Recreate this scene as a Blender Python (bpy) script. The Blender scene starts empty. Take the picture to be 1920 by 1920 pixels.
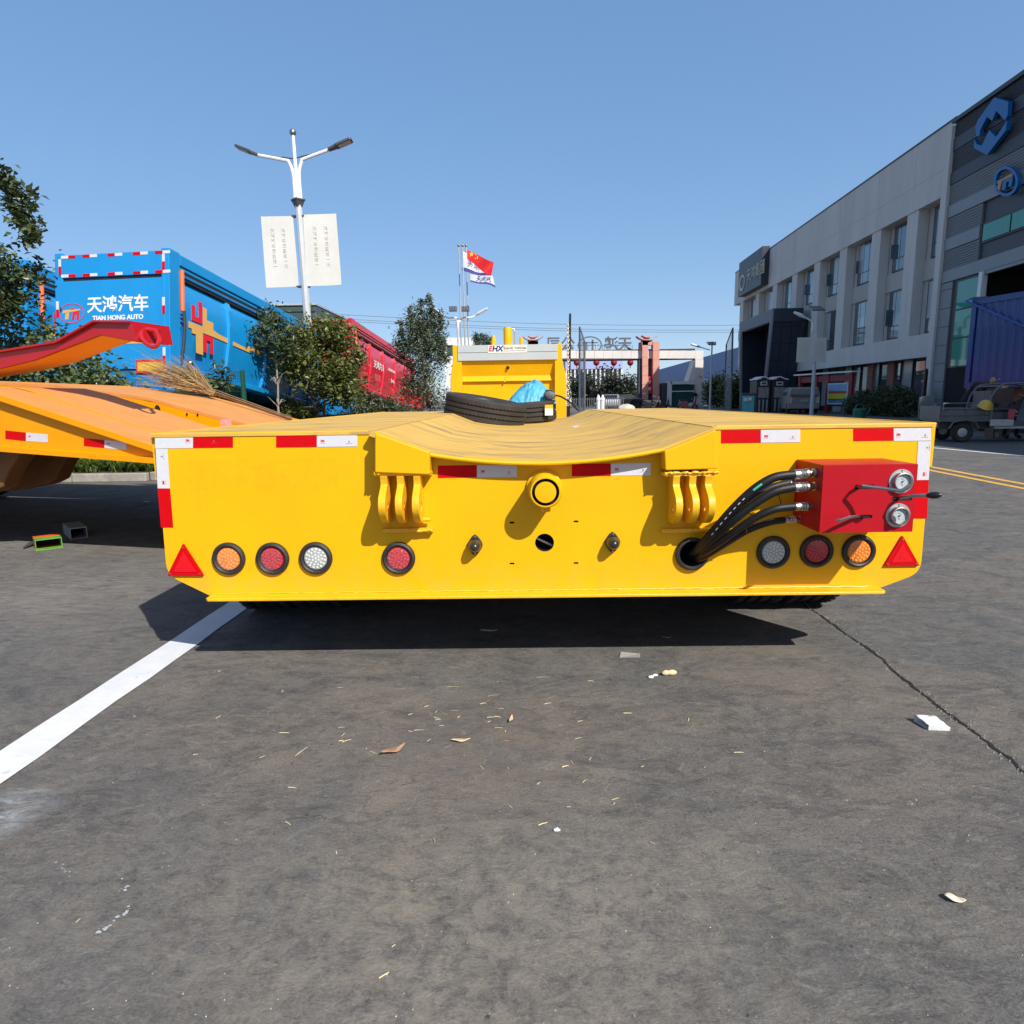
import bpy, bmesh, math, random
import numpy as np
from mathutils import Matrix, Vector
random.seed(7); RN = np.random.default_rng(7)
scene = bpy.context.scene
COL = scene.collection
R = math.radians

# ------------------------------------------------------------------ camera
F = 1240.0                      # focal length in photograph pixels (photo is 1920 wide)
CAMH = 1.08
VPX, VPY, ROLL = 970.0, 749.0, -0.0125
_a = Vector(((VPX-960)/F, (960-VPY)/F, -1.0)).normalized()      # world Y seen from the camera
_u = Vector((ROLL, 1, 0)); _z = (_u - _a*_u.dot(_a)).normalized()
_x = _a.cross(_z)
CM = Matrix((_x, _a, _z))       # camera vector -> world vector
cam = bpy.data.cameras.new("camera")
cam.sensor_fit = 'HORIZONTAL'; cam.sensor_width = 36.0; cam.lens = 36.0*F/1920.0
cam.clip_start = 0.05; cam.clip_end = 3000
camo = bpy.data.objects.new("camera", cam); COL.objects.link(camo)
camo.matrix_world = Matrix.Translation((0, 0, CAMH)) @ CM.to_4x4()
scene.camera = camo

# ------------------------------------------------------------------ light
SUN_L, SUN_B = 0.67, 0.90       # metres left / away that a shadow moves per metre of drop
sun_from = Vector((SUN_L, -SUN_B, 1)).normalized()
w = bpy.data.worlds.new("World"); scene.world = w; w.use_nodes = True
nt = w.node_tree; bg = nt.nodes["Background"]
sky = nt.nodes.new("ShaderNodeTexSky"); sky.sky_type = 'NISHITA'; sky.sun_disc = False
sky.sun_elevation = math.asin(sun_from.z); sky.sun_rotation = math.atan2(sun_from.x, sun_from.y)
sky.altitude = 0; sky.air_density = 0.6; sky.dust_density = 0.7; sky.ozone_density = 3.0
gmn = nt.nodes.new('ShaderNodeGamma'); gmn.inputs[1].default_value = .38       # flattens the sky's gradient all round, as the hazy clear sky shows
hsn = nt.nodes.new('ShaderNodeHueSaturation'); hsn.inputs['Saturation'].default_value = 1.88; hsn.inputs['Hue'].default_value = .504
nt.links.new(sky.outputs[0], gmn.inputs[0]); nt.links.new(gmn.outputs[0], hsn.inputs['Color']); nt.links.new(hsn.outputs[0], bg.inputs[0]); bg.inputs[1].default_value = 0.285
sl = bpy.data.lights.new("sun", 'SUN'); sl.energy = 4.2; sl.angle = R(0.53); sl.color = (1, .955, .88)
so = bpy.data.objects.new("sun", sl); COL.objects.link(so)
so.rotation_euler = sun_from.to_track_quat('Z', 'Y').to_euler(); so.location = (0, 0, 30)
vs_ = scene.view_settings
vs_.view_transform = 'Standard'; vs_.look = 'None'; vs_.gamma = 1; vs_.exposure = 0.65; vs_.use_curve_mapping = False

# ------------------------------------------------------------------ pixel helpers
def ray(x, y):
    v = CM @ Vector(((x-960)/F, (960-y)/F, -1.0)); return v/v.y
def P(x, y, D): return Vector((0, 0, CAMH)) + ray(x, y)*D             # at world depth Y = D
def G(x, y, z=0.0):                                                  # on the level z
    v = ray(x, y); return Vector((0, 0, CAMH)) + v*((z-CAMH)/v.z)
def lin(h):
    c = [int(h[i:i+2], 16)/255 for i in (0, 2, 4)]
    return tuple(x/12.92 if x <= .04045 else ((x+.055)/1.055)**2.4 for x in c)

# ------------------------------------------------------------------ materials
MATS = {}
def mat(name, col, rough=.5, metal=0, var=.1, vs=3.0, bump=0, bs=60, coat=0, dirt=None, spec=.5, stretch=None, island=0, trans=0, alpha=1):
    if name in MATS: return MATS[name]
    m = bpy.data.materials.new(name); m.use_nodes = True; MATS[name] = m
    t = m.node_tree; n = t.nodes; b = n["Principled BSDF"]
    b.inputs["Roughness"].default_value = rough; b.inputs["Metallic"].default_value = metal
    b.inputs["Specular IOR Level"].default_value = spec; b.inputs["Coat Weight"].default_value = coat
    b.inputs["Alpha"].default_value = alpha
    tc = n.new("ShaderNodeTexCoord"); mp = n.new("ShaderNodeMapping"); t.links.new(tc.outputs["Object"], mp.inputs[0])
    if stretch: mp.inputs["Scale"].default_value = stretch
    def noise(sc, det=4, ro=.6, dist=0):
        q = n.new("ShaderNodeTexNoise"); q.inputs["Scale"].default_value = sc; q.inputs["Detail"].default_value = det
        q.inputs["Roughness"].default_value = ro; q.inputs["Distortion"].default_value = dist
        t.links.new(mp.outputs[0], q.inputs["Vector"]); return q
    def ramp(src, a, b2):
        q = n.new("ShaderNodeMapRange"); q.inputs[1].default_value = a; q.inputs[2].default_value = b2
        t.links.new(src, q.inputs[0]); return q.outputs[0]
    def mix(f, a, b2, mode='MIX'):
        q = n.new("ShaderNodeMix"); q.data_type = 'RGBA'; q.blend_type = mode
        if isinstance(f, (int, float)): q.inputs[0].default_value = f
        else: t.links.new(f, q.inputs[0])
        for i, v in ((6, a), (7, b2)):
            if isinstance(v, tuple): q.inputs[i].default_value = (*v[:3], 1)
            else: t.links.new(v, q.inputs[i])
        return q.outputs[2]
    c = tuple(col)
    out = mix(ramp(noise(vs).outputs[0], .3, .7), tuple(x*(1-var) for x in c), tuple(min(1, x*(1+var)) for x in c))
    if island:
        g = n.new("ShaderNodeNewGeometry")
        out = mix(g.outputs["Random Per Island"], mix(1.0, out, tuple([1-island]*3), 'MULTIPLY'), mix(1.0, out, (1+island*.9, 1+island*.8, 1+island*.35), 'MULTIPLY'))
    if dirt:
        dc, ds, lo, hi, amt = dirt
        f = n.new("ShaderNodeMath"); f.operation = 'MULTIPLY'; f.inputs[1].default_value = amt
        t.links.new(ramp(noise(ds, 8, .7, .4).outputs[0], lo, hi), f.inputs[0])
        out = mix(f.outputs[0], out, dc)
    t.links.new(out, b.inputs["Base Color"])
    if bump:
        bp = n.new("ShaderNodeBump"); bp.inputs["Strength"].default_value = bump; bp.inputs["Distance"].default_value = .01
        t.links.new(noise(bs, 5).outputs[0], bp.inputs["Height"]); t.links.new(bp.outputs[0], b.inputs["Normal"])
    if trans:
        tr = n.new("ShaderNodeBsdfTranslucent"); t.links.new(out, tr.inputs[0])
        ms = n.new("ShaderNodeMixShader"); ms.inputs[0].default_value = trans
        t.links.new(b.outputs[0], ms.inputs[1]); t.links.new(tr.outputs[0], ms.inputs[2])
        t.links.new(ms.outputs[0], n["Material Output"].inputs[0])
    return m

# ------------------------------------------------------------------ mesh builder
class MB:
    def __init__(s, T=None): s.v = []; s.f = []; s.m = []; s.T = T
    def add(s, vs, fs, mi=0):
        o = len(s.v)
        s.v += [tuple(s.T @ Vector(p)) if s.T is not None else tuple(p) for p in vs]
        s.f += [tuple(i+o for i in f) for f in fs]; s.m += [mi]*len(fs); return s
    def box(s, x0, x1, y0, y1, z0, z1, mi=0):
        v = [(x, y, z) for z in (z0, z1) for y in (y0, y1) for x in (x0, x1)]
        return s.add(v, [(0,2,3,1),(4,5,7,6),(0,1,5,4),(2,6,7,3),(0,4,6,2),(1,3,7,5)], mi)
    def hexa(s, a, b, mi=0):     # two quads (4 points each), joined
        return s.add(list(a)+list(b), [(3,2,1,0),(4,5,6,7),(0,1,5,4),(1,2,6,5),(2,3,7,6),(3,0,4,7)], mi)
    def prism(s, poly, fn, c0, c1, mi=0):   # poly of (a,b); fn(a,b,c) -> point
        n = len(poly)
        v = [fn(a, b, c0) for a, b in poly]+[fn(a, b, c1) for a, b in poly]
        return s.add(v, [tuple(range(n))[::-1], tuple(range(n, 2*n))]+[(i, (i+1) % n, n+(i+1) % n, n+i) for i in range(n)], mi)
    def tube(s, pts, r, n=8, mi=0, cap=True):
        pts = [Vector(p) for p in pts]; k = len(pts)
        rs = r if isinstance(r, (list, tuple)) else [r]*k
        v = []; prev = None
        for i, p in enumerate(pts):
            d = (pts[min(i+1, k-1)]-pts[max(i-1, 0)]).normalized()
            if prev is None:
                a = d.cross(Vector((0, 0, 1)))
                if a.length < 1e-3: a = d.cross(Vector((0, 1, 0)))
            else:
                a = prev-d*prev.dot(d)
            a.normalize(); prev = a; b = d.cross(a)
            v += [p+(a*math.cos(2*math.pi*j/n)+b*math.sin(2*math.pi*j/n))*rs[i] for j in range(n)]
        f = [(i*n+j, i*n+(j+1) % n, (i+1)*n+(j+1) % n, (i+1)*n+j) for i in range(k-1) for j in range(n)]
        if cap: f += [tuple(range(n))[::-1], tuple(range((k-1)*n, k*n))]
        return s.add(v, f, mi)
    def cyl(s, p0, p1, r0, r1=None, n=16, mi=0): return s.tube([p0, p1], [r0, r0 if r1 is None else r1], n, mi)
    def lathe(s, prof, c, ax, n=24, mi=0, close=False):   # prof of (radius, along axis); mi int or list per segment
        c = Vector(c); ax = Vector(ax).normalized(); a = ax.cross(Vector((0, 0, 1)))
        if a.length < 1e-3: a = Vector((1, 0, 0))
        a.normalize(); b = ax.cross(a); k = len(prof)
        v = [c+ax*t+(a*math.cos(2*math.pi*j/n)+b*math.sin(2*math.pi*j/n))*r for r, t in prof for j in range(n)]
        segs = range(k if close else k-1)
        for i in segs:
            pass
        o = len(s.v)
        s.v += [tuple(s.T @ Vector(p)) if s.T is not None else tuple(p) for p in v]
        for i in segs:
            i2 = (i+1) % k
            for j in range(n):
                s.f.append((o+i*n+j, o+i*n+(j+1) % n, o+i2*n+(j+1) % n, o+i2*n+j)); s.m.append(mi if isinstance(mi, int) else mi[i])
        return s
    def ball(s, c, r, n=10, k=6, mi=0, sq=(1, 1, 1)):
        v = []; c = Vector(c)
        for i in range(k+1):
            th = math.pi*i/k
            for j in range(n):
                ph = 2*math.pi*j/n
                v.append((c.x+r*sq[0]*math.sin(th)*math.cos(ph), c.y+r*sq[1]*math.sin(th)*math.sin(ph), c.z+r*sq[2]*math.cos(th)))
        return s.add(v, [(i*n+j, (i+1)*n+j, (i+1)*n+(j+1) % n, i*n+(j+1) % n) for i in range(k) for j in range(n)], mi)
    def quad(s, a, b, c, d, mi=0): return s.add([a, b, c, d], [(0, 1, 2, 3)], mi)
    def mesh(s, vf, T, mi=0):
        return s.add([T @ v for v in vf[0]], vf[1], mi)
    def build(s, name, mats, parent=None, smooth=False, bevel=0, org=None, local=False, fix=True):
        if not isinstance(mats, (list, tuple)): mats = [mats]
        o0 = Vector(org) if org is not None else (ORG.get(root_of(parent), Vector()) if parent is not None and not local else Vector())
        me = bpy.data.meshes.new(name)
        me.from_pydata([tuple(Vector(p)-o0) for p in s.v], [], s.f)
        for m in mats: me.materials.append(m)
        me.polygons.foreach_set("material_index", s.m); me.validate()
        if fix:
            bm = bmesh.new(); bm.from_mesh(me); bmesh.ops.remove_doubles(bm, verts=bm.verts, dist=1e-5)
            bmesh.ops.recalc_face_normals(bm, faces=bm.faces); bm.to_mesh(me); bm.free()
        if smooth:
            me.polygons.foreach_set("use_smooth", [True]*len(me.polygons))
            me.set_sharp_from_angle(angle=R(35))
        o = bpy.data.objects.new(name, me); COL.objects.link(o)
        if parent is not None: o.parent = parent
        elif org is not None: o.location = org
        if bevel:
            b = o.modifiers.new("bevel", 'BEVEL'); b.width = bevel; b.segments = 2; b.limit_method = 'ANGLE'; b.angle_limit = R(40)
        return o
ORG = {}
def root_of(o):
    while o.parent is not None: o = o.parent
    return o.name
def tag(o, label, cat, group=None):
    o["label"] = label; o["category"] = cat
    if group: o["group"] = group
    return o
def structure(o, label=None):
    o["kind"] = "structure"
    if label: o["label"] = label
    return o
def thing(name, label, cat, loc=(0, 0, 0), group=None, rot=None):
    o = bpy.data.objects.new(name, None); COL.objects.link(o); o.location = loc; o.empty_display_size = .2
    if rot is not None: o.rotation_euler = rot
    ORG[o.name] = Vector(loc)
    return tag(o, label, cat, group)
def copy_tree(o, parent=None):
    c = o.copy(); COL.objects.link(c)
    if parent is not None: c.parent = parent
    for ch in list(o.children): copy_tree(ch, c)
    return c

_tc = {}
def textvf(body, size=1, ext=.0, shear=0, bold=0, align='CENTER', res=3):
    k = (body, size, ext, shear, bold, align)
    if k in _tc: return _tc[k]
    c = bpy.data.curves.new("t", "FONT"); c.body = body; c.size = size; c.extrude = ext; c.shear = shear; c.offset = bold
    c.align_x = align; c.align_y = 'CENTER'; c.resolution_u = res
    _tc[k] = _c2m(c); return _tc[k]
def _c2m(c):
    o = bpy.data.objects.new("t", c); COL.objects.link(o)
    m = bpy.data.meshes.new_from_object(o.evaluated_get(bpy.context.evaluated_depsgraph_get()))
    r = ([v.co.copy() for v in m.vertices], [tuple(p.vertices) for p in m.polygons])
    bpy.data.objects.remove(o); bpy.data.curves.remove(c); bpy.data.meshes.remove(m); return r
def platevf(outer, holes=(), th=.01):      # flat plate with holes in XY, thickness along Z (centred)
    c = bpy.data.curves.new("p", "CURVE"); c.dimensions = '2D'; c.fill_mode = 'BOTH'; c.extrude = th/2
    for poly in [outer, *holes]:
        s = c.splines.new('POLY'); s.points.add(len(poly)-1); s.use_cyclic_u = True
        for p, (a, b) in zip(s.points, poly): p.co = (a, b, 0, 1)
    return _c2m(c)
def circ(cx, cy, r, n=28, ry=None): return [(cx+r*math.cos(2*math.pi*i/n), cy+(ry or r)*math.sin(2*math.pi*i/n)) for i in range(n)]
def frame(o, x, y, z): return Matrix(((x[0], y[0], z[0], o[0]), (x[1], y[1], z[1], o[1]), (x[2], y[2], z[2], o[2]), (0, 0, 0, 1)))
XZ = lambda X, Y, Z: frame((X, Y, Z), (1, 0, 0), (0, 0, 1), (0, -1, 0))   # plate in XZ facing the camera

def leaves(name, pts, size, m, parent=None, org=None, aspect=.5, up=.3, seed=1, droop=0):
    """one folded leaf (two triangles) at each point"""
    rg = np.random.default_rng(seed); n = len(pts)
    d = rg.normal(size=(n, 3)); d[:, 2] = d[:, 2]*.6-droop; d /= np.linalg.norm(d, axis=1)[:, None]
    nn = rg.normal(size=(n, 3)); nn[:, 2] += up*3; s_ = np.cross(d, nn); s_ /= np.linalg.norm(s_, axis=1)[:, None]
    f_ = np.cross(s_, d)
    L = size*rg.uniform(.6, 1.25, n)[:, None]
    b = pts; t = pts+d*L; mid = pts+d*L*.45
    l = mid+s_*L*aspect*.5+f_*L*.12; r_ = mid-s_*L*aspect*.5+f_*L*.12
    v = np.stack([b, l, t, r_], 1).reshape(-1, 3)
    if org is not None: v = v-np.array(org)
    me = bpy.data.meshes.new(name); me.vertices.add(4*n); me.vertices.foreach_set("co", v.ravel())
    i = np.arange(n)*4
    tri = np.stack([i, i+1, i+2, i, i+2, i+3], 1).ravel()
    me.loops.add(6*n); me.loops.foreach_set("vertex_index", tri)
    me.polygons.add(2*n); me.polygons.foreach_set("loop_start", np.arange(2*n)*3)
    me.update(calc_edges=True); me.materials.append(m)
    o = bpy.data.objects.new(name, me); COL.objects.link(o)
    if parent is not None: o.parent = parent
    elif org is not None: o.location = org
    return o
def clumps(c, rad, nc, nl, spread, seed, fill=.55, flat=0):
    """points in leafy clumps through an ellipsoid"""
    rg = np.random.default_rng(seed)
    d = rg.normal(size=(nc, 3)); d /= np.linalg.norm(d, axis=1)[:, None]
    r = rg.uniform(fill, 1.06, nc)[:, None]**.8
    cc = d*r*np.array(rad)
    k = rg.integers(0, nc, nl)
    p = cc[k]+rg.normal(size=(nl, 3))*spread*rg.uniform(.5, 1.3, nc)[k][:, None]
    if flat: p[:, 2] = np.maximum(p[:, 2], -rad[2])
    return p+np.array(c)
# ================================================================== materials
yellow = mat("yellow_paint", (.72, .385, .002), .45, var=.05, vs=2.2, bump=.10, bs=3.5, coat=.04, spec=.22, dirt=((.50, .27, .02), 6.5, .60, .78, .40))
yellow2 = mat("yellow_paint_weld", (.74, .40, .006), .45, var=.08, vs=14, bump=.25, bs=45, coat=.2, dirt=((.40, .24, .04), 18, .58, .75, .5))
deckm = mat("dusty_yellow_deck", (.60, .36, .062), .62, var=.14, vs=3.2, bump=.08, bs=14, dirt=((.25, .165, .08), 3.6, .50, .66, .8), stretch=(.6, 1.7, 1))
orange = mat("orange_paint", (.78, .30, .0), .45, var=.05, vs=2, bump=.05, bs=15, spec=.22)
orange_dk = mat("dusty_orange_plate", (.58, .24, .055), .65, var=.08, vs=5, bump=.5, bs=90, dirt=((.45, .24, .1), 4, .5, .75, .4))
redp = mat("red_paint", (.37, .003, .010), .42, var=.08, vs=3, spec=.25)
tape_r = mat("reflective_red", (.50, .001, .004), .55, var=.05, vs=40, spec=.12)
tape_w = mat("reflective_white", (.56, .56, .59), .35, var=.04, vs=60, coat=.4)
rubber = mat("black_rubber", (.018, .017, .017), .55, var=.3, vs=20, bump=.15, bs=80)
tyre_m = mat("tyre_rubber", (.028, .023, .020), .75, var=.25, vs=14, bump=.2, bs=60)
black = mat("black_plastic", (.012, .012, .013), .35, var=.1)
dark = mat("dark_void", (.006, .006, .006), .9, var=.1)
steel = mat("bright_steel", (.36, .36, .345), .38, 1, var=.1, vs=30, bump=.1, bs=40)
galv = mat("grey_steel", (.42, .43, .44), .45, .6, var=.12, vs=6)
whitep = mat("white_paint", (.70, .70, .69), .4, var=.05)
lens_red = mat("red_lens", (.34, .005, .014), .22, var=.25, vs=30, coat=.3)
lens_amb = mat("amber_lens", (.62, .17, .014), .22, var=.25, vs=30, coat=.3)
lens_wht = mat("white_lens", (.34, .35, .34), .25, var=.2, vs=30, coat=.3)
bead_red = mat("red_bead", (.50, .02, .04), .25, var=.2, coat=.3)
bead_amb = mat("amber_bead", (.78, .28, .05), .25, var=.2, coat=.3)
bead_wht = mat("white_bead", (.62, .63, .62), .25, var=.1, coat=.3)
redink = mat("red_ink", (.60, .01, .03), .5, var=.02)
greyink = mat("grey_ink", (.10, .10, .11), .5, var=.02)

# ================================================================== ground
def ground_mat():
    m = bpy.data.materials.new("asphalt"); m.use_nodes = True; t = m.node_tree; n = t.nodes; b = n["Principled BSDF"]
    tc = n.new("ShaderNodeTexCoord")
    def noise(sc, det=6, ro=.6, dist=0, stretch=None, rot=0):
        mp = n.new("ShaderNodeMapping"); t.links.new(tc.outputs["Object"], mp.inputs[0])
        if stretch: mp.inputs["Scale"].default_value = stretch
        mp.inputs["Rotation"].default_value = (0, 0, rot)
        q = n.new("ShaderNodeTexNoise"); q.inputs["Scale"].default_value = sc; q.inputs["Detail"].default_value = det
        q.inputs["Roughness"].default_value = ro; q.inputs["Distortion"].default_value = dist
        t.links.new(mp.outputs[0], q.inputs[0]); return q.outputs[0]
    def rmp(src, a, b2, c=0., d=1.):
        q = n.new("ShaderNodeMapRange")
        for i, v in enumerate((a, b2, c, d)): q.inputs[i+1].default_value = v
        t.links.new(src, q.inputs[0]); return q.outputs[0]
    def mix(f, a, b2, mode='MIX'):
        q = n.new("ShaderNodeMix"); q.data_type = 'RGBA'; q.blend_type = mode
        if isinstance(f, (int, float)): q.inputs[0].default_value = f
        else: t.links.new(f, q.inputs[0])
        for i, v in ((6, a), (7, b2)):
            if isinstance(v, tuple): q.inputs[i].default_value = (*v, 1)
            else: t.links.new(v, q.inputs[i])
        return q.outputs[2]
    base = mix(rmp(noise(1.3, 4, .6, .8), .38, .62), (.110, .108, .104), (.148, .131, .114))
    base = mix(rmp(noise(2.3, 6, .65, 1.2), .50, .68, 0, .6), base, (.185, .165, .138))          # tan dust patches
    base = mix(rmp(noise(3.4, 9, .78, 1.3, (1, 1.7, 1), .25), .47, .66, 0, .85), base, (.056, .057, .060))  # dark swirls
    base = mix(rmp(noise(12, 9, .8, 1.5, (1, 1.9, 1), .3), .50, .66, 0, .75), base, (.050, .049, .049))
    base = mix(rmp(noise(15, 8, .78, 1.5, (1, 1.6, 1), -.2), .53, .70, 0, .7), base, (.225, .208, .186))
    base = mix(rmp(noise(130, 4, .75), .36, .66, 0, 1.0), mix(1.0, base, (.74, .74, .74), 'MULTIPLY'), mix(1.0, base, (1.26, 1.25, 1.23), 'MULTIPLY'))
    base = mix(rmp(noise(70, 2, .5), .72, .76, 0, .55), base, (.30, .28, .25))                    # pale grit
    base = mix(rmp(noise(55, 2, .5), .25, .30, .7, 0), base, (.018, .018, .018))
    base = mix(rmp(noise(.12, 3, .6), .5, .66, 0, .5), base, (.145, .138, .128))                   # worn, paler stretches
    def blot(px, py, r_, col, amt, st=(1, 1, 1), rot=0.):        # a worn-in stain of paint or dust round one spot
        nonlocal base
        q = n.new("ShaderNodeVectorMath"); q.operation = 'DISTANCE'; t.links.new(tc.outputs["Object"], q.inputs[0]); g_ = G(px, py); q.inputs[1].default_value = (g_.x, g_.y, 0)
        k = n.new("ShaderNodeMath"); k.operation = 'MULTIPLY'; t.links.new(rmp(q.outputs["Value"], r_, r_*.15), k.inputs[0])
        t.links.new(rmp(noise(16, 8, .8, .6, st, rot), .42, .62, 0, amt), k.inputs[1]); base = mix(k.outputs[0], base, col)
    blot(5, 1525, .15, (.36, .39, .42), .85, (.5, 1.4, 1), .5)
    blot(760, 1840, .6, (.25, .22, .175), .65); blot(1180, 1690, .55, (.235, .21, .17), .6); blot(250, 1700, .5, (.22, .195, .165), .45); blot(110, 1100, 1.3, (.23, .215, .19), .7, (.4, 2, 1), .2); blot(60, 1010, .9, (.25, .24, .22), .7, (.4, 2, 1), .2)
    blot(900, 1400, .5, (.15, .115, .095), .6); blot(1500, 1230, .6, (.17, .15, .13), .5, (.5, 2, 1), -.9)
    t.links.new(base, b.inputs["Base Color"])
    t.links.new(rmp(noise(5, 5), .3, .7, .62, .88), b.inputs["Roughness"])
    b.inputs["Specular IOR Level"].default_value = .35
    ad = n.new("ShaderNodeMath"); ad.operation = 'ADD'
    ml = n.new("ShaderNodeMath"); ml.operation = 'MULTIPLY'; ml.inputs[1].default_value = 2.5
    t.links.new(noise(12, 9, .8, 1.5, (1, 1.9, 1), .3), ml.inputs[0])
    t.links.new(ml.outputs[0], ad.inputs[0]); t.links.new(noise(170, 4, .7), ad.inputs[1])
    bp = n.new("ShaderNodeBump"); bp.inputs["Strength"].default_value = .5; bp.inputs["Distance"].default_value = .006
    t.links.new(ad.outputs[0], bp.inputs["Height"]); t.links.new(bp.outputs[0], b.inputs["Normal"])
    return m
asphalt = ground_mat()
gm = MB()
gm.quad((-600, -200, 0), (600, -200, 0), (600, 1500, 0), (-600, 1500, 0))
ground = structure(gm.build("ground", asphalt))
linew = mat("white_road_paint", (.60, .61, .62), .6, var=.07, vs=9, bump=.2, bs=50, dirt=((.22, .21, .20), 16, .63, .74, .8))
liney = mat("yellow_road_paint", (.66, .36, .06), .6, var=.1, vs=9, dirt=((.15, .13, .1), 14, .55, .7, .7))
def marking(name, pts, m, z=.004, jag=.004, seg=40):
    a, b, c, d = [Vector(p) for p in pts]     # a->b one edge, d->c the other
    mb = MB(); vs = []
    for i in range(seg+1):
        k = i/seg; p = a.lerp(b, k); q = d.lerp(c, k)
        vs += [(p.x+random.uniform(-jag, jag), p.y+random.uniform(-jag, jag), z), (q.x+random.uniform(-jag, jag), q.y+random.uniform(-jag, jag), z)]
    mb.add(vs, [(2*i, 2*i+1, 2*i+3, 2*i+2) for i in range(seg)])
    return structure(mb.build(name, m))
def ext(a, b, k): return a+(b-a)*k
l0, l1 = G(0, 1405), G(413, 1140); r0, r1 = G(0, 1480), G(453, 1151)
lw = ((l0-r0).length, )
dl = ((l1-l0).normalized()+(r1-r0).normalized()).normalized()
nl = Vector((-dl.y, dl.x, 0)); mid = (l1+r1)/2; hw = .075
marking("white_line", [mid-dl*6+nl*hw, mid+dl*1.6+nl*hw, mid+dl*1.6-nl*hw, mid-dl*6-nl*hw], linew)
y0, y1 = G(1752, 877), G(1920, 908)
dy = (y1-y0).normalized(); ny = Vector((-dy.y, dy.x, 0))
for k in (0, .26):
    a = y0-dy*45+ny*(k); b = y1+dy*9+ny*(k)
    if ny.x > 0: a = y0-dy*45-ny*k; b = y1+dy*9-ny*k
    s_ = ny*.05
    marking("yellow_line", [a+s_, b+s_, b-s_, a-s_], liney, seg=80)
w0, w1 = G(1750, 840), G(1920, 855); dw = (w1-w0).normalized(); nw = Vector((-dw.y, dw.x, 0))*.06
marking("white_line", [w0-dw*2+nw, w1+dw*6+nw, w1+dw*6-nw, w0-dw*2-nw], linew)
# smear of white line paint near the lower left
sm = MB(); c0 = G(20, 1530)
for k in range(0):
    a = random.gauss(0, .055); bb = random.gauss(0, .04)
    p = c0+Vector((a+bb*.6, bb, 0)); s1 = random.uniform(.002, .014); s2 = s1*random.uniform(.2, .5); th = random.gauss(.5, .3)
    q = [(p.x+s1*math.cos(t+th)*1.0, p.y+s2*math.sin(t)+s1*.4*math.cos(t), .003+k*1e-5) for t in (0, 1.2, 2.4, 3.6, 4.8)]
    sm.add(q, [(0, 1, 2, 3, 4)])
for (px, py, px2, py2, nn) in ((185, 1750, 245, 1705, 26), (105, 1620, 145, 1650, 9), (215, 1672, 245, 1665, 8), (60, 1420, 62, 1422, 1)):
    for k in range(nn):
        u = random.random(); p = G(px+(px2-px)*u, py+(py2-py)*u)+Vector((random.gauss(0, .004), random.gauss(0, .006), 0)); s1 = random.uniform(.001, .006)
        sm.add([(p.x+s1*math.cos(t)*random.uniform(.6, 1.2), p.y+s1*.7*math.sin(t), .003+k*1e-5) for t in (0, 1.2, 2.4, 3.6, 4.8)], [(0, 1, 2, 3, 4)])
sm.build("paint_smear", mat("paint_smear_white", (.33, .345, .36), .7, var=.3, vs=30), ground)
# long crack across the paving
ck = MB(); pts = [(1500, 1128), (1532, 1150), (1580, 1185), (1640, 1225), (1690, 1268), (1740, 1310), (1775, 1335), (1820, 1365), (1870, 1405), (1922, 1448), (1990, 1500)]
path = []
for (a, b) in zip(pts[:-1], pts[1:]):
    A = G(*a); B = G(*b)
    for i in range(14):
        path.append(A.lerp(B, i/14))
vs = []; off = 0
for i, p in enumerate(path):
    d = (path[min(i+1, len(path)-1)]-path[max(i-1, 0)]).normalized(); n_ = Vector((-d.y, d.x, 0))
    off = off*.8+random.gauss(0, .0022); wd = .0035+.0035*abs(math.sin(i*.17+1))*random.uniform(.5, 1.5)
    vs += [tuple(p+n_*(off+wd)+Vector((0, 0, .002))), tuple(p+n_*(off-wd)+Vector((0, 0, .002)))]
ck.add(vs, [(2*i, 2*i+1, 2*i+3, 2*i+2) for i in range(len(path)-1)])
ck.build("crack", mat("crack_black", (.010, .009, .009), .95), ground)
# raised crumbs along the crack
cr = MB()
for k in range(150):
    p = random.choice(path)+Vector((random.gauss(0, .02), random.gauss(0, .012), 0)); s1 = random.uniform(.002, .006)
    cr.add([(p.x-s1, p.y-s1*.7, 0), (p.x+s1, p.y-s1*.6, 0), (p.x+s1*.2, p.y+s1, 0), (p.x, p.y, s1*.9)], [(0, 1, 3), (1, 2, 3), (2, 0, 3)])
o = cr.build("crumbs", mat("grit", (.16, .15, .13), .9), ground); o["kind"] = "stuff"

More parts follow.
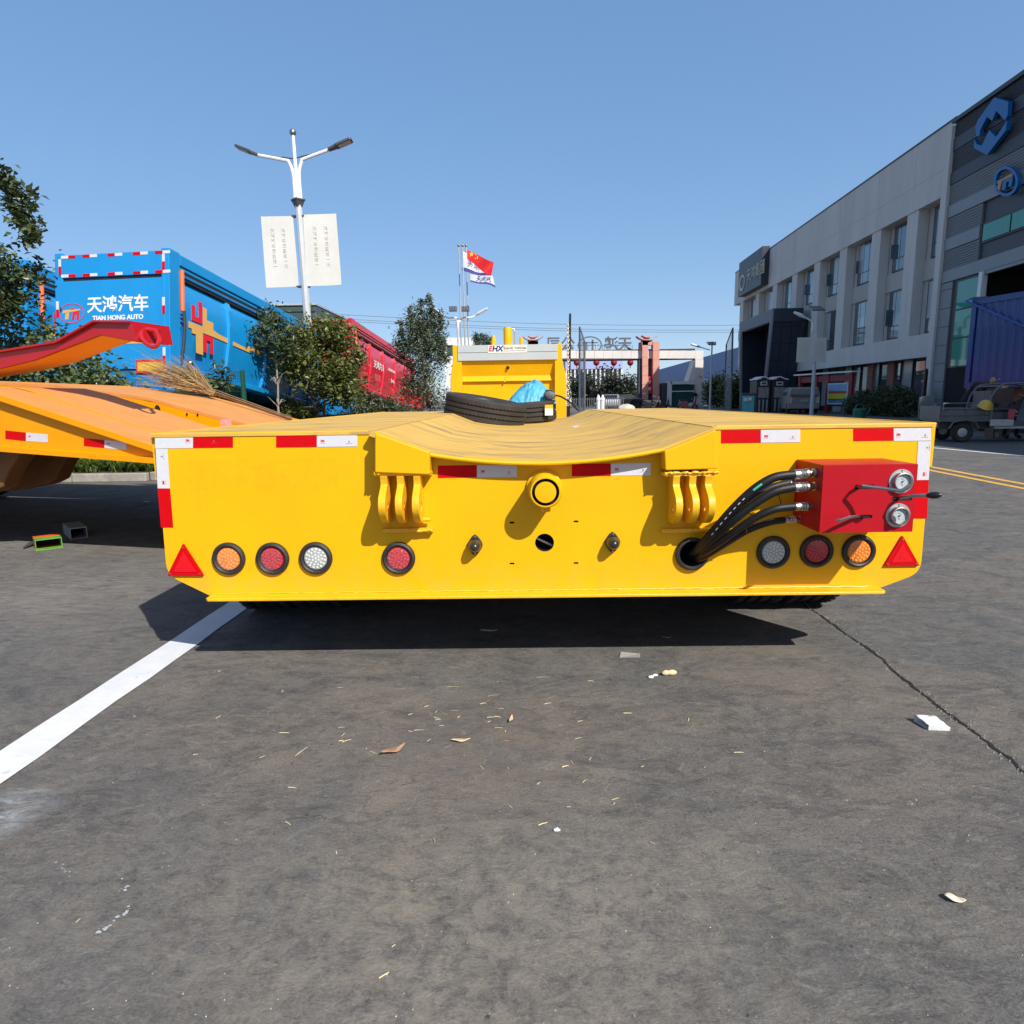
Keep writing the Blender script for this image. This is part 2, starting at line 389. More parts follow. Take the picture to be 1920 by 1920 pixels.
# ------------------------------------------------------------------ planting bed, kerb
soil = mat("dry_soil", (.10, .075, .05), .95, var=.35, vs=5, bump=.6, bs=18)
concrete = mat("kerb_concrete", (.30, .28, .25), .85, var=.2, vs=5, bump=.3, bs=40, dirt=((.12, .1, .08), 6, .5, .7, .6))
bed = [(-16, 9.45), (-5.4, 9.45), (-3.7, 17), (-2.0, 27), (-.6, 45), (-.3, 62), (-1.6, 62), (-3.2, 45), (-4.3, 27), (-5.9, 17), (-6.2, 11.9), (-16, 11.9)]
sb = MB(); sb.prism(bed, lambda a, b, c: (a, b, c), .005, .11)
structure(sb.build("planting_bed", soil))
kp = thing("kerb", "pale concrete kerb along the front of the planting bed under orange trailer", "kerb", (-5.4, 9.38, 0))
km = {}
def kerb_run(a, b, L=.95):
    a = Vector(a); b = Vector(b); d = b-a; n_ = max(1, int(d.length/L)); d.normalize(); q = Vector((-d.y, d.x, 0))
    for i in range(n_):
        p0 = a+(b-a)*(i/n_)+d*.006; p1 = a+(b-a)*((i+1)/n_)-d*.006
        j = random.uniform(-.008, .008); z = .125+random.uniform(-.006, .006)
        mb = MB(); mb.hexa([p0+q*j, p1+q*j, p1+q*(j-.1), p0+q*(j-.1)], [v+Vector((0, 0, z)) for v in (p0+q*j, p1+q*j, p1+q*(j-.1), p0+q*(j-.1))])
        mb.build("kerb_stone", concrete, kp, bevel=.012)
kerb_run((-9.6, 9.42, 0), (-5.3, 9.42, 0)); kerb_run((-5.3, 9.42, 0), (-3.6, 17, 0)); kerb_run((-3.6, 17, 0), (-1.9, 27, 0))
# ================================================================== yellow lowbed trailer
YP = 2.557
def pan(px, py, off=0.0): return P(px, py, YP-off)
XC = (pan(286, 812).x+pan(1752, 796).x)/2
ZD = (pan(286, 812).z+pan(1752, 796).z)/2
tr = thing("lowbed_trailer", "big yellow lowbed trailer seen from behind, standing on the asphalt in front", "trailer", (XC, YP, 0))
def xz(px, py, off=0.0): p = pan(px, py, off); return (p.x, p.z)

# rear panel with real holes
def rnd(poly, r=.02, n=5):
    out = []
    for i, p in enumerate(poly):
        a = Vector(poly[i-1]); b = Vector(p); c = Vector(poly[(i+1) % len(poly)])
        u = (a-b).normalized(); v = (c-b).normalized(); q = min(r, (a-b).length*.4, (c-b).length*.4)
        A = b+u*q; B = b+v*q
        for k in range(n+1):
            t = k/n; out.append(tuple(A*(1-t)**2+b*2*t*(1-t)+B*t*t))
    return out
outer = [xz(290, 812), xz(703, 809), (pan(703, 809).x, ZD-.02), xz(803, 850), xz(1023, 866), xz(1250, 845), xz(1342, 803), xz(1749, 797), xz(1726, 1074), xz(1640, 1106), xz(404, 1122), xz(313, 1078)]
outer = outer[:2]+outer[3:]
sizes = {0: .006, 1: .004, 2: .004, 3: .2, 4: .004, 5: .004, 6: .006, 7: .05, 8: .02, 9: .02, 10: .05}
ro = []
for i, p in enumerate(outer):
    one = rnd(outer, sizes.get(i, .01))
    ro += one[i*6:(i+1)*6]
holes = [circ(*xz(1021, 1018), .0375), circ(*xz(1297, 1038), .058)]
for px, py in ((960, 980), (960, 1057), (1080, 978), (1080, 1056)):
    x, z = xz(px, py); w_, h_ = .0095, .0042
    holes.append([(x-w_, z-h_*.5), (x-w_*.8, z-h_), (x+w_*.8, z-h_), (x+w_, z-h_*.5), (x+w_, z+h_*.5), (x+w_*.8, z+h_), (x-w_*.8, z+h_), (x-w_, z+h_*.5)])
mb = MB(); mb.mesh(platevf(ro, holes, .012), XZ(0, YP+.006, 0))
def panel_mat():
    m = yellow.copy(); m.name = "yellow_panel_paint"; t = m.node_tree; n = t.nodes; b = n["Principled BSDF"]
    src = b.inputs["Base Color"].links[0].from_socket; tc = n.new("ShaderNodeTexCoord"); sp = n.new("ShaderNodeSeparateXYZ"); t.links.new(tc.outputs["Object"], sp.inputs[0])
    def noise(sc, det=6, ro=.7, st=(1, 1, 1)):
        mp = n.new("ShaderNodeMapping"); mp.inputs["Scale"].default_value = st; t.links.new(tc.outputs["Object"], mp.inputs[0])
        q = n.new("ShaderNodeTexNoise"); q.inputs["Scale"].default_value = sc; q.inputs["Detail"].default_value = det; q.inputs["Roughness"].default_value = ro; t.links.new(mp.outputs[0], q.inputs[0]); return q.outputs[0]
    def rng(s_, a, b_, c=0., d=1.):
        q = n.new("ShaderNodeMapRange")
        for i, v in enumerate((a, b_, c, d)): q.inputs[i+1].default_value = v
        t.links.new(s_, q.inputs[0]); return q.outputs[0]
    def mul(*a):
        o_ = a[0]
        for x in a[1:]:
            q = n.new("ShaderNodeMath"); q.operation = 'MULTIPLY'; t.links.new(o_, q.inputs[0]); t.links.new(x, q.inputs[1]); o_ = q.outputs[0]
        return o_
    def mix(f, a, c):
        q = n.new("ShaderNodeMix"); q.data_type = 'RGBA'; t.links.new(f, q.inputs[0]); t.links.new(a, q.inputs[6]); q.inputs[7].default_value = (*c, 1); return q.outputs[2]
    X, Z = sp.outputs[0], sp.outputs[2]
    A, B_ = pan(350, 862), pan(636, 916); x0, x1, z1, z0 = A.x-XC, B_.x-XC, A.z, B_.z; e = .004
    rect_ = mul(rng(X, x0-e, x0+e), rng(X, x1+e, x1-e), rng(Z, z0-e, z0+e), rng(Z, z1+e, z1-e), rng(noise(26, 8, .8), .46, .66, 0, .30))      # glue left by a removed plate
    out = mix(rect_, src, (.42, .24, .01))
    out = mix(rng(noise(7, 8, .75, (1, 1, .12)), .60, .80, 0, .28), out, (.46, .25, .03))            # faint runs
    out = mix(rng(noise(38, 4, .6), .70, .76, 0, .35), out, (.30, .17, .03))                          # specks
    dust = mul(rng(Z, zb+.16, zb), rng(noise(9, 8, .75), .42, .70, 0, .40)); out = mix(dust, out, (.40, .27, .11))   # road dust near the foot
    t.links.new(out, b.inputs["Base Color"]); return m
zb = (pan(404, 1130, .068).z+pan(1640, 1113, .068).z)/2
mb.build("rear_panel", panel_mat(), tr, bevel=.002)
# horizontal flange along the foot of the panel
zl, zr = pan(404, 1121), pan(1640, 1105); zb = (pan(404, 1130, .068).z+pan(1640, 1113, .068).z)/2
mb = MB(); zz = zb+.012
poly = [(zl.x-.012, YP-.055), (zl.x+.0, YP-.068), (zr.x, YP-.068), (zr.x+.012, YP-.055), (zr.x+.012, YP+.07), (zl.x-.012, YP+.07)]
mb.prism(poly, lambda a, b, c: (a, b, c), zz-.012, zz)
mb.build("bottom_flange", yellow2, tr, bevel=.003)
# weld bead above the flange
mb = MB(); mb.tube([(zl.x+.01+i*.02, YP-.003, zz+.002+random.uniform(-.0015, .0015)) for i in range(int((zr.x-zl.x)/.02))], .0028, 6)
mb.build("weld_bead", yellow2, tr, smooth=True)

# deck: flat wings with a shallow trough between
L1 = 4.55
tw = .655; ti = .46; td = .075; sag = .045; lip = .05
prof = [(-1.505, 0), (-tw, 0)]+[(-ti+2*ti*i/14, -td-sag*(1-((i-7)/7)**2)) for i in range(15)]+[(tw, 0), (1.505, 0)]
def deck_sheet(a, b, y0, y1, m, nm, seg=1):
    pr = prof[a:b]; mb = MB(); k = len(pr)
    for s_ in range(seg):
        ya = y0+(y1-y0)*s_/seg; yb = y0+(y1-y0)*(s_+1)/seg
        top = [(XC+x, y, ZD+z) for y in (ya, yb) for x, z in pr]; bot = [(XC+x, y, ZD+z-.012) for y in (ya, yb) for x, z in pr]
        mb.add(top+bot, [(i, i+1, k+i+1, k+i) for i in range(k-1)]+[(2*k+i, 3*k+i, 3*k+i+1, 2*k+i+1) for i in range(k-1)]
               + [(i, 2*k+i, 2*k+i+1, i+1) for i in range(k-1)]+[(k+i, k+i+1, 3*k+i+1, 3*k+i) for i in range(k-1)]+[(0, k, 3*k, 2*k), (k-1, 3*k-1, 4*k-1, 2*k-1)])
    return mb.build(nm, m, tr, smooth=True)
g = .003
deck_sheet(0, 2, YP-.004, YP+L1, deckm, "deck_plate")
deck_sheet(17, 19, YP-.004, YP+L1, deckm, "deck_plate")
prof[1] = (-tw+g, -.003); prof[17] = (tw-g, -.003)
deck_sheet(1, 18, YP-lip, YP+L1, deckm, "trough_plate")
# bright painted edge strips of the deck
for s_ in (-1, 1):
    mb = MB(); x0 = XC+s_*tw*1.02; x1 = XC+s_*1.508
    mb.box(min(x0, x1), max(x0, x1), YP-.0025, YP+.02, ZD-.007, ZD+.003)
    mb.build("deck_edge", yellow, tr, bevel=.003)
    mb = MB(); mb.box(XC+s_*1.508-.012, XC+s_*1.508+.012, YP+.021, YP+L1, ZD-.17, ZD+.003); mb.build("side_rail", yellow, tr, bevel=.003)
mb = MB(); pts = [(XC+x, YP-lip-.004, ZD+z-.008) for x, z in prof[2:17]]
mb.tube(pts, .008, 8); mb.build("trough_lip", yellow, tr, smooth=True)
# closing plate under the trough lip
def bez(pts, n=10):
    out = []; pts = [Vector(p) for p in pts]
    for i in range(len(pts)-1):
        p0 = pts[max(i-1, 0)]; p1 = pts[i]; p2 = pts[i+1]; p3 = pts[min(i+2, len(pts)-1)]
        for k in range(n):
            t = k/n; out.append(.5*((2*p1)+(p2-p0)*t+(2*p0-5*p1+4*p2-p3)*t*t+(3*p1-p0-3*p2+p3)*t**3))
    return out+[pts[-1]]
# hinge brackets with three lugs each
def bracket(q, lugs, padx, sgn):
    c = [pan(px, py, .09) for px, py in q]
    mb = MB(); mb.hexa([(p.x, YP-.09, p.z) for p in c], [(p.x, YP+.002, p.z+(.0 if i > 1 else 0)) for i, p in enumerate(c)])
    br = mb.build("hinge_bracket", yellow, tr, bevel=.004)
    zt = pan(lugs[0], 893, .08).z; zbm = pan(lugs[0], 984, .1).z
    x0, x1 = padx; xa, xb = pan(x0, 890, .07).x, pan(x1, 890, .07).x
    mb = MB(); mb.box(xa, xb, YP-.075, YP-.001, zt, zt+.012)
    n = 26
    mb.tube([(xa+(xb-xa)*i/n, YP-.078+random.uniform(-.003, .003), zt+.012+random.uniform(-.003, .003)) for i in range(n+1)], [.006*random.uniform(.6, 1.3) for _ in range(n+1)], 6)
    mb.build("pad", yellow2, br, smooth=True)
    mb = MB(); zz2 = pan(x0, 996, .03).z
    mb.box(xa+.01, xb-.004, YP-.03, YP-.001, zz2-.006, zz2+.008)
    mb.tube([(xa+.01+(xb-xa-.02)*i/n, YP-.03, zz2+random.uniform(-.003, .003)) for i in range(n+1)], [.005*random.uniform(.6, 1.3) for _ in range(n+1)], 6)
    mb.build("pad", yellow2, br, smooth=True)
    H = zt-zbm
    prof2 = [(0, 0), (-.085, 0), (-.080, -.12*H), (-.082, -.2*H), (-.105, -.3*H), (-.132, -.42*H), (-.142, -.56*H), (-.138, -.70*H), (-.122, -.83*H), (-.098, -.93*H), (-.07, -1.0*H), (0, -1.02*H)]
    sm_ = [(q.x, q.y) for q in bez([Vector((a, b, 0)) for a, b in prof2[1:-1]], 5)]; prof2 = [prof2[0]]+sm_+[prof2[-1]]
    for px in lugs:
        x = pan(px, 940, .12).x
        vf = platevf(prof2, [circ(-.075, -.66*H, .019, 16)], .026)
        mb = MB(); mb.mesh(vf, frame((x, YP, zt), (0, 1, 0), (0, 0, 1), (1, 0, 0)))
        mb.build("lug", yellow2, br, bevel=.004)
    return br
bl = bracket([(703, 812), (805, 848), (805, 890), (703, 886)], (717, 748.5, 780), (702, 808), 1)
br_ = bracket([(1246, 846), (1342, 806), (1346, 879), (1248, 882)], (1272, 1303, 1333), (1244, 1346), -1)
p = pan(795, 974, .03)
mb = MB(); mb.cyl((p.x-.01, YP-.03, p.z), (p.x+.025, YP-.03, p.z), .008, n=10); mb.build("pin", yellow2, bl, smooth=True)
# tow pipe
c = pan(1023, 923, .137); c2 = Vector((c.x, YP-.137, c.z))
mb = MB(); ax = (0, -1, 0); o_ = (c.x, YP, c.z)
mb.lathe([(.061, 0), (.061, .128), (.056, .137), (.051, .137), (.050, .118), (.0405, .118), (.0395, .138), (.0, .140)], o_, ax, 36, [0, 0, 0, 1, 1, 1, 0])
mb.lathe([(.069, .012), (.069, .0), (.06, 0)], o_, ax, 36, 0)
mb.lathe([(.069, .012), (.061, .016)], o_, ax, 36, 0)
mb.build("tow_pipe", [yellow, dark], tr, smooth=True)
mb = MB(); mb.lathe([(.018, -.02), (.018, .018), (.0, .019)], (c.x+.002, YP-.09, c.z-.062), (0, 0, -1), 16)
mb.build("grease_boss", yellow2, tr, smooth=True)
# pale ring where the pipe is welded
# inside of the two round holes: dark boxes behind the panel
mb = MB(); x, z = xz(1021, 1018)
mb.lathe([(.0385, 0), (.0385, .10), (0, .10)], (x, YP+.012, z), (0, 1, 0), 24)
hl = mb.build("cable_hole", dark, tr)
mb = MB(); mb.cyl((x-.05, YP+.035, z+.022), (x+.05, YP+.04, z-.028), .005, n=8); mb.build("rod", galv, hl)

# round lamps -------------------------------------------------------------
def lamp(px, py, lm, bmat, film=False):
    x, z = xz(px, py); o_ = (x, YP, z); ax = (0, -1, 0)
    mb = MB(); mb.lathe([(.0655, 0), (.0665, .006), (.064, .013), (.056, .017), (.0495, .013), (.047, .006), (.046, .0)], o_, ax, 40)
    lo = mb.build("tail_lamp", rubber, tr, smooth=True)
    mb = MB(); mb.lathe([(.0468, .003), (.045, .008), (.03, .0105), (.0, .0115)], o_, ax, 32, 0)
    for ring, cnt in ((0, 1), (.0135, 6), (.026, 11), (.037, 15)):
        for k in range(cnt):
            t = 2*math.pi*k/cnt+ring*40
            mb.ball((x+ring*math.cos(t), YP-.0105+ring*.03, z+ring*math.sin(t)), .0048, 8, 5, 1, (1, .55, 1))
    le = mb.build("lens", [lm, bmat], lo, smooth=True)
    if film:   # crumpled clear protective film
        mb = MB(); n = 14; vs = []; rg = random.Random(px)
        for i in range(n):
            for j in range(n):
                a = -1+2*i/(n-1); b = -1+2*j/(n-1)
                # map square to disc
                u = a*math.sqrt(1-b*b/2); v = b*math.sqrt(1-a*a/2)
                vs.append((x+u*.044, YP-.0165-rg.random()*.006, z+v*.044))
        mb.add(vs, [(i*n+j, (i+1)*n+j, (i+1)*n+j+1, i*n+j+1) for i in range(n-1) for j in range(n-1)])
        mb.build("film", film_m, lo)
film_m = mat("clear_film", (.9, .9, .9), .12, var=.02, alpha=.05, coat=.2)
for px, py, l_, b_, fm in ((430, 1047, lens_amb, bead_amb, 1), (512, 1047, lens_red, bead_red, 1), (593, 1046, lens_wht, bead_wht, 0), (748, 1046, lens_red, bead_red, 1),
                       (1449, 1035, lens_wht, bead_wht, 0), (1530, 1033, lens_red, bead_red, 0), (1609, 1033, lens_amb, bead_amb, 0)):
    lamp(px, py, l_, b_, fm)
# hose grommet
x, z = xz(1297, 1038)
mb = MB(); mb.lathe([(.0655, 0), (.067, .008), (.063, .018), (.056, .02), (.050, .012), (.049, -.02), (.049, -.1), (0, -.1)], (x, YP, z), (0, -1, 0), 40, [0, 0, 0, 0, 0, 1, 1])
mb.build("hose_grommet", [rubber, dark], tr, smooth=True)
# marker lamps on diamond bases
for px, py in ((891, 1021), (1148, 1016)):
    x, z = xz(px, py)
    pl = [(0, .043), (.012, .034), (.027, .012), (.030, 0), (.027, -.012), (.012, -.034), (0, -.043), (-.012, -.034), (-.027, -.012), (-.030, 0), (-.027, .012), (-.012, .034)]
    mb = MB(); mb.prism(pl, lambda a, b, c: (x+a, YP-c, z+b), 0, .016)
    mo = mb.build("marker_lamp", rubber, tr, bevel=.003)
    mb = MB(); mb.lathe([(.0265, .016), (.025, .035), (.0185, .055), (.010, .064), (0, .067)], (x, YP, z), (0, -1, 0), 24)
    mb.build("lens", mat("smoked_lens", (.02, .019, .019), .3, var=.1, coat=.15), mo, smooth=True)
    for s_ in (-1, 1):
        mb = MB(); mb.lathe([(.0045, .0155), (.004, .019), (0, .0195)], (x, YP, z+s_*.034), (0, -1, 0), 12)
        mb.build("screw", steel, mo, smooth=True)
# triangle reflectors
for q in (((345, 1018), (315, 1079), (384, 1079)), ((1690, 1003), (1655, 1061), (1722, 1060))):
    t3 = [Vector(xz(*a)) for a in q]; cen = sum(t3, Vector((0, 0)))/3
    poly = rnd([tuple(v) for v in (t3[0], t3[2], t3[1])], .006, 3)
    mb = MB(); mb.prism(poly, lambda a, b, c: (a, YP-c, b), 0.001, .010)
    to = mb.build("triangle_reflector", tape_r, tr, bevel=.002)
    inn = [tuple(cen+(v-cen)*.62) for v in (t3[0], t3[2], t3[1])]; inn2 = [tuple(cen+(v-cen)*.22) for v in (t3[0], t3[2], t3[1])]
    mb = MB(); mb.prism(inn, lambda a, b, c: (a, YP-c, b), .0101, .0122); mb.prism(inn2, lambda a, b, c: (a, YP-c, b), .0123, .0132)
    mb.build("prism_face", mat("reflex_red", (.60, .006, .012), .3, var=.12, vs=220, spec=.3), to)
    for v in t3:
        v2 = cen+(v-cen)*.80
        mb = MB(); mb.lathe([(.004, .0102), (.0035, .0125), (0, .013)], (v2.x, YP, v2.y), (0, -1, 0), 10); mb.build("rivet", steel, to, smooth=True)

# reflective strips ---------------------------------------------------------
m3 = textvf("3M", .012, 0, 0, .0006)
def strip(q, m, letter=None, curl=False):
    c = [pan(*a) for a in q]; y = YP-.0016
    mb = MB(); mb.hexa([(p.x, y, p.z) for p in c], [(p.x, YP-.0002, p.z) for p in c])
    so_ = mb.build("reflective_strip", m, tr)
    if letter:
        cx, cz, rot = letter; p = pan(cx, cz)
        T = XZ(p.x, y-.0006, p.z) @ Matrix.Rotation(rot, 4, 'Z')
        mb = MB(); mb.mesh(m3, T); mb.add([T @ Vector(v) for v in ((-.009, -.009, 0), (.009, -.009, 0), (.009, -.0082, 0), (-.009, -.0082, 0))], [(0, 1, 2, 3)])
        mb.build("lettering", redink, so_, fix=False)
        d = T @ Matrix.Translation((.102, -.004, 0))
        mb = MB(); mb.mesh(textvf("K", .009, 0, .2, .0004), d); mb.add([d @ Vector(v) for v in ((-.013, -.0075, 0), (.013, -.0075, 0), (.013, -.0066, 0), (-.013, -.0066, 0))], [(0, 1, 2, 3)])
        mb.build("mark", greyink, so_, fix=False)
def rect(x0, y0, x1, y1, s=-1.0):   # s: drop of the right end in pixels
    return [(x0, y0), (x1, y0+s), (x1, y1+s), (x0, y1)]
strip(rect(291, 817, 362, 841), tape_w, (352, 826, 0)); strip(rect(362.4, 816, 437, 840), tape_r)
strip(rect(518, 815, 594, 839), tape_r); strip(rect(594.4, 814, 670, 838), tape_w, (605, 827, 0))
strip(rect(821, 873, 894, 896), tape_r); strip(rect(894.4, 872, 969, 895), tape_w, (905, 884, 0))
strip(rect(1072, 870, 1145, 893), tape_r); strip(rect(1145.4, 869, 1220, 892), tape_w, (1156, 880, 0))
strip(rect(1352, 807, 1426, 831), tape_r); strip(rect(1426.4, 806, 1500, 830), tape_w, (1436, 818, 0))
strip(rect(1600, 804, 1675, 827), tape_r); strip(rect(1675.4, 803, 1745, 827), tape_w, (1684, 815, 0))
strip([(292, 841.6), (314, 841.6), (319, 915.6), (296, 915.6)], tape_w, (307, 905, R(90))); strip([(296, 916), (319, 916), (325, 989), (302, 989)], tape_r)
strip([(1721, 827.6), (1745, 827.6), (1741, 899.6), (1717, 900)], tape_w, (1732, 889, R(90))); strip([(1717, 900.4), (1741, 900), (1738, 972), (1712, 972)], tape_r)

# red control box -------------------------------------------------------------
PB = .232
q = [pan(1543, 870, PB), pan(1722, 872, PB), pan(1711, 999, PB), pan(1537, 998, PB)]
bx0 = (q[0].x+q[3].x)/2; bx1 = (q[1].x+q[2].x)/2; bz1 = (q[0].z+q[1].z)/2; bz0 = (q[2].z+q[3].z)/2
mb = MB(); mb.box(bx0, bx1, YP-PB+.004, YP-.001, bz0, bz1)
cb = mb.build("control_box", redp, tr, bevel=.004)
def slotpoly(px0, px1, py, hh=.0085):
    a = pan(px0, py, PB); b = pan(px1, py, PB); z = (a.z+b.z)/2
    return [(a.x+hh*math.cos(t), z+hh*math.sin(t)) for t in [math.pi/2+math.pi*i/8 for i in range(9)]]+[(b.x+hh*math.cos(t), z+hh*math.sin(t)) for t in [-math.pi/2+math.pi*i/8 for i in range(9)]]
slots = [slotpoly(1606, 1637, 913), slotpoly(1676, 1706, 935, .008), slotpoly(1610, 1632, 969, .007)]
mb = MB(); mb.mesh(platevf([(bx0+.001, bz0+.001), (bx1-.001, bz0+.001), (bx1-.001, bz1-.001), (bx0+.001, bz1-.001)], slots, .0038), XZ(0, YP-PB+.0019, 0))
mb.build("front_plate", redp, cb)
for s_ in slots:
    mb = MB(); mb.prism([(a, b) for a, b in s_], lambda a, b, c: (a, c, b), YP-PB+.0038, YP-PB+.00395); mb.build("slot", dark, cb)
mb = MB(); pl = pan(1540, 968, PB); mb.box(bx0+.003, bx0+.10, YP-PB-.0004, YP-PB+.0002, pl.z-.0006, pl.z+.0006); mb.build("seam", redp, cb)
def gauge(px, py):
    p = pan(px, py, PB+.01); o_ = (p.x, YP-PB, p.z); ax = (0, -1, 0)
    mb = MB()
    mb.lathe([(.043, 0), (.043, .003), (.033, .0035)], o_, ax, 36, 0)
    mb.lathe([(.0335, .003), (.0345, .012), (.032, .020), (.029, .021), (.027, .016), (.0265, .010)], o_, ax, 36, 1)
    mb.lathe([(.0268, .0102), (0, .0102)], o_, ax, 36, 2)
    for k in range(3):
        t = R(90+120*k); mb.ball((p.x+.038*math.cos(t), YP-PB-.004, p.z+.038*math.sin(t)), .0032, 8, 4, 1)
    for k in range(13):
        t = R(225-270*k/12); a, b = .018, .0225
        d = Vector((math.cos(t), 0, math.sin(t))); e = Vector((-math.sin(t), 0, math.cos(t)))*.0006; c_ = Vector((p.x, YP-PB-.0106, p.z))
        mb.quad(c_+d*a-e, c_+d*b-e, c_+d*b+e, c_+d*a+e, 3)
    c_ = Vector((p.x, YP-PB-.012, p.z)); d = Vector((-.72, 0, -.55)).normalized(); e = Vector((d.z, 0, -d.x))
    mb.add([c_-d*.008+e*.0012, c_+d*.019, c_-d*.008-e*.0012], [(0, 1, 2)], 3)
    mb.lathe([(.003, .0105), (.003, .0135), (0, .0138)], o_, ax, 12, 3)
    mb.mesh(textvf("MPa", .0055), XZ(p.x, YP-PB-.0108, p.z+.009), 3); mb.mesh(textvf("8", .010), XZ(p.x, YP-PB-.0108, p.z-.012), 3)
    go = mb.build("gauge", [galv, steel, mat("dial_white", (.40, .43, .45), .4, var=.03), greyink], cb, smooth=True, fix=False)
    mb = MB(); mb.lathe([(.0272, .0165), (.014, .0180), (0, .0185)], o_, ax, 32)
gauge(1692, 903); gauge(1686, 967)
def lever(pts, r=.0058, knob=None):
    mb = MB(); w_ = [pan(*a) for a in pts]; mb.tube(w_, r, 8)
    if knob:
        a, b = pan(*knob[0]), pan(*knob[1]); d = b-a
        mb.tube([a+d*t for t in (0, .1, .35, .7, .92, 1)], [.007, .0095, .012, .0115, .007, .002], 12, 1)
    mb.build("lever", [steel, black], cb, smooth=True)
lever([(1612, 913, PB-.01), (1610, 912, PB+.025), (1618, 911, PB+.05), (1650, 915, PB+.075), (1686, 920, PB+.11), (1694, 918, PB+.115), (1707, 909, PB+.118)])
lever([(1684, 935, PB-.01), (1690, 933, PB+.03), (1715, 929.5, PB+.075), (1745, 929, PB+.10)], knob=((1738, 929, PB+.095), (1766, 928, PB+.13)))
lever([(1612, 969, PB-.01), (1606, 968, PB+.02), (1592, 970, PB+.045), (1573, 977, PB+.075), (1570, 974, PB+.078)])
# hoses with crimped fittings
hose_m = mat("hose_rubber", (.008, .008, .009), .5, var=.2, vs=30, bump=.1, bs=120, spec=.3)
mint = mat("mint_print", (.03, .42, .30), .5, var=.05)
def hose(fit, pts, r=.0165, mark=None):
    """fit: pixel of the box end and of the hose end of the fitting, with stand-off"""
    a = pan(*fit[0]); b = pan(*fit[1])
    path = bez([b+(a-b)*.25, b]+[pan(*p) for p in pts])
    mb = MB(); mb.tube(path, r, 12); ho = mb.build("hose", hose_m, tr, smooth=True)
    d = b-a; A = a
    mb = MB(); k = r/.0165
    mb.tube([A+d*t for t in (-.12, .10, .11, .15, .20, .24, .25, .40, .41, .44, .50, .55, .60, .65, .70, .75, .80, .85, .97, 1.0)], [x_*k for x_ in (.0115, .0115, .0165, .0175, .0175, .0165, .0115, .0115, .0165, .0185, .0185, .0165, .0185, .0165, .0185, .0165, .0185, .0175, .0170, .012)], 14)
    mb.build("fitting", mat("fitting_steel", (.42, .41, .38), .34, 1, var=.25, vs=60, bump=.25, bs=90), ho, smooth=True)
    if mark:
        for (i0, i1, off) in mark:
            mb = MB(); seg = path[i0:i1]
            for i, (u, v) in enumerate(zip(seg[:-1], seg[1:])):
                if off == 0 and i % 2: continue
                dd = (v-u).normalized(); nrm = Vector((0, -1, .35)); nrm = (nrm-dd*nrm.dot(dd)).normalized(); sd = dd.cross(nrm)
                wv = .0035 if off else .0012
                mb.quad(u+nrm*(r+.0006)+sd*wv, v+nrm*(r+.0006)+sd*wv, v+nrm*(r+.0006)-sd*wv, u+nrm*(r+.0006)-sd*wv)
            mb.build("print", mint if off else whitep, ho, fix=False)
hose(((1536, 886, .17), (1487, 890, .185)), [(1450, 896, .19), (1412, 919, .185), (1372, 957, .16), (1332, 1003, .10), (1303, 1034, .01), (1292, 1042, -.09)], mark=[(26, 31, 1), (34, 50, 0)])
hose(((1534, 905, .06), (1478, 906, .08)), [(1440, 917, .09), (1400, 944, .09), (1355, 987, .075), (1322, 1018, .04), (1298, 1036, 0), (1290, 1044, -.09)], r=.0145)
hose(((1538, 911, .17), (1487, 914, .185)), [(1452, 922, .19), (1412, 946, .18), (1372, 978, .155), (1338, 1010, .09), (1310, 1038, .01), (1298, 1046, -.09)])
hose(((1534, 949, .16), (1489, 950, .165)), [(1452, 955, .17), (1412, 973, .155), (1370, 1002, .12), (1336, 1026, .07), (1308, 1044, .005), (1296, 1046, -.09)], r=.0150)
hose(((1508, 972, .06), (1469, 975, .075)), [(1440, 980, .08), (1400, 995, .085), (1362, 1018, .07), (1330, 1038, .04), (1308, 1050, 0), (1298, 1050, -.09)], r=.0135)
for px, py, px2, py2 in ((1402, 955, 1412, 985), (1458, 925, 1462, 955), (1392, 985, 1400, 1000)):   # cable ties
    a = pan(px, py, .15); b = pan(px2, py2, .12)
    mb = MB(); mb.tube([a, a.lerp(b, .5)+Vector((.008, 0, 0)), b], .0018, 6); mb.build("cable_tie", black, tr)
# faint print left by a removed plate, and scuffs are left to the paint itself

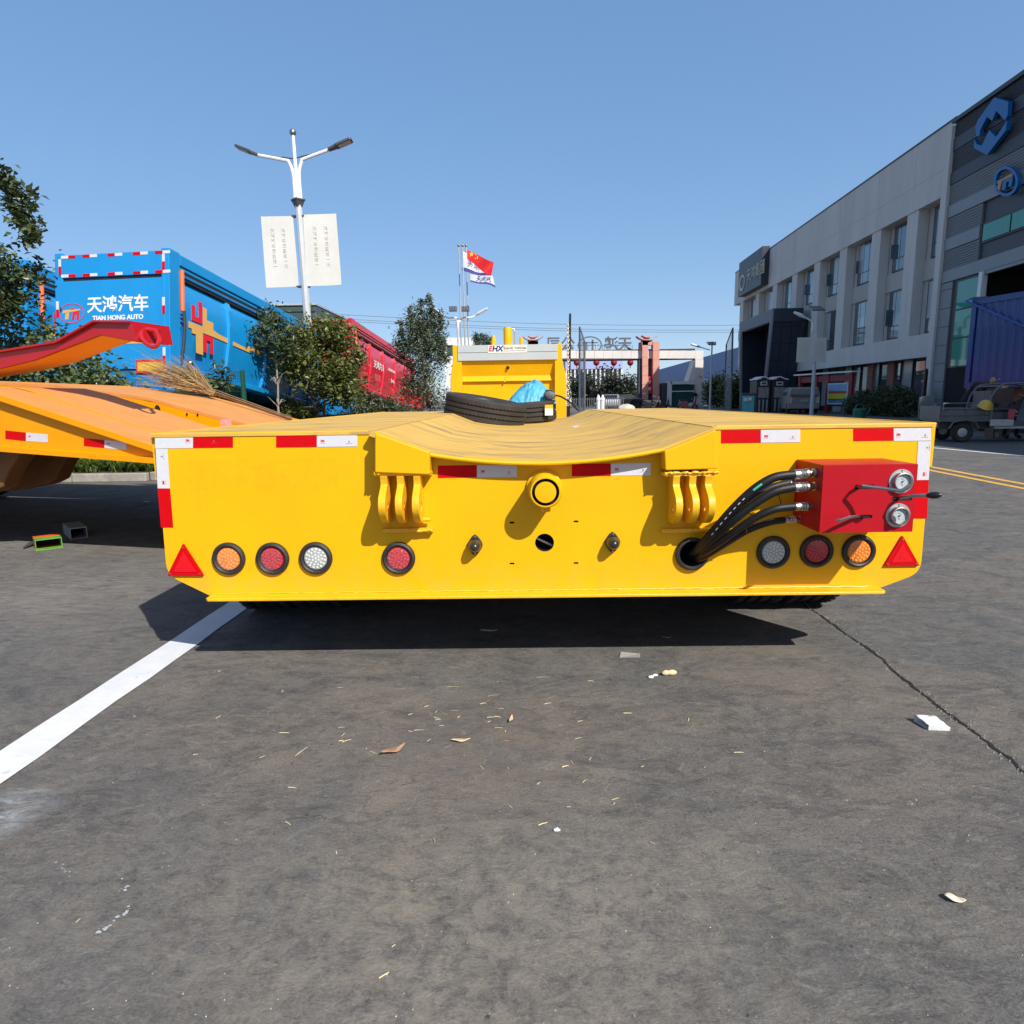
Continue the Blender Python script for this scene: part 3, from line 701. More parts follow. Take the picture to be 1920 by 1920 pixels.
# underside ---------------------------------------------------------------
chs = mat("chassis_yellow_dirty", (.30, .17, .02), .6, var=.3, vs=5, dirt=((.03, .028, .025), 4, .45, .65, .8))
for s_ in (-1, 1):
    mb = MB(); x = XC+s_*.42
    mb.box(x-.09, x+.09, YP+.02, YP+L1+5.6, .40, .415); mb.box(x-.01, x+.01, YP+.02, YP+L1+5.6, .415, ZD-.16); mb.box(x-.09, x+.09, YP+.02, YP+L1, ZD-.16, ZD-.145)
    mb.build("chassis_beam", chs, tr)
for k in range(9):
    mb = MB(); y = YP+.15+k*.52
    mb.box(XC-1.48, XC-.66, y, y+.02, ZD-.15, ZD-.013); mb.build("cross_member", chs, tr); mb = MB(); mb.box(XC+.66, XC+1.48, y, y+.02, ZD-.15, ZD-.013); mb.build("cross_member", chs, tr)
def wheel(parent, x, y, r=.42, w_=.235, face=1, steer=0):
    """tyre lying on axis X, with rim"""
    mb = MB(); h = w_/2
    pr = [(r*.62, -h*.72), (r*.74, -h*.98), (r*.88, -h), (r*.965, -h*.93), (r*.995, -h*.80)]
    for g0 in (-.52, 0, .52):
        pr += [(r, h*(g0-.10)), (r-.014, h*(g0-.07)), (r-.014, h*(g0+.07)), (r, h*(g0+.10))]
    pr += [(r*.995, h*.80), (r*.965, h*.93), (r*.88, h), (r*.74, h*.98), (r*.62, h*.72)]
    mb.lathe(pr, (x, y, r), (1, 0, 0), 48)
    n = 52          # shoulder lugs
    for k in range(n):
        t = 2*math.pi*k/n; d = Vector((0, math.cos(t), math.sin(t))); e = Vector((0, -math.sin(t), math.cos(t)))
        for s_ in (-1, 1):
            c_ = Vector((x+s_*h*.86, y, r))+d*(r*.992)
            vs = [c_+Vector((s_*a*h*.13, 0, 0))+e*(b*.015)+d*(c2*.009) for a in (-1, 1) for b in (-1, 1) for c2 in (-1, 1)]
            mb.add(vs, [(0, 1, 3, 2), (4, 6, 7, 5), (0, 4, 5, 1), (2, 3, 7, 6), (0, 2, 6, 4), (1, 5, 7, 3)])
    o = mb.build("tyre", mat("wheel_rubber", (.012, .011, .011), .8, var=.2, vs=14), parent, smooth=True)
    mb = MB(); mb.lathe([(r*.63, -h*.7), (r*.60, -h*.5), (r*.56, -h*.2), (r*.3, h*.1), (r*.28, h*.4), (0, h*.42)], (x, y, r), (face, 0, 0), 28)
    mb.build("rim", galv, o, smooth=True)
    return o
for ax_i in range(3):
    y = YP+.90+1.25*ax_i
    for x, fc in ((-1.39, -1), (-1.12, 1), (1.12, -1), (1.39, 1)):
        wheel(tr, XC+x, y, .40, .225, fc)
    mb = MB(); mb.cyl((XC-1.3, y, .40), (XC+1.3, y, .40), .075, n=14); mb.box(XC-.5, XC-.34, y-.12, y+.12, .40, .55); mb.box(XC+.34, XC+.5, y-.12, y+.12, .40, .55); mb.build("axle", chs, tr)
# low main deck between the tail and the gooseneck
YG = 13.6
mb = MB(); mb.box(XC-1.5, XC+1.5, YP+L1+.02, YG-.4, .50, .72); mb.build("main_deck", deckm, tr)
# gooseneck --------------------------------------------------------------
def gn(px, py, o_=0): p = P(px, py, YG+o_); return p
gl = gn(848, 645).x; gr_ = gn(1054, 645).x; gt = gn(950, 646).z; gb = gn(950, 676).z
gl2 = gn(844.5, 720).x; gr2 = gn(1062, 720).x; il = gn(866, 700).x; ir = gn(1040, 690).x
for a, b, a2, b2 in ((gl, il, gl2, il), (ir+.0, gr_, ir, gr2)):
    mb = MB(); z0 = .50
    zs = [gt, gb, gb-.35, z0]
    xs = [(a, b), (a if a == gl else ir, b), (a2, b2), (a2, b2)]
    xs = [(a, b), (a, b), (a2, b2), (a2, b2)]
    for i in range(3):
        (u0, u1), (v0, v1) = xs[i], xs[i+1]
        mb.hexa([(u0, YG, zs[i]), (u1, YG, zs[i]), (u1, YG+1.9, zs[i]), (u0, YG+1.9, zs[i])], [(v0, YG, zs[i+1]), (v1, YG, zs[i+1]), (v1, YG+1.9, zs[i+1]), (v0, YG+1.9, zs[i+1])])
    mb.build("gooseneck_cheek", yellow, tr, bevel=.012)
mb = MB(); mb.box(il+.002, ir-.002, YG+.03, YG+1.9, gb, gt-.01); mb.build("gooseneck_beam", yellow, tr, bevel=.01)
fc = [(gb, .03), (gn(950, 704).z, .13), (gn(950, 714).z, .09), (gn(950, 716).z, .15), (.52, .17)]
for i in range(4):
    (za, ya), (zb_, yb) = fc[i], fc[i+1]
    mb = MB(); mb.hexa([(il, YG+ya, za), (ir, YG+ya, za), (ir, YG+ya+.03, za), (il, YG+ya+.03, za)], [(il, YG+yb, zb_), (ir, YG+yb, zb_), (ir, YG+yb+.03, zb_), (il, YG+yb+.03, zb_)])
    mb.build("recess_plate", yellow, tr)
h_ = gn(952, 689); mb = MB(); mb.cyl((h_.x, YG+.05, h_.z), (h_.x, YG+.12, h_.z), .032, n=16); mb.build("keyhole", dark, tr)
mb = MB(); s0 = gn(950, 705); mb.hexa([(s0.x-.02, YG+.10, s0.z), (s0.x+.02, YG+.10, s0.z), (s0.x+.02, YG+.16, s0.z), (s0.x-.02, YG+.16, s0.z)], [(s0.x-.06, YG+.07, s0.z-.11), (s0.x-.03, YG+.07, s0.z-.11), (s0.x-.03, YG+.12, s0.z-.11), (s0.x-.06, YG+.12, s0.z-.11)]); mb.build("rib", yellow, tr)
greyb = mat("grey_board", (.40, .44, .45), .5, var=.04, vs=4)
bl0 = gn(858, 646).x; br0 = gn(1045, 646).x
for za, zb_ in ((gt-.005, gn(950, 660.5).z+.004), (gn(950, 660.5).z-.004, gb+.006)):
    mb = MB(); mb.box(bl0, br0, YG-.02, YG-.001, zb_, za); mb.build("board_plank", greyb, tr, bevel=.003)
# logo plate
mb = MB(); a, b = gn(915, 648), gn(988, 661); mb.box(a.x, b.x, YG-.026, YG-.021, b.z, a.z); lp = mb.build("logo_plate", mat("cream_plate", (.68, .67, .60), .5, var=.04), tr)
navy = mat("navy_ink", (.01, .03, .16), .45, var=.03)
pc = gn(923, 654.5); H_ = a.z-b.z
mb = MB(); mb.mesh(textvf("E", H_*.95, .001, .2, .004), XZ(gn(919, 654).x, YG-.028, pc.z)); mb.build("lettering", redink, lp, fix=False)
mb = MB(); mb.mesh(textvf("HX", H_*1.0, .001, .2, .006), XZ(gn(932.5, 654).x, YG-.028, pc.z)); mb.build("lettering", navy, lp, fix=False)
mb = MB(); mb.mesh(textvf("Special Vehicles", H_*.50, .001, .2, .001), XZ(gn(965, 653).x, YG-.028, gn(965, 652.5).z)); mb.box(gn(945, 658).x, gn(985, 658).x, YG-.028, YG-.027, gn(945, 658.6).z, gn(945, 657.8).z); mb.build("lettering", greyink, lp, fix=False)
# hydraulics standing on the gooseneck
for px0, px1, py, ty in ((944, 960, 614, 0), (920.5, 930, 629, 1), (974, 980.5, 632, 2)):
    a, b = gn(px0, py, .8), gn(px1, py, .8); r_ = (b.x-a.x)/2; x = (a.x+b.x)/2
    mb = MB(); z1 = a.z
    pr = [(r_, gt-.03), (r_, z1-.03), (r_*.85, z1), (0, z1)] if ty != 1 else [(r_, gt-.03), (r_, z1-.12), (r_*.35, z1), (0, z1)]
    mb.lathe(pr, (x, YG+.8, 0), (0, 0, 1), 20); mb.build("cylinder", yellow, tr, smooth=True)
p_ = [gn(960, 617, .8), gn(964, 617, .8), gn(965, 622, .8), Vector((gn(965, 640, .8).x, YG+.8, gt-.03))]
mb = MB(); mb.tube(p_, .018, 8); mb.build("pipe", galv, tr, smooth=True)
# black post with a hanging chain at the right of the gooseneck
a, b = gn(1069, 588, .3), gn(1065.5, 770, .3); b = Vector((b.x, b.y, .5))
mb = MB(); mb.tube([b, a], [.035, .022], 8); mb.build("stanchion", black, tr, smooth=True)
mb = MB(); a, b = gn(1065, 610, .25), gn(1065.5, 762, .25); n = 40
for k in range(n):
    c_ = a.lerp(b, k/n)+Vector((random.uniform(-.01, .01), 0, 0)); L_ = (a-b).length/n*.72; w2 = .022
    ring = [c_+Vector(((w2*math.cos(t) if k % 2 else 0), (0 if k % 2 else w2*math.cos(t)), L_*math.sin(t))) for t in [2*math.pi*i/10 for i in range(11)]]
    mb.tube(ring, .008, 5, cap=False)
mb.build("chain", mat("chain_steel", (.62, .55, .47), .5, .5, var=.2, vs=30), tr, smooth=True)
# legs under gooseneck so that it stands
for s_ in (-1, 1):
    mb = MB(); mb.box(XC+s_*.7-.07, XC+s_*.7+.07, YG+1.0, YG+1.14, .03, .5); mb.box(XC+s_*.7-.14, XC+s_*.7+.14, YG+.93, YG+1.21, 0, .03); mb.build("support_leg", chs, tr)
mb = MB(); mb.box(XC-1.0, XC+1.0, YG-.45, YG+1.9, .44, .51); mb.build("gooseneck_base", chs, tr)
# ================================================================== loose things on the yellow deck
def deckz(x):
    d = abs(x-XC)
    if d >= tw: return ZD
    if d >= ti: return ZD-td*(tw-d)/(tw-ti)
    return ZD-td-sag*(1-(d/ti)**2)
def lay_tyre(name, label, px0, px1, py, D, tilt, roll, rr, hh, seat):
    """a tyre lying on its side"""
    c = P((px0+px1)/2, py, D)
    o = thing(name, label, "tyre", (c.x, c.y, seat), group="spare tyres lying on the trailer deck")
    mb = MB(); h = hh/2; r = rr
    pr = [(r*.60, -h*.80), (r*.72, -h), (r*.88, -h), (r*.965, -h*.95), (r*.995, -h*.84)]
    for g0 in (-.42, 0, .42):
        pr += [(r, h*(g0-.08)), (r-.013, h*(g0-.05)), (r-.013, h*(g0+.05)), (r, h*(g0+.08))]
    pr += [(r*.995, h*.84), (r*.965, h*.95), (r*.88, h), (r*.72, h), (r*.60, h*.80)]
    mb.lathe(pr, (0, 0, h), (0, 0, 1), 64)
    # zig-zag edges of the outer grooves
    n = 64
    for g0 in (-.42, .42):
        for k in range(n):
            t0 = 2*math.pi*k/n; t1 = 2*math.pi*(k+1)/n; tm = (t0+t1)/2
            zc = h+h*(g0+.09)
            q = lambda t, z_, rad: (rad*math.cos(t), rad*math.sin(t), z_)
            mb.add([q(t0, zc, r-.010), q(t1, zc, r-.010), q(tm, zc-.012, r-.008), q(t0, zc+.006, r+.001), q(t1, zc+.006, r+.001), q(tm, zc-.010, r+.001)], [(3, 4, 5), (0, 2, 1), (0, 3, 5, 2), (1, 2, 5, 4)])
    t_ = mb.build("tread", tyre_m, o, smooth=True, local=True)
    mb = MB(); mb.lathe([(r*.60, h*.2), (r*.57, h*.4), (r*.57, h*1.6), (r*.60, h*1.8)], (0, 0, 0), (0, 0, 1), 40); mb.build("bead", rubber, o, smooth=True, local=True)
    o.rotation_euler = (R(tilt), R(roll), 0)
    return o
t1 = lay_tyre("tyre", "dark tyre tipped up on its left edge, nearer one on the yellow deck", 832, 981, 764, 6.15, 3, 10.5, .375, .205, 0)
t2 = lay_tyre("tyre", "tyre lying flat behind the tipped one, with a yellow sticker on its tread", 925, 1040, 762, 6.75, 2, -3, .33, .20, 0)
t1.location.z = deckz(t1.location.x)+.010; t2.location.z = deckz(t2.location.x)+.012
# sticker
p = P(1030, 768, 6.44)
mb = MB(); mb.hexa([(p.x-.042, p.y, p.z-.055), (p.x+.036, p.y+.02, p.z-.055), (p.x+.036, p.y+.02, p.z+.045), (p.x-.042, p.y, p.z+.045)], [(p.x-.042, p.y+.002, p.z-.055), (p.x+.036, p.y+.022, p.z-.055), (p.x+.036, p.y+.022, p.z+.045), (p.x-.042, p.y+.002, p.z+.045)])
mb.hexa([(p.x-.042, p.y-.001, p.z+.01), (p.x+.036, p.y+.019, p.z+.01), (p.x+.036, p.y+.019, p.z+.0455), (p.x-.042, p.y-.001, p.z+.0455)], [(p.x-.042, p.y, p.z+.01), (p.x+.036, p.y+.02, p.z+.01), (p.x+.036, p.y+.02, p.z+.0455), (p.x-.042, p.y, p.z+.0455)], 1)
so_ = mb.build("sticker", [whitep, yellow], None, org=p)
tag(so_, "small yellow and white sticker at the right end of the flat tyre", "sticker")
# crumpled blue tarp heaped on the flat tyre
tc_ = P(998, 752, 6.85)
rg = np.random.default_rng(5); n = 64; vs = []; fs = []
ztop = P(990, 712, 6.85).z-tc_.z; wl = P(950, 752, 6.85).x-tc_.x; wr = P(1041, 752, 6.85).x-tc_.x
from mathutils import noise as mn
def crease(x, y, z=0.0):
    return sum(a*(1-2*abs(mn.noise(Vector((x*f, y*f, z+f))))) for f, a in ((1.3, .5), (2.7, .3), (5.4, .14), (10, .06)))
for i in range(n):
    for j in range(n):
        u = -1+2*i/(n-1); v = -1+2*j/(n-1)
        prof_h = max(0, 1-abs(u)**3.2)*max(0, 1-abs(v)**3)*(.70+.30*math.exp(-((u-.12)/.5)**2))
        c1_ = crease(u*1.1+.6*v, v*.9, 3.0)
        z_ = ztop*prof_h*(.80+.34*c1_)+.02*crease(u*3, v*3, 7)*prof_h
        x_ = wl+(wr-wl)*(u+1)/2+.018*crease(u*2, v*2, 11); y_ = v*.25+.03*crease(u*2, v*2, 15)
        vs.append((x_, y_, max(z_-.03, -.06)))
fs = [(i*n+j, (i+1)*n+j, (i+1)*n+j+1, i*n+j+1) for i in range(n-1) for j in range(n-1)]
mb = MB(); mb.add(vs, fs); to = mb.build("tarpaulin", mat("blue_tarp", (.07, .33, .48), .55, var=.15, vs=6, bump=.2, bs=30), None)
to.location = tc_; to.data.polygons.foreach_set("use_smooth", [True]*len(to.data.polygons))
tag(to, "crumpled light blue tarpaulin heaped on the flat tyre", "tarp")
mb = MB(); c_ = P(1030, 741, 6.6); mb.ball((0, 0, 0), .05, 12, 8, 0, (1.2, .8, 1)); mb.tube([(-.05, 0, .0), (-.03, -.02, .05), (.03, -.02, .05), (.06, 0, -.02)], .008, 6)
tag(mb.build("rag_bundle", mat("grey_rag", (.10, .11, .13), .8, var=.4, vs=40, bump=.6, bs=40), None, smooth=True), "dark grey rag bundle at the right end of the blue tarp", "rag").location = c_
cb_ = bez([P(1040, 741, 6.6), P(1052, 744, 6.7), P(1068, 754, 6.8), P(1083, 769, 6.9)])
mb = MB(); mb.tube(cb_, .009, 6); tag(mb.build("cable", black, None, smooth=True), "thin black cable running from the tarp to the right over the deck", "cable")
pp = P(1085, 800.5, 4.3); zz = deckz(pp.x)+.004; pp = G(1085, 800.5, zz)
mb = MB(); mb.add([(pp.x-.055, pp.y-.015, zz), (pp.x+.03, pp.y-.05, zz+.004), (pp.x+.075, pp.y+.06, zz+.012), (pp.x-.02, pp.y+.055, zz+.006)], [(0, 1, 2, 3)])
tag(mb.build("paper_scrap", whitep, None), "white paper scrap lying on the yellow deck", "paper")

# ================================================================== orange trailer parked across on the left
N0 = Vector((-2.2, 4.26, 0)); U = Vector((.978, -.21, 0)).normalized(); V = Vector((.21, .978, 0)).normalized()
def nf(px, py, v):      # pixel on the vertical plane at distance v behind the near side -> (u, z)
    d = ray(px, py); o_ = Vector((0, 0, CAMH)); q = N0+V*v
    k = (q-o_).dot(V)/d.dot(V); p = o_+d*k
    return ((p-N0).dot(U), p.z)
def uvz(u, v, z): return N0+U*u+V*v+Vector((0, 0, z))
ot = thing("orange_trailer", "orange sloping-tail trailer parked across at the left behind the yellow one", "trailer", tuple(N0))
nt_ = [nf(0, 742, 0), nf(290, 838, 0)]; sl_ = (nt_[1][1]-nt_[0][1])/(nt_[1][0]-nt_[0][0])
ftop = [nf(0, 715, 2.95), nf(250, 725, 2.95), nf(400, 745, 2.95), nf(570, 790, 2.95)]
UE = .42                                                             # rear end of the tail
def ztop1(u): return min(nt_[0][1]+sl_*(u-nt_[0][0]), 1.22)
def ztop2(u):
    q = [(-9, ftop[0][1]+.02)]+ftop+[(2.0, ftop[3][1]-.4)]
    for a, b in zip(q[:-1], q[1:]):
        if u <= b[0]: return a[1]+(b[1]-a[1])*(u-a[0])/(b[0]-a[0])
    return q[-1][1]
def slab(name, v0, v1, zf, m, th=.03, u0=-7.8, u1=UE, n=36, parent=None):
    mb = MB(); us = [u0+(u1-u0)*i/n for i in range(n+1)]; vs = []
    for u in us:
        z = zf(u); vs += [uvz(u, v0, z), uvz(u, v1, z), uvz(u, v1, z-th), uvz(u, v0, z-th)]
    fs = [(0, 1, 2, 3), tuple(4*n+k for k in (3, 2, 1, 0))]+[(4*i+k, 4*i+4+k, 4*i+4+(k+1) % 4, 4*i+(k+1) % 4) for i in range(n) for k in range(4)]
    mb.add(vs, fs); return mb.build(name, m, parent or ot)
slab("ramp_deck", .012, .98, ztop1, orange_dk); slab("ramp_deck", 1.95, 2.938, ztop2, orange_dk)
slab("top_flange", 0, .010, lambda u: ztop1(u)+.004, orange, .042); slab("top_flange", 2.94, 2.95, lambda u: ztop2(u)+.004, orange, .04)
slab("weld_seam", .33, .345, lambda u: ztop1(u)+.006, orange, .006, -2.6, .1)
slab("centre_floor", .98, 1.94, lambda u: min(ztop1(u), ztop2(u))-.20, orange_dk)
def wall(name, v, ztf, zbf, m, u0=-7.8, u1=UE, th=.014, n=30):
    mb = MB(); us = [u0+(u1-u0)*i/n for i in range(n+1)]; vs = []
    for u in us: vs += [uvz(u, v, ztf(u)), uvz(u, v+th, ztf(u)), uvz(u, v+th, zbf(u)), uvz(u, v, zbf(u))]
    mb.add(vs, [(0, 1, 2, 3), tuple(4*n+k for k in (3, 2, 1, 0))]+[(4*i+k, 4*i+4+k, 4*i+4+(k+1) % 4, 4*i+(k+1) % 4) for i in range(n) for k in range(4)])
    return mb.build(name, m, ot)
nb_ = [nf(0, 838, .0), nf(290, 860, .0)]; sb_ = (nb_[1][1]-nb_[0][1])/(nb_[1][0]-nb_[0][0])
zbot = lambda u: nb_[0][1]+sb_*(u-nb_[0][0])
wall("side_web", .048, lambda u: ztop1(u)-.031, lambda u: min(zbot(u), ztop1(u)-.06), orange)
wall("inner_web", .96, lambda u: ztop1(u)-.031, lambda u: min(zbot(u), ztop1(u)-.06), orange)
wall("inner_web", 1.952, lambda u: ztop2(u)-.031, lambda u: min(ztop2(u)-.20, zbot(u)+.15), orange)
wall("side_web", 2.86, lambda u: ztop2(u)-.031, lambda u: min(zbot(u), ztop2(u)-.06), orange)
mbs = slab("bottom_flange", -.0, .16, lambda u: zbot(u)+.001, orange, .034); slab("bottom_flange", 2.80, 2.93, lambda u: zbot(u)+.001, orange, .034)
for px, py in ((295, 769), (350, 777), (370, 778)):
    u, z = nf(px, py, 1.945); r_ = .05 if px == 295 else .014
    mb = MB(); mb.prism(circ(u, z, r_*.62, 16, r_), lambda a, b, c: uvz(a, 1.944+c, b), 0, .006); mb.build("oval_hole", dark, ot)
# end plates of the tail
for v0, v1, zf in ((.1, 1.03, ztop1), (1.97, 2.86, ztop2)):
    mb = MB(); zz = zf(UE)-.032
    mb.hexa([uvz(UE-.02, v0, zz), uvz(UE-.02, v1, zz), uvz(UE-.005, v1, zz), uvz(UE-.005, v0, zz)], [uvz(UE-.02, v0, zz-.16), uvz(UE-.02, v1, zz-.16), uvz(UE-.005, v1, zz-.16), uvz(UE-.005, v0, zz-.16)]); mb.build("end_plate", orange, ot)
def ostrip(q, m, lt=None):
    w_ = [uvz(*(lambda t: (t[0], .046, t[1]))(nf(px, py, .046))) for px, py in q]
    mb = MB(); mb.hexa(w_, [p+V*.0015 for p in w_]); s_ = mb.build("reflective_strip", m, ot)
    if lt:
        u, z = nf(*lt, .044); T = frame(uvz(u, .044, z), U, (0, 0, 1), -V)
        mb = MB(); mb.mesh(m3, T); mb.build("lettering", redink, s_, fix=False)
ostrip([(10, 807), (48, 811), (48, 827), (10, 823)], tape_r); ostrip([(49, 811), (89, 814.5), (89, 829.5), (49, 827)], tape_w, (55, 818))
ostrip([(157, 821.5), (195, 825), (195, 840), (157, 836)], tape_r); ostrip([(196, 825), (237, 829), (237, 844), (196, 840)], tape_w, (203, 832))
# cross ribs of the tail, seen past the yellow deck
for u in (-.35, .0, .3):
    mb = MB(); z = min(ztop1(u), ztop2(u))-.05
    mb.hexa([uvz(u-.03, .985, z), uvz(u+.03, .985, z), uvz(u+.03, 1.94, z), uvz(u-.03, 1.94, z)], [uvz(u-.03, .985, z-.1), uvz(u+.03, .985, z-.1), uvz(u+.03, 1.94, z-.1), uvz(u-.03, 1.94, z-.1)]); mb.build("cross_rib", orange, ot)
# wheels, suspension
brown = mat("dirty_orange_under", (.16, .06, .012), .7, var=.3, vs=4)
def owheel(u, v, r=.43, w_=.24):
    c = uvz(u, v, r); mb = MB(); h = w_/2
    pr = [(r*.6, -h*.7), (r*.75, -h), (r*.9, -h), (r*.98, -h*.85), (r, -h*.6), (r, h*.6), (r*.98, h*.85), (r*.9, h), (r*.75, h), (r*.6, h*.7)]
    mb.lathe(pr, c, V, 40); o_ = mb.build("tyre", tyre_m, ot, smooth=True)
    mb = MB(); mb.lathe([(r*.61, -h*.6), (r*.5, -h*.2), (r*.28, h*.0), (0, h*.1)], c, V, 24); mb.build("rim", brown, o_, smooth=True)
for u in (-4.9, -6.0, -7.1):
    for v in (.30, .58, 2.38, 2.66): owheel(u, v)
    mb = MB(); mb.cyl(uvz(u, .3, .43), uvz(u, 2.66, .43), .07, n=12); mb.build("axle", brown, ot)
for v in (.18, .62):     # slanted spring hanger behind the last wheel
    mb = MB(); zz = zbot(-1.3)+.02
    poly = [(-2.9, zz), (-1.38, zz), (-1.58, .62), (-1.66, .50), (-1.76, .46), (-2.1, .40), (-2.9, .40)]
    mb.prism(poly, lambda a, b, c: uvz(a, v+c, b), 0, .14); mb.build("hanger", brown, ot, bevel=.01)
for v in (.8, 2.05):
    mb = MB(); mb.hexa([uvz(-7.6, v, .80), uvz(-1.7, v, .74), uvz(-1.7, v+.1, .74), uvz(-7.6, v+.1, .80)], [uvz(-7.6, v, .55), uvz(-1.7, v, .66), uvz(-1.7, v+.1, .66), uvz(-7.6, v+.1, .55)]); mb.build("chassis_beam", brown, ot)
# raised red ramp
VR = .42; WR = .36
top = [nf(*p, VR) for p in ((-260, 690), (-120, 676), (0, 661), (109, 643), (180, 604), (245, 605))]
bot = [nf(*p, VR) for p in ((252, 640), (187, 628), (65, 675), (0, 691), (-120, 712), (-260, 735))]
und = [(a, b-.004) for a, b in bot]
redr = mat("red_ramp_paint", (.37, .006, .010), .4, var=.08, vs=3, coat=.2)
ramp = None
for v0 in (VR, VR+WR-.02):
    mb = MB(); mb.prism(top+bot, lambda a, b, c: uvz(a, v0+c, b), 0, .02)
    r_ = mb.build("ramp_side", redr, ot, bevel=.003)
mb = MB(); vs = []
for (a, b) in top: vs += [uvz(a, VR-.03, b+.012), uvz(a, VR+WR+.02, b+.012), uvz(a, VR+WR+.02, b-.002), uvz(a, VR-.03, b-.002)]
n = len(top)-1
mb.add(vs, [(0, 1, 2, 3), tuple(4*n+k for k in (3, 2, 1, 0))]+[(4*i+k, 4*i+4+k, 4*i+4+(k+1) % 4, 4*i+(k+1) % 4) for i in range(n) for k in range(4)]); mb.build("ramp_top", redr, ot)
mb = MB(); vs = []
for (a, b) in und: vs += [uvz(a, VR+.021, b+.010), uvz(a, VR+WR-.021, b+.010), uvz(a, VR+WR-.021, b), uvz(a, VR+.021, b)]
n = len(und)-1
mb.add(vs, [(0, 1, 2, 3), tuple(4*n+k for k in (3, 2, 1, 0))]+[(4*i+k, 4*i+4+k, 4*i+4+(k+1) % 4, 4*i+(k+1) % 4) for i in range(n) for k in range(4)]); mb.build("ramp_underside", orange, ot)
mb = MB(); e0 = top[-1]; e1 = bot[0]
mb.hexa([uvz(e0[0], VR, e0[1]), uvz(e0[0], VR+WR, e0[1]), uvz(e0[0]+.02, VR+WR, e0[1]), uvz(e0[0]+.02, VR, e0[1])], [uvz(e1[0], VR, e1[1]), uvz(e1[0], VR+WR, e1[1]), uvz(e1[0]+.02, VR+WR, e1[1]), uvz(e1[0]+.02, VR, e1[1])]); mb.build("ramp_end", redr, ot)
sh = [uvz(*(lambda t: (t[0], VR+dv, t[1]))(nf(px, py, VR+dv))) for px, py, dv in ((268, 616, .10), (264, 625, .06), (270, 640, .03), (284, 650, .03), (294, 648, .04), (298, 636, .06), (292, 622, .10))]
mb = MB(); mb.tube(bez(sh, 6), .016, 8); mb.cyl(sh[0]+V*.03, sh[-1]+V*.03, .02, n=10); mb.build("shackle", redr, ot, smooth=True)
mb = MB(); a = top[0]; mb.hexa([uvz(a[0]-.1, VR, a[1]), uvz(a[0]+.05, VR, a[1]), uvz(a[0]+.05, VR+WR, a[1]), uvz(a[0]-.1, VR+WR, a[1])], [uvz(a[0]-.1, VR, 1.1), uvz(a[0]+.05, VR, 1.1), uvz(a[0]+.05, VR+WR, 1.1), uvz(a[0]-.1, VR+WR, 1.1)]); mb.build("ramp_hinge", redr, ot)
# small pink tag stuck on the tail
u, z = nf(425, 793, 1.06)
mb = MB(); mb.box(-.05, .05, 0, .004, -.03, .03); mb.v = [tuple(uvz(u+x, 1.05+y, z+zz_)) for x, y, zz_ in mb.v]; mb.build("tag", mat("pink_tag", (.62, .30, .28), .7, var=.2, vs=30), ot)
# ------------------------------------------------------------------ twig broom lying on the far strip
def bp_(px, py, v, lift=0): u, z = nf(px, py, v); return uvz(u, v, max(z, ztop2(u)+.01)+lift)
neck = bp_(400, 741, 2.80, .02); tail = bp_(548, 792, 2.70, .01)
bt = thing("twig_broom", "straw-coloured twig broom lying across the orange trailer's far edge", "broom", tuple(neck))
mb = MB(); rg = random.Random(3)
for k in range(420):
    e = bp_(235+rg.random()*120, 660+rg.random()*55, 2.75+rg.random()*.25); 
    f = rg.random(); e = neck.lerp(e, .55+.5*rg.random())+Vector((rg.gauss(0, .03), rg.gauss(0, .05), rg.gauss(0, .035)))
    m1 = neck.lerp(e, .5)+Vector((rg.gauss(0, .02), rg.gauss(0, .03), rg.gauss(.0, .03)+.02))
    mb.tube([neck+Vector((rg.gauss(0, .015), rg.gauss(0, .015), rg.gauss(0, .015))), m1, e], [.004, .003, .0012], 3, cap=False)
o = mb.build("twigs", mat("dry_twig", (.36, .25, .12), .8, var=.25, vs=10, island=.4), bt, fix=False); o["kind"] = "stuff"
for k in range(7):
    d = Vector((0, rg.gauss(0, .02), rg.gauss(0, .012)+.01))
    mb = MB(); mb.tube([neck+d, neck.lerp(tail, .5)+d*.8, tail+d*.6], .006, 5); mb.build("stick", mat("broom_stick", (.22, .14, .07), .8, var=.3, vs=8), bt)
# ------------------------------------------------------------------ steel box sections on the ground
def boxtube(name, label, px, py, w_, h_, L, ang, m0, m1):
    p = G(px, py); t_ = .005
    o_ = thing(name, label, "steel tube", (p.x, p.y, 0), rot=(0, 0, ang))
    mb = MB()
    for i, (a, b) in enumerate(((0, L*.5), (L*.5, L))):
        mi = i
        mb.box(-w_/2, w_/2, a, b, 0, t_, mi); mb.box(-w_/2, w_/2, a, b, h_-t_, h_, mi); mb.box(-w_/2, -w_/2+t_, a, b, t_, h_-t_, mi); mb.box(w_/2-t_, w_/2, a, b, t_, h_-t_, mi)
    mb.build("tube_wall", [m0, m1], o_, local=True)
    mb = MB(); mb.box(-w_/2+t_, w_/2-t_, L-.006, L-.002, t_, h_-t_); mb.build("end_cap", dark, o_, local=True)
boxtube("box_section", "short green and orange steel box tube lying on the asphalt edge of shadow", 93, 1030, .17, .082, .20, R(40), mat("green_paint", (.12, .32, .04), .5, var=.3, vs=12), mat("orange_red_paint", (.62, .10, .02), .5, var=.2, vs=12))
boxtube("box_section", "grey steel box tube lying behind the green one in the trailer's shadow", 149, 1010, .12, .092, .36, R(42), galv, galv)
mb = MB(); a = G(45, 1030); b = G(72, 1020); mb.tube([a+Vector((0, 0, .012)), a.lerp(b, .5)+Vector((0, 0, .022)), b+Vector((0, 0, .02))], [.008, .018, .008], 6)
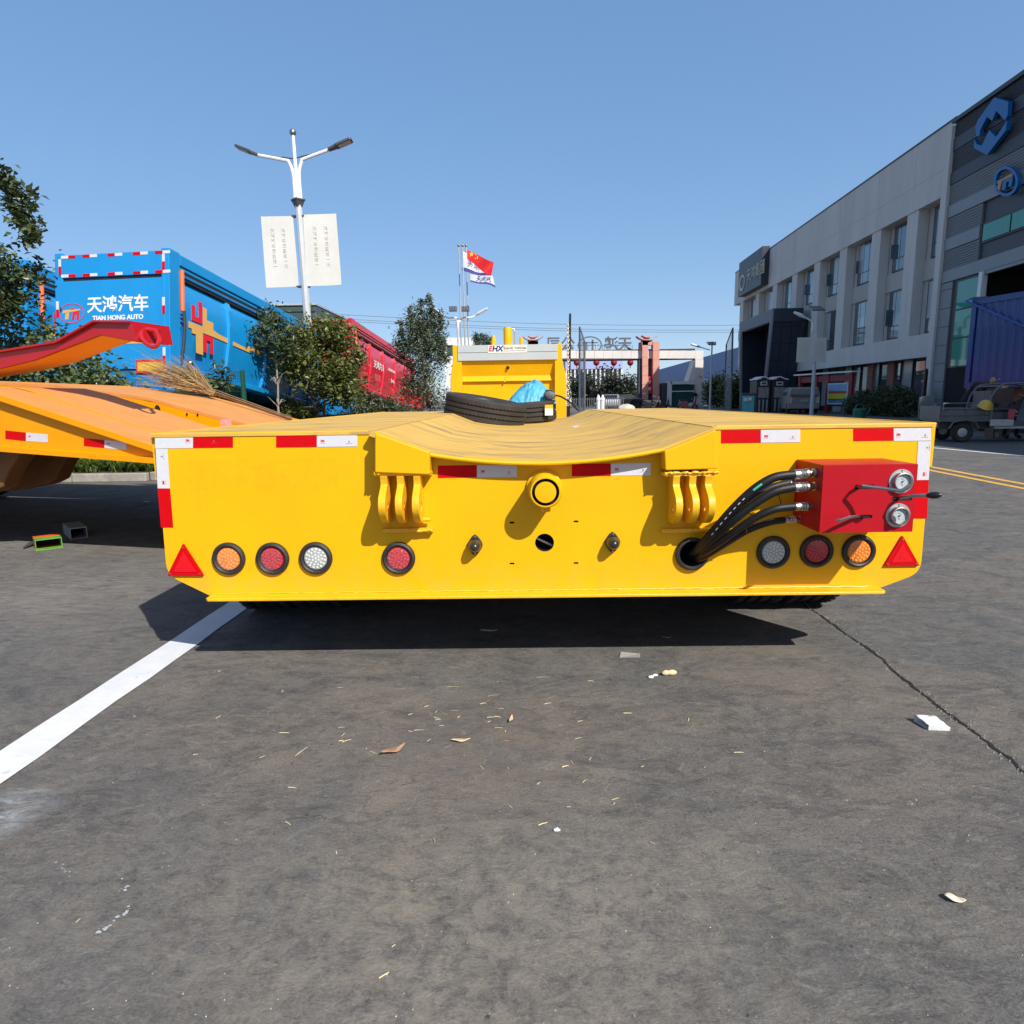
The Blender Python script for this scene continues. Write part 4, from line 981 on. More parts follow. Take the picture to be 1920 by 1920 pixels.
tag(mb.build("glove", mat("grey_cloth", (.04, .04, .045), .9, var=.3, vs=20, bump=.4, bs=40), None, smooth=True), "dark rag lying on the asphalt left of the green box tube", "rag")
# ================================================================== dump trucks on the left
blue = mat("blue_truck_paint", (.006, .235, .56), .28, var=.07, vs=1.4, coat=.6, bump=.05, bs=2.5, dirt=((.05, .16, .30), 3.5, .52, .78, .35), stretch=(1, 1, .35))
blue_d = mat("blue_truck_trim", (.005, .16, .42), .3, var=.05, vs=2, coat=.5)
redt = mat("red_truck_paint", (.55, .006, .022), .3, var=.06, vs=2, coat=.6)
gold = mat("gold_stripe", (.60, .33, .09), .5, var=.05)
darkgap = mat("dark_gap", (.010, .012, .015), .7)
chass = mat("truck_chassis", (.025, .025, .028), .6, var=.2)
seal = mat("seal_orange", (.75, .16, .05), .4)
def truck_axes():
    a = ray(1150, 920).normalized(); r_ = a.cross(Vector((0, 0, 1))).normalized(); return a, r_, r_.cross(a)
TA, TR, TU = truck_axes()
def truck(name, label, corner, m, md, W=2.38, H=2.1, L=6.3, panels=4, sign=None, side=None, light=False, rearlow=True):
    """corner: world point of the rear right top corner. local: x left of corner (negative), y forward, z down negative"""
    base = Vector((corner.x, corner.y, 0))
    t = thing(name, label, "truck", tuple(base), group="dump trucks parked in a row on the left")
    Tm = frame(corner, TR, TA, TU)
    def B(nm, par, mm, *boxes, bevel=0, mis=None):
        mb = MB(Tm)
        for i, b in enumerate(boxes): mb.box(*b, mi=(mis[i] if mis else 0))
        return mb.build(nm, mm, par, bevel=bevel)
    # tub: floor, side skins (rounded), front wall, tailgate
    B("front_wall", t, m, (-W+.05, -.05, L-.08, L, -H, -.02))
    B("floor", t, md, (-W+.1, -.1, .1, L-.1, -H-.06, -H))
    for sx in (0, 1):
        X0 = -.02 if sx == 0 else -W+.02; sg = 1 if sx == 0 else -1
        mb = MB(Tm)      # bulging side skin between the posts
        pr = [(-.10, -.44), (-.035, -.62), (-.01, -.95), (-.02, -1.35), (-.07, -1.7), (-.16, -H+.05)]
        vs = []
        for y in (.42, L-.05):
            vs += [(X0+sg*a, y, z) for a, z in pr]
        k = len(pr); mb.add(vs, [(i, i+1, k+i+1, k+i) for i in range(k-1)])
        sk = mb.build("side_skin", m, t, smooth=True)
        xa, xb = (X0-.14, X0+.0) if sx == 0 else (X0, X0+.14)
        B("top_rail", t, m, (xa, xb+.03*sg*0, .30, L, -.20, 0), (xa+.03, xb-.03, .30, L, -.27, -.2), bevel=.015)
        B("rail_gap", t, darkgap, (xa+.02, xb-.035, .42, L-.02, -.44, -.275))
        B("sheet_roll", t, md, (xa+.01, xb-.015, .40, L-.05, -.385, -.33), bevel=.012)
        B("corner_post", t, m, (xa-.02 if sx == 0 else xa, xb if sx == 0 else xb+.02, .0, .30, -H-.45, .02), bevel=.012)
        B("lower_rail", t, m, (xa, xb-.02, .42, L, -H-.02, -H+.10), bevel=.02)
        pl = (L-.42)/panels
        for i in range(1, panels):
            y = .42+pl*i
            mb = MB(Tm); pr2 = [(-.05, -.44), (.02, -.62), (.045, -.95), (.035, -1.35), (-.01, -1.7), (-.10, -H+.03)]
            for j in range(len(pr2)-1):
                (a, z), (a2, z2) = pr2[j], pr2[j+1]
                mb.add([(X0+sg*a-sg*.09, y-.09, z), (X0+sg*a, y-.06, z), (X0+sg*a, y+.06, z), (X0+sg*a-sg*.09, y+.09, z), (X0+sg*a2-sg*.09, y-.09, z2), (X0+sg*a2, y-.06, z2), (X0+sg*a2, y+.06, z2), (X0+sg*a2-sg*.09, y+.09, z2)], [(0, 1, 5, 4), (1, 2, 6, 5), (2, 3, 7, 6)])
            mb.build("rib", m, t)
    # tailgate in two leaves
    B("upper_gate", t, m, (-W+.10, -.10, .0, .05, -.44, -.02), bevel=.01)
    B("gate_gap", t, darkgap, (-W+.11, -.11, .03, .06, -.51, -.44))
    lg = B("lower_gate", t, m, (-W+.06, -.09, -.03, .03, -H-.05, -.51), bevel=.012)
    B("rear_sill", t, md, (-W+.1, -.1, .0, .2, -H-.45, -H-.06))
    ram = MB(Tm); ram.cyl((-.01, .34, -.28), (-.02, .36, -1.02), .04, n=12); ram.build("gate_ram", seal, t, smooth=True)
    ram = MB(Tm); ram.tube([(.01, .36, -1.02), (.02, .37, -1.3), (.0, .36, -1.62), (-.01, .32, -1.9)], .03, 8); ram.build("cable_guide", chass, t, smooth=True)
    mb = MB(Tm); mb.ball((.03, .50, -H+.14), .06, 10, 6); mb.build("lamp", steel, t, smooth=True)
    # reflective dashes
    if sign:
        n_ = 5
        for row, z0, yo in ((0, -.085, -.004), (1, -.43, -.004)):
            for i in range(n_):
                x = -W+.16+(W-.32)*i/(n_-1)-.14*(i > 0)*(1 if i == n_-1 else .5)
                order = (tape_w, tape_r) if i == 0 else (tape_r, tape_w)
                for j in (0, 1):
                    B("reflective_strip", t, order[j], (x+j*.152, x+j*.152+.15, yo-.0018, yo+.001, z0, z0+.055))
        for (x, y) in ((-W+.07, -.036), (-.145, -.036)):
            B("reflective_strip", t, tape_w, (x, x+.055, y, y+.003, -1.02, -.87)); B("reflective_strip", t, tape_r, (x, x+.055, y, y+.003, -1.17, -1.022))
            B("reflective_strip", t, tape_w, (x, x+.055, y, y+.003, -1.92, -1.77)); B("reflective_strip", t, tape_r, (x, x+.055, y, y+.003, -2.07, -1.922))
        for x in (-.16, -W+.105):
            B("reflective_strip", t, tape_w, (x, x+.055, -.006, -.003, -.225, -.09)); B("reflective_strip", t, tape_r, (x, x+.055, -.006, -.003, -.37, -.227))
        Tx = lambda x, z: Tm @ frame((x, -.034, z), (1, 0, 0), (0, 0, 1), (0, -1, 0))
        mb = MB(); mb.mesh(textvf("天鸿汽车", .315, .002, 0, .006), Tx(-1.04, -.98)); mb.build("lettering", whitep, lg, fix=False)
        mb = MB(); mb.mesh(textvf("TIAN HONG AUTO", .118, .002, 0, .004), Tx(-1.04, -1.21)); mb.build("lettering", whitep, lg, fix=False)
        mb = MB(); T0 = Tx(-1.99, -1.10); mb.mesh(platevf(circ(0, 0, .26, 40, .185), [circ(0, 0, .245, 40, .17)], .004), T0)
        mb.mesh(platevf([(-.0, -.12), (.05, -.12), (.07, -.02), (.11, -.02), (.10, -.12), (.15, -.12), (.17, .04), (.03, .04)], (), .004), T0, 0); mb.mesh(platevf([(-.02, .07), (.06, .07), (.06, .1), (-.02, .1)], (), .004), T0, 0)
        mb.mesh(platevf([(-.19, .0), (.18, .05), (.18, .075), (-.17, .06)], (), .005), T0, 1); mb.mesh(platevf([(-.14, -.11), (-.07, -.11), (-.05, .02), (-.12, .02)], (), .005), T0, 1)
        mb.build("emblem", [redink, gold], lg, fix=False)
        B("gold_line", lg, gold, (-W+.08, -.11, -.036, -.033, -1.69, -1.63))
        B("plate_frame", lg, redink, (-.68, -.11, -.037, -.033, -2.22, -1.98)); B("rear_plate", lg, mat("yellow_plate", (.62, .38, .05), .5, var=.3, vs=30), (-.65, -.14, -.040, -.0375, -2.19, -2.03))
    if side:      # cross emblem and stripe on the side skin
        for dz, pl_ in ((0, 0), ):
            S = lambda y, z: Tm @ frame((-.024, y, z), (0, 1, 0), (0, 0, 1), (1, 0, 0))
            yy, zz = .98, -1.16
            mb = MB(); mb.mesh(platevf([(-.44, .0), (.0, .0), (.0, .38), (.13, .38), (.13, .16), (.34, .16), (.34, .02), (.52, -.02), (1.72, -.10), (1.72, -.16), (.36, -.12), (.0, -.12), (.0, -.55), (-.22, -.55), (-.22, -.20), (-.34, -.20), (-.34, -.12), (-.44, -.12)], (), .004), S(yy, zz)); mb.build("gold_cross", gold, t, fix=False)
            mb = MB(); mb.mesh(platevf([(-.34, .04), (-.02, .04), (-.02, .46), (-.12, .46), (-.12, .14), (-.24, .14), (-.24, .34), (-.34, .34)], (), .012), S(yy, zz)); mb.mesh(platevf([(.02, -.48), (.12, -.48), (.12, -.24), (.24, -.24), (.24, -.48), (.34, -.48), (.34, -.14), (.02, -.14)], (), .012), S(yy, zz)); mb.build("red_mark", redink, t, fix=False)
            mb = MB(); mb.box(-.034, -.026, 2.6, L-.1, -1.26, -1.19); mb.v = [tuple(Tm @ Vector(v)) for v in mb.v]; mb.build("gold_line", gold, t)
    if light:
        S = lambda y, z: Tm @ frame((-.0, y, z), (0, 1, 0), (0, 0, 1), (1, 0, 0))
        mb = MB(); mb.mesh(textvf("天鸿汽车", .30, .002, 0, .004), S(2.6, -1.15)); mb.mesh(textvf("TIANHONG", .16, .002), S(4.0, -1.05)); mb.build("lettering", whitep, t, fix=False)
        mb = MB(); mb.mesh(textvf("8×4", .24, .002), S(4.1, -1.45)); mb.build("lettering", whitep, t, fix=False)
    # chassis, cab and wheels, level on the ground
    hd = Vector((TA.x, TA.y, 0)).normalized(); rt = Vector((TR.x, TR.y, 0)).normalized()
    Tl = frame(base, rt, hd, (0, 0, 1))
    zr = (corner-TU*(H+.08)).z; zf = (corner+TA*L-TU*(H+.08)).z
    mb = MB(Tl)
    for x in (-W/2-.45, -W/2+.35):
        mb.hexa([(x, .3, zr-.25), (x+.1, .3, zr-.25), (x+.1, L+1.6, min(zf, 1.05)), (x, L+1.6, min(zf, 1.05))], [(x, .3, zr-.02), (x+.1, .3, zr-.02), (x+.1, L+1.6, zf), (x, L+1.6, zf)])
    mb.box(-W/2-.45, -W/2+.45, .6, L+1.4, .75, .95)
    mb.build("chassis", chass, t)
    mb = MB(Tl); mb.box(-W+.05, -.05, L+.45, L+2.2, .7, zf+1.2); mb.build("cab", m, t, bevel=.06)
    for y in (1.1, 2.45, 5.0, L+1.1):
        for x in (-W+.25, -.25):
            mb = MB(Tl); r_ = .52; h = .15
            mb.lathe([(r_*.55, -h*.7), (r_*.8, -h), (r_*.97, -h*.9), (r_, -h*.6), (r_, h*.6), (r_*.97, h*.9), (r_*.8, h), (r_*.55, h*.7), (0, h*.4)], (x, y, r_), (1, 0, 0), 24); mb.build("wheel", tyre_m, t, smooth=True)
    mb = MB(Tl); mb.box(-W/2-.4, -W/2+.4, 1.0, 2.6, .5, .76); mb.build("bogie", chass, t)
    return t
c1 = P(319, 466, 12.5)
truck("dump_truck", "bright blue dump truck with white lettering on its tailgate behind the red ramp", c1, blue, blue_d, sign=True, side=True)
truck("dump_truck", "second blue dump truck at the left edge, partly hidden by the tree", c1-TR*3.15+TA*.2, blue, blue_d, side=True)
truck("dump_truck", "red dump truck farther back beside the round green bush", P(661, 597, 23), redt, redt, light=True, H=2.2, L=7.2, panels=5)
# dark green van body between the trucks
greent = mat("green_grey_body", (.045, .075, .072), .45, var=.1, vs=3)
gc = P(592, 571, 26); gl_ = P(500, 569, 26)
gt_ = thing("box_truck", "dark grey-green box truck rising behind the blue dump truck", "truck", (gl_.x, 26, 0))
mb = MB(); mb.box(gl_.x, gc.x, 26, 31.5, 1.1, gc.z-.02); mb.build("box_body", greent, gt_, bevel=.05)
for k in range(5):
    mb = MB(); z = gc.z-.25-k*.28; mb.box(gl_.x+.03, gc.x-.03, 25.96, 25.998, z, z+.06); mb.build("side_rib", greent, gt_)
mb = MB(); mb.box(gl_.x-.02, gc.x+.02, 25.95, 31.55, gc.z-.02, gc.z+.05); mb.build("roof_edge", mat("pale_edge", (.35, .42, .42), .5), gt_)
mb = MB(); mb.box(gl_.x+.3, gc.x-.3, 26.2, 31.3, .45, 1.1); mb.build("chassis", chass, gt_)
for y in (27.2, 30.3):
    for x in (gl_.x+.2, gc.x-.2):
        mb = MB(); mb.lathe([(0, -.14), (.4, -.14), (.45, -.1), (.45, .1), (.4, .14), (0, .14)], (x, y, .45), (1, 0, 0), 20); mb.build("wheel", tyre_m, gt_, smooth=True)

# ================================================================== planting on the left
leaf_m = mat("leaf_green", (0.104, 0.140, 0.044), .45, var=.3, vs=2, island=.55, trans=.25)
leaf_d = mat("leaf_dark_green", (0.061, 0.090, 0.039), .4, var=.3, vs=2, island=.6, trans=.18)
leaf_y = mat("leaf_yellow_green", (0.122, 0.144, 0.039), .45, var=.3, vs=2, island=.55, trans=.25)
leaf_g = mat("leaf_grey_green", (0.088, 0.112, 0.063), .5, var=.3, vs=2, island=.55, trans=.2)
bark = mat("bark", (.10, .075, .055), .9, var=.3, vs=12, bump=.6, bs=30)
bark_p = mat("pale_bark", (.26, .22, .18), .9, var=.3, vs=12, bump=.5, bs=30)
def limbs(mb, base, top, r, n, spread, seed, lift=.4):
    rg = random.Random(seed); base = Vector(base); top = Vector(top)
    pts = [base.lerp(top, i/6)+Vector((rg.gauss(0, r*.5), rg.gauss(0, r*.5), 0))*(i > 0) for i in range(7)]
    mb.tube(pts, [r*(1-.13*i) for i in range(7)], 8)
    for k in range(n):
        i = rg.randint(2, 6); p = pts[i]; a = rg.uniform(0, 6.28)
        d = Vector((math.cos(a)*spread[0], math.sin(a)*spread[1], spread[2]*rg.uniform(lift*.3, 1)))*rg.uniform(.5, 1)
        mb.tube([p, p+d*.5+Vector((0, 0, rg.uniform(-.05, .12))), p+d], [r*.45, r*.3, r*.1], 5, cap=False)
def tree(name, label, base, parts, m, seed, trunk_r=.06, size=.09, aspect=.5, bm=bark, cat="tree", group=None, limbn=14, droop=0):
    t = thing(name, label, cat, tuple(base), group)
    pts = np.concatenate([clumps(c, r_, nc, nl, sp, seed*13+i, fl) for i, (c, r_, nc, nl, sp, fl) in enumerate(parts)])
    pts = pts[pts[:, 2] > base[2]+.03]
    leaves("crown", pts, size, m, t, org=base, aspect=aspect, seed=seed, droop=droop)
    c, r_ = parts[0][0], parts[0][1]
    mb = MB(); limbs(mb, Vector(base)-Vector((0, 0, .05)), Vector((c[0], c[1], c[2]+r_[2]*.5)), trunk_r, limbn, (r_[0]*.8, r_[1]*.8, r_[2]*.7), seed)
    mb.build("trunk", bm, t, smooth=True, fix=False)
    return t
def px2w(px, D): return px*D/F
SZ = .11
def on(px, D, z=SZ): p = P(px, 748, D); return Vector((p.x, D, z))
# round bush
D = 16.2; c = P(603, 672, D)
tree("bush", "large rounded green bush behind the lamp post", on(606, D), [((c.x, D, c.z+.0), (px2w(72, D), .95, px2w(64, D)), 90, 8200, .14, .45), ((P(640, 715, D).x, D, P(655, 722, D).z), (.5, .7, .5), 24, 2200, .12, .4), ((P(565, 745, D).x, D+.2, .7), (.5, .6, .5), 18, 1400, .12, .4), ((P(615, 615, D).x, D, P(600, 618, D).z), (.42, .5, .28), 16, 900, .12, .4)], leaf_y, 3, .05, .115, .5, cat="bush", limbn=26)
D = 15.2; c = P(512, 628, D)
tree("young_tree", "slim young tree with sparse leaves in front of the blue truck", on(522, D), [((c.x, D, c.z), (px2w(30, D), .45, px2w(48, D)), 34, 1150, .11, .3), ((P(530, 655, D).x, D, P(530, 650, D).z), (.4, .4, .3), 12, 300, .12, .2)], leaf_d, 5, .035, .115, .45, bm=bark_p, limbn=22)
D = 21; c = P(797, 668, D)
tree("upright_tree", "tall upright dark green tree left of the gooseneck", on(797, D), [((c.x, D, c.z), (px2w(46, D), .8, px2w(88, D)), 90, 7600, .17, .35), ((P(790, 745, D).x, D, .9), (.8, .7, .7), 26, 2400, .18, .3), ((P(755, 650, D).x, D, P(755, 648, D).z), (.28, .3, .45), 12, 650, .12, .3), ((P(826, 660, D).x, D, P(826, 640, D).z), (.2, .3, .7), 14, 800, .1, .3)]
     + [((P(px, py, D).x, D+random.uniform(-.2, .2), P(px, py, D).z), (.06, .06, .36), 8, 170, .035, .2) for px, py in ((788, 578), (770, 590), (812, 585), (802, 572), (825, 600), (752, 618))], leaf_g, 7, .06, .115, .34, bm=bark_p, limbn=26)
# tree at the left edge
D = 9.8; c = P(-42, 520, D)
base = Vector((P(-60, 748, D).x, D, SZ))
tree("left_tree", "dark leafy tree cut by the left edge with a thin top shoot", base, [((c.x, D, c.z), (px2w(84, D), .7, px2w(66, D)), 60, 3300, .12, .45), ((P(-5, 560, D).x, D, P(0, 565, D).z), (.32, .4, .2), 18, 800, .08, .3)]
     + [((P(px, py, D).x, D, P(px, py, D).z), (.10, .1, .22), 10, 150, .05, .2) for px, py in ((44, 365), (38, 395), (48, 420), (4, 340), (60, 440), (14, 350))], leaf_d, 11, .05, .105, .5, limbn=18)
# hedge with broad leaves behind the orange trailer
hg = thing("hedge", "broad-leaved hedge between the orange trailer and the blue trucks", "hedge", (-8.2, 10.6, SZ))
pts = []
for k in range(13):
    px = -140+k*30; top_y = 600 if px < 130 else 650; D = 10.5
    c = P(px, 748, D); zt = P(px, top_y, D).z+random.uniform(-.08, .08)
    if px > 215: zt = P(px, 700, D).z
    pts.append(clumps((c.x, D+random.uniform(-.2, .3), zt*.52), (.42, .55, zt*.48), 26, 1150, .13, 100+k, .5))
pts = np.concatenate(pts); pts = pts[pts[:, 2] > .12]
leaves("foliage", pts, .105, mat("hedge_leaf", (0.107, 0.144, 0.061), .38, var=.3, vs=2, island=.5, trans=.2), hg, org=hg.location, aspect=.6, seed=21)
mb = MB()
for k in range(26):
    x = -10.6+k*.19; mb.tube([(x, 10.6, .0), (x+random.uniform(-.1, .1), 10.6+random.uniform(-.2, .2), .9), (x+random.uniform(-.2, .2), 10.6+random.uniform(-.3, .3), 1.5)], [.018, .012, .005], 5, cap=False)
mb.build("stems", bark, hg, fix=False)
hg2 = thing("hedge", "low grey-green hedge between the round bush and the upright tree", "hedge", tuple(on(705, 17.6)))
pts = []
for px in range(655, 765, 12):
    D = 17.6; c = P(px, 748, D); zt = P(px, 738+abs(px-700)*.12, D).z
    pts.append(clumps((c.x, D, zt*.46), (.32, .5, zt*.44), 18, 900, .11, 300+px, .4))
pts = np.concatenate(pts); pts = pts[pts[:, 2] > .12]
leaves("foliage", pts, .10, leaf_g, hg2, org=hg2.location, aspect=.4, seed=22)
mb = MB()
for px in range(655, 765, 10):
    x = P(px, 748, 17.6).x; mb.tube([(x, 17.6, 0), (x+.05, 17.6, .5), (x, 17.65, .9)], [.015, .01, .005], 5, cap=False)
mb.build("stems", bark, hg2, fix=False)
# sprig of leaves by the broom
D = 9.9; c = P(408, 708, D)
tree("sapling", "small leafy sapling beside the twig broom", on(412, D), [((c.x, D, c.z), (.17, .15, .2), 12, 150, .06, .3)], leaf_d, 31, .012, .10, .5, cat="plant", limbn=8)
# liriope tufts and ground cover along the kerb
gr = MB(); rg = random.Random(8)
def tuft(mb, x, y, h, n, mi=0):
    for k in range(n):
        a = rg.uniform(0, 6.28); l = h*rg.uniform(.6, 1.2); b = Vector((x+rg.gauss(0, .03), y+rg.gauss(0, .03), .1)); d = Vector((math.cos(a), math.sin(a), 0)); s_ = Vector((-d.y, d.x, 0))*.007
        m1 = b+d*l*.4+Vector((0, 0, l*.75)); e = b+d*l*1.0+Vector((0, 0, l*.55))
        mb.add([b-s_, b+s_, m1+s_, m1-s_, e], [(0, 1, 2, 3), (3, 2, 4)], mi)
for k in range(190):
    x = rg.uniform(-8.6, -5.0); tuft(gr, x, 9.62+abs(rg.gauss(0, .22)), rg.uniform(.14, .30), 16)
o = gr.build("grass", mat("tuft_grass", (.10, .15, .030), .5, var=.3, vs=3, island=.5, trans=.3), None, fix=False)
o["kind"] = "stuff"; o["label"] = "green grassy tufts growing along the kerb under the orange trailer"
pts = np.stack([RN.uniform(-6.9, -3.9, 2600), 9.75+np.abs(RN.normal(0, .35, 2600)), .13+np.abs(RN.normal(0, .10, 2600))], 1)
o = leaves("ground_cover", pts, .09, leaf_m, None, aspect=.6, seed=41); o["kind"] = "stuff"; o["label"] = "low leafy ground cover in the planting bed"
pts = np.stack([P(600, 748, 15).x+RN.normal(0, .9, 1800), 14.6+np.abs(RN.normal(0, .6, 1800)), .13+np.abs(RN.normal(0, .18, 1800))], 1)
o = leaves("ground_cover", pts, .09, leaf_y, None, aspect=.6, seed=42); o["kind"] = "stuff"; o["label"] = "low leafy ground cover at the foot of the lamp post"
# green wire fence along the bed
fm_ = mat("green_fence", (.012, .075, .045), .45, var=.1)
fe = thing("wire_fence", "green wire mesh fence in front of the blue truck", "fence", (-6.3, 11.6, 0))
Df = 11.6; zt = P(430, 690, Df).z
for px in (335, 458):
    p = P(px, 748, Df+ (px-335)*.012); mb = MB(); mb.box(p.x-.035, p.x+.035, p.y-.035, p.y+.035, 0, zt+.03); mb.build("post", fm_, fe)
a = P(335, 748, Df); b = P(458, 748, Df+1.476)
mb = MB()
for i in range(34):
    p = a.lerp(b, i/33); mb.tube([(p.x, p.y, .15), (p.x, p.y, zt)], .0035, 3, cap=False)
for i in range(9):
    z = .2+(zt-.2)*i/8; mb.tube([(a.x, a.y, z), (b.x, b.y, z)], .0045, 3, cap=False)
o = mb.build("wire_mesh", fm_, fe, fix=False)

# ================================================================== street lamps
lampw = mat("lamp_white", (.74, .74, .73), .4, var=.04)
postg = mat("post_grey", (.46, .48, .50), .45, var=.06)
ledd = mat("lamp_head_dark", (.06, .06, .065), .4)
boardw = mat("banner_cream", (.60, .585, .54), .6, var=.05, vs=1.5, dirt=((.45, .42, .36), 2.5, .60, .8, .5))
fade = mat("faded_print", (.588, .573, .530), .7, var=.05)
def main_lamp(D=18.0):
    b = P(591, 775, D); b.z = 0; topz = P(551, 245, D).z
    lean = Vector((P(553, 300, D).x-P(590, 770, D).x, 0, P(553, 300, D).z-P(590, 770, D).z)); lean /= lean.z
    A = lambda z: Vector((b.x+lean.x*(z-P(590, 770, D).z)-.0+(P(590, 770, D).x-b.x), D, z))
    t = thing("street_lamp", "tall twin-arm white street lamp with two blank cream banners, behind the trailers", "street lamp", tuple(A(0)), group="street lamps")
    z1 = P(588, 745, D).z; zc = P(557, 376, D).z
    mb = MB(); mb.tube([A(0), A(z1-.03)], [.16, .145], 8); mb.tube([A(z1-.03), A(z1)], [.17, .17], 8); mb.tube([A(z1), A(zc)], [.105, .085], 8); mb.build("pole", postg, t)
    mb = MB(); mb.lathe([(.07, -.25), (.09, -.18), (.16, -.03), (.19, 0), (.19, .03), (0, .03)], A(zc), (0, 0, 1), 4); mb.build("collar", ledd, t)
    mb = MB(); mb.tube([A(zc), A(topz-.1)], [.055, .04], 10); mb.build("mast", lampw, t, smooth=True)
    mb = MB(); mb.ball(A(topz-.04), .085, 14, 10); mb.build("finial", steel, t, smooth=True)
    for s_, e, h0, h1 in ((-1, (484, 291), (484, 291), (443, 275)), (1, (616, 281), (616, 281), (660, 262))):
        zb = P(560, 320, D).z; o_ = s_*.075
        pts = [A(zc)+Vector((o_, 0, 0)), A(zb-.1)+Vector((o_, 0, 0)), A(zb+.2)+Vector((s_*.16, 0, 0)), P(960+(e[0]-960), e[1], D).lerp(A(zb+.2), .72), P(e[0], e[1], D)]
        mb = MB(); mb.tube(bez(pts, 8), .042, 8); arm = mb.build("arm", lampw, t, smooth=True)
        p0, p1 = P(*h0, D), P(*h1, D); d = p1-p0; yv = Vector((0, .14, 0))
        mb = MB(); nrm = Vector((-d.z, 0, d.x)).normalized()*.055*(1 if d.x > 0 else -1)
        prf = [(0, .5), (.3, .75), (.35, 1.0), (.95, 1.0), (1.0, .8)]
        vs = []
        for k, wd in prf: c_ = p0+d*k; vs += [c_+yv*wd+nrm*.6, c_-yv*wd+nrm*.6, c_-yv*wd-nrm*.5, c_+yv*wd-nrm*.5]
        n_ = len(prf)-1; mb.add(vs, [(0, 1, 2, 3), tuple(4*n_+k for k in (3, 2, 1, 0))]+[(4*i+k, 4*i+4+k, 4*i+4+(k+1) % 4, 4*i+(k+1) % 4) for i in range(n_) for k in range(4)])
        hd_ = mb.build("lamp_head", ledd, t, bevel=.01)
        mb = MB(); a_ = p0+d*.42-nrm*.56; b_ = p0+d*.94-nrm*.56; mb.hexa([a_+yv*.8, a_-yv*.8, b_-yv*.8, b_+yv*.8], [v-nrm*.12 for v in (a_+yv*.8, a_-yv*.8, b_-yv*.8, b_+yv*.8)]); mb.build("diffuser", mat("diffuser", (.55, .53, .47), .4), hd_)
    mb = MB(); sp = [P(512, 298, D), P(530, 295, D), P(550, 297, D), P(575, 291, D), P(592, 291, D)]; mb.tube(bez(sp, 5), .015, 6); mb.build("brace", ledd, t, smooth=True)
    for q in (((489, 406), (549, 405), (560, 537), (500, 540)), ((568, 402.5), (630, 400.5), (640, 534), (576, 537))):
        w_ = [P(*a, D-.02) for a in q]; n1 = 8; mb = MB(); vs = []
        for i in range(n1+1):
            for j in range(n1+1):
                u, v = i/n1, j/n1; p = (w_[0]*(1-u)+w_[1]*u)*(1-v)+(w_[3]*(1-u)+w_[2]*u)*v
                p = p+Vector((0, -.03*math.sin(3.3*u+2*v)*v-.035*max(0, math.sin(6*v+3*u-1.5))*v**3+(.05*(v-.8)*u if v > .8 else 0), 0)); vs.append(p)
        vs += [p+Vector((0, .02, 0)) for p in vs]; N = (n1+1)**2; fs = []
        for i in range(n1):
            for j in range(n1):
                a_ = i*(n1+1)+j; f = (a_, a_+1, a_+n1+2, a_+n1+1); fs += [f, tuple(N+k for k in f[::-1])]
        edge = [j for j in range(n1+1)]+[i*(n1+1)+n1 for i in range(1, n1+1)]+[n1*(n1+1)+j for j in range(n1-1, -1, -1)]+[i*(n1+1) for i in range(n1-1, 0, -1)]
        fs += [(edge[k], edge[(k+1) % len(edge)], N+edge[(k+1) % len(edge)], N+edge[k]) for k in range(len(edge))]
        mb.add(vs, fs); bn = mb.build("banner", boardw, t, smooth=True)
        for col_ in (.33, .66):
            for k in range(8):
                v = .2+k*.072; u = col_; c_ = (w_[0]*(1-u)+w_[1]*u)*(1-v)+(w_[3]*(1-u)+w_[2]*u)*v; c_.y += -.03*math.sin(3.3*u+2*v)*v-.035*max(0, math.sin(6*v+3*u-1.5))*v**3-.006
                mb = MB(); mb.mesh(textvf("天鸿汽车质量第一"[(k+int(col_*3)) % 8], .11, .001, 0, 0), XZ(c_.x, c_.y, c_.z)); mb.build("faded_letter", fade, bn, fix=False)
    for py in (405, 537):
        c_ = P(559 if py < 500 else 568, py, D); mb = MB(); mb.box(c_.x-.16, c_.x+.16, D-.03, D+.12, c_.z-.02, c_.z+.02); mb.build("clamp", ledd, t)
main_lamp()
# ================================================================== entrance gate and the far yard
DG = 75.0
tile = mat("gate_tile", (.62, .57, .54), .6, var=.08, vs=.4)
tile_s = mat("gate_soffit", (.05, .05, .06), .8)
pink = mat("pink_stone", (.58, .27, .21), .7, var=.1, vs=.6)
redb = mat("banner_red", (.50, .006, .02), .6, var=.06)
ironb = mat("sign_iron", (.10, .10, .115), .6, var=.2)
glassg = mat("green_glass", (.02, .07, .06), .08, var=.1, spec=.8)
gate = thing("entrance_gate", "wide pale stone entrance gate with pink twin columns at the far end of the yard", "gate", (P(1217, 748, DG).x, DG, 0))
def gbox(nm, m, px0, px1, py0, py1, y0=0, y1=1.2, par=None, bevel=0, D=DG):
    a, b = P(px0, py0, D), P(px1, py1, D); zb = max(b.z, 0) if py1 < 790 else 0
    mb = MB(); mb.box(a.x, b.x, D+y0, D+y1, zb, a.z); return mb.build(nm, m, par or gate, bevel=bevel)
k = 0; xs = [960+i*17.2 for i in range(21)]
for x0, x1 in zip(xs[:-1], xs[1:]):
    if x1 > 1306: break
    gbox("beam_panel", tile, x0+.25, x1-.25, 657.5, 672, 0, 1.1)
gbox("beam_soffit", tile_s, 961, 1303, 671.6, 673.4, .15, 1.1)
gbox("beam_core", tile_s, 961, 1303, 658.5, 672, .05, 1.0)
for i in range(7):
    gbox("column_panel", tile, 1304, 1318.5, 657.5+i*17, 674.1+i*17 if i < 6 else 800, 0, 1.2)
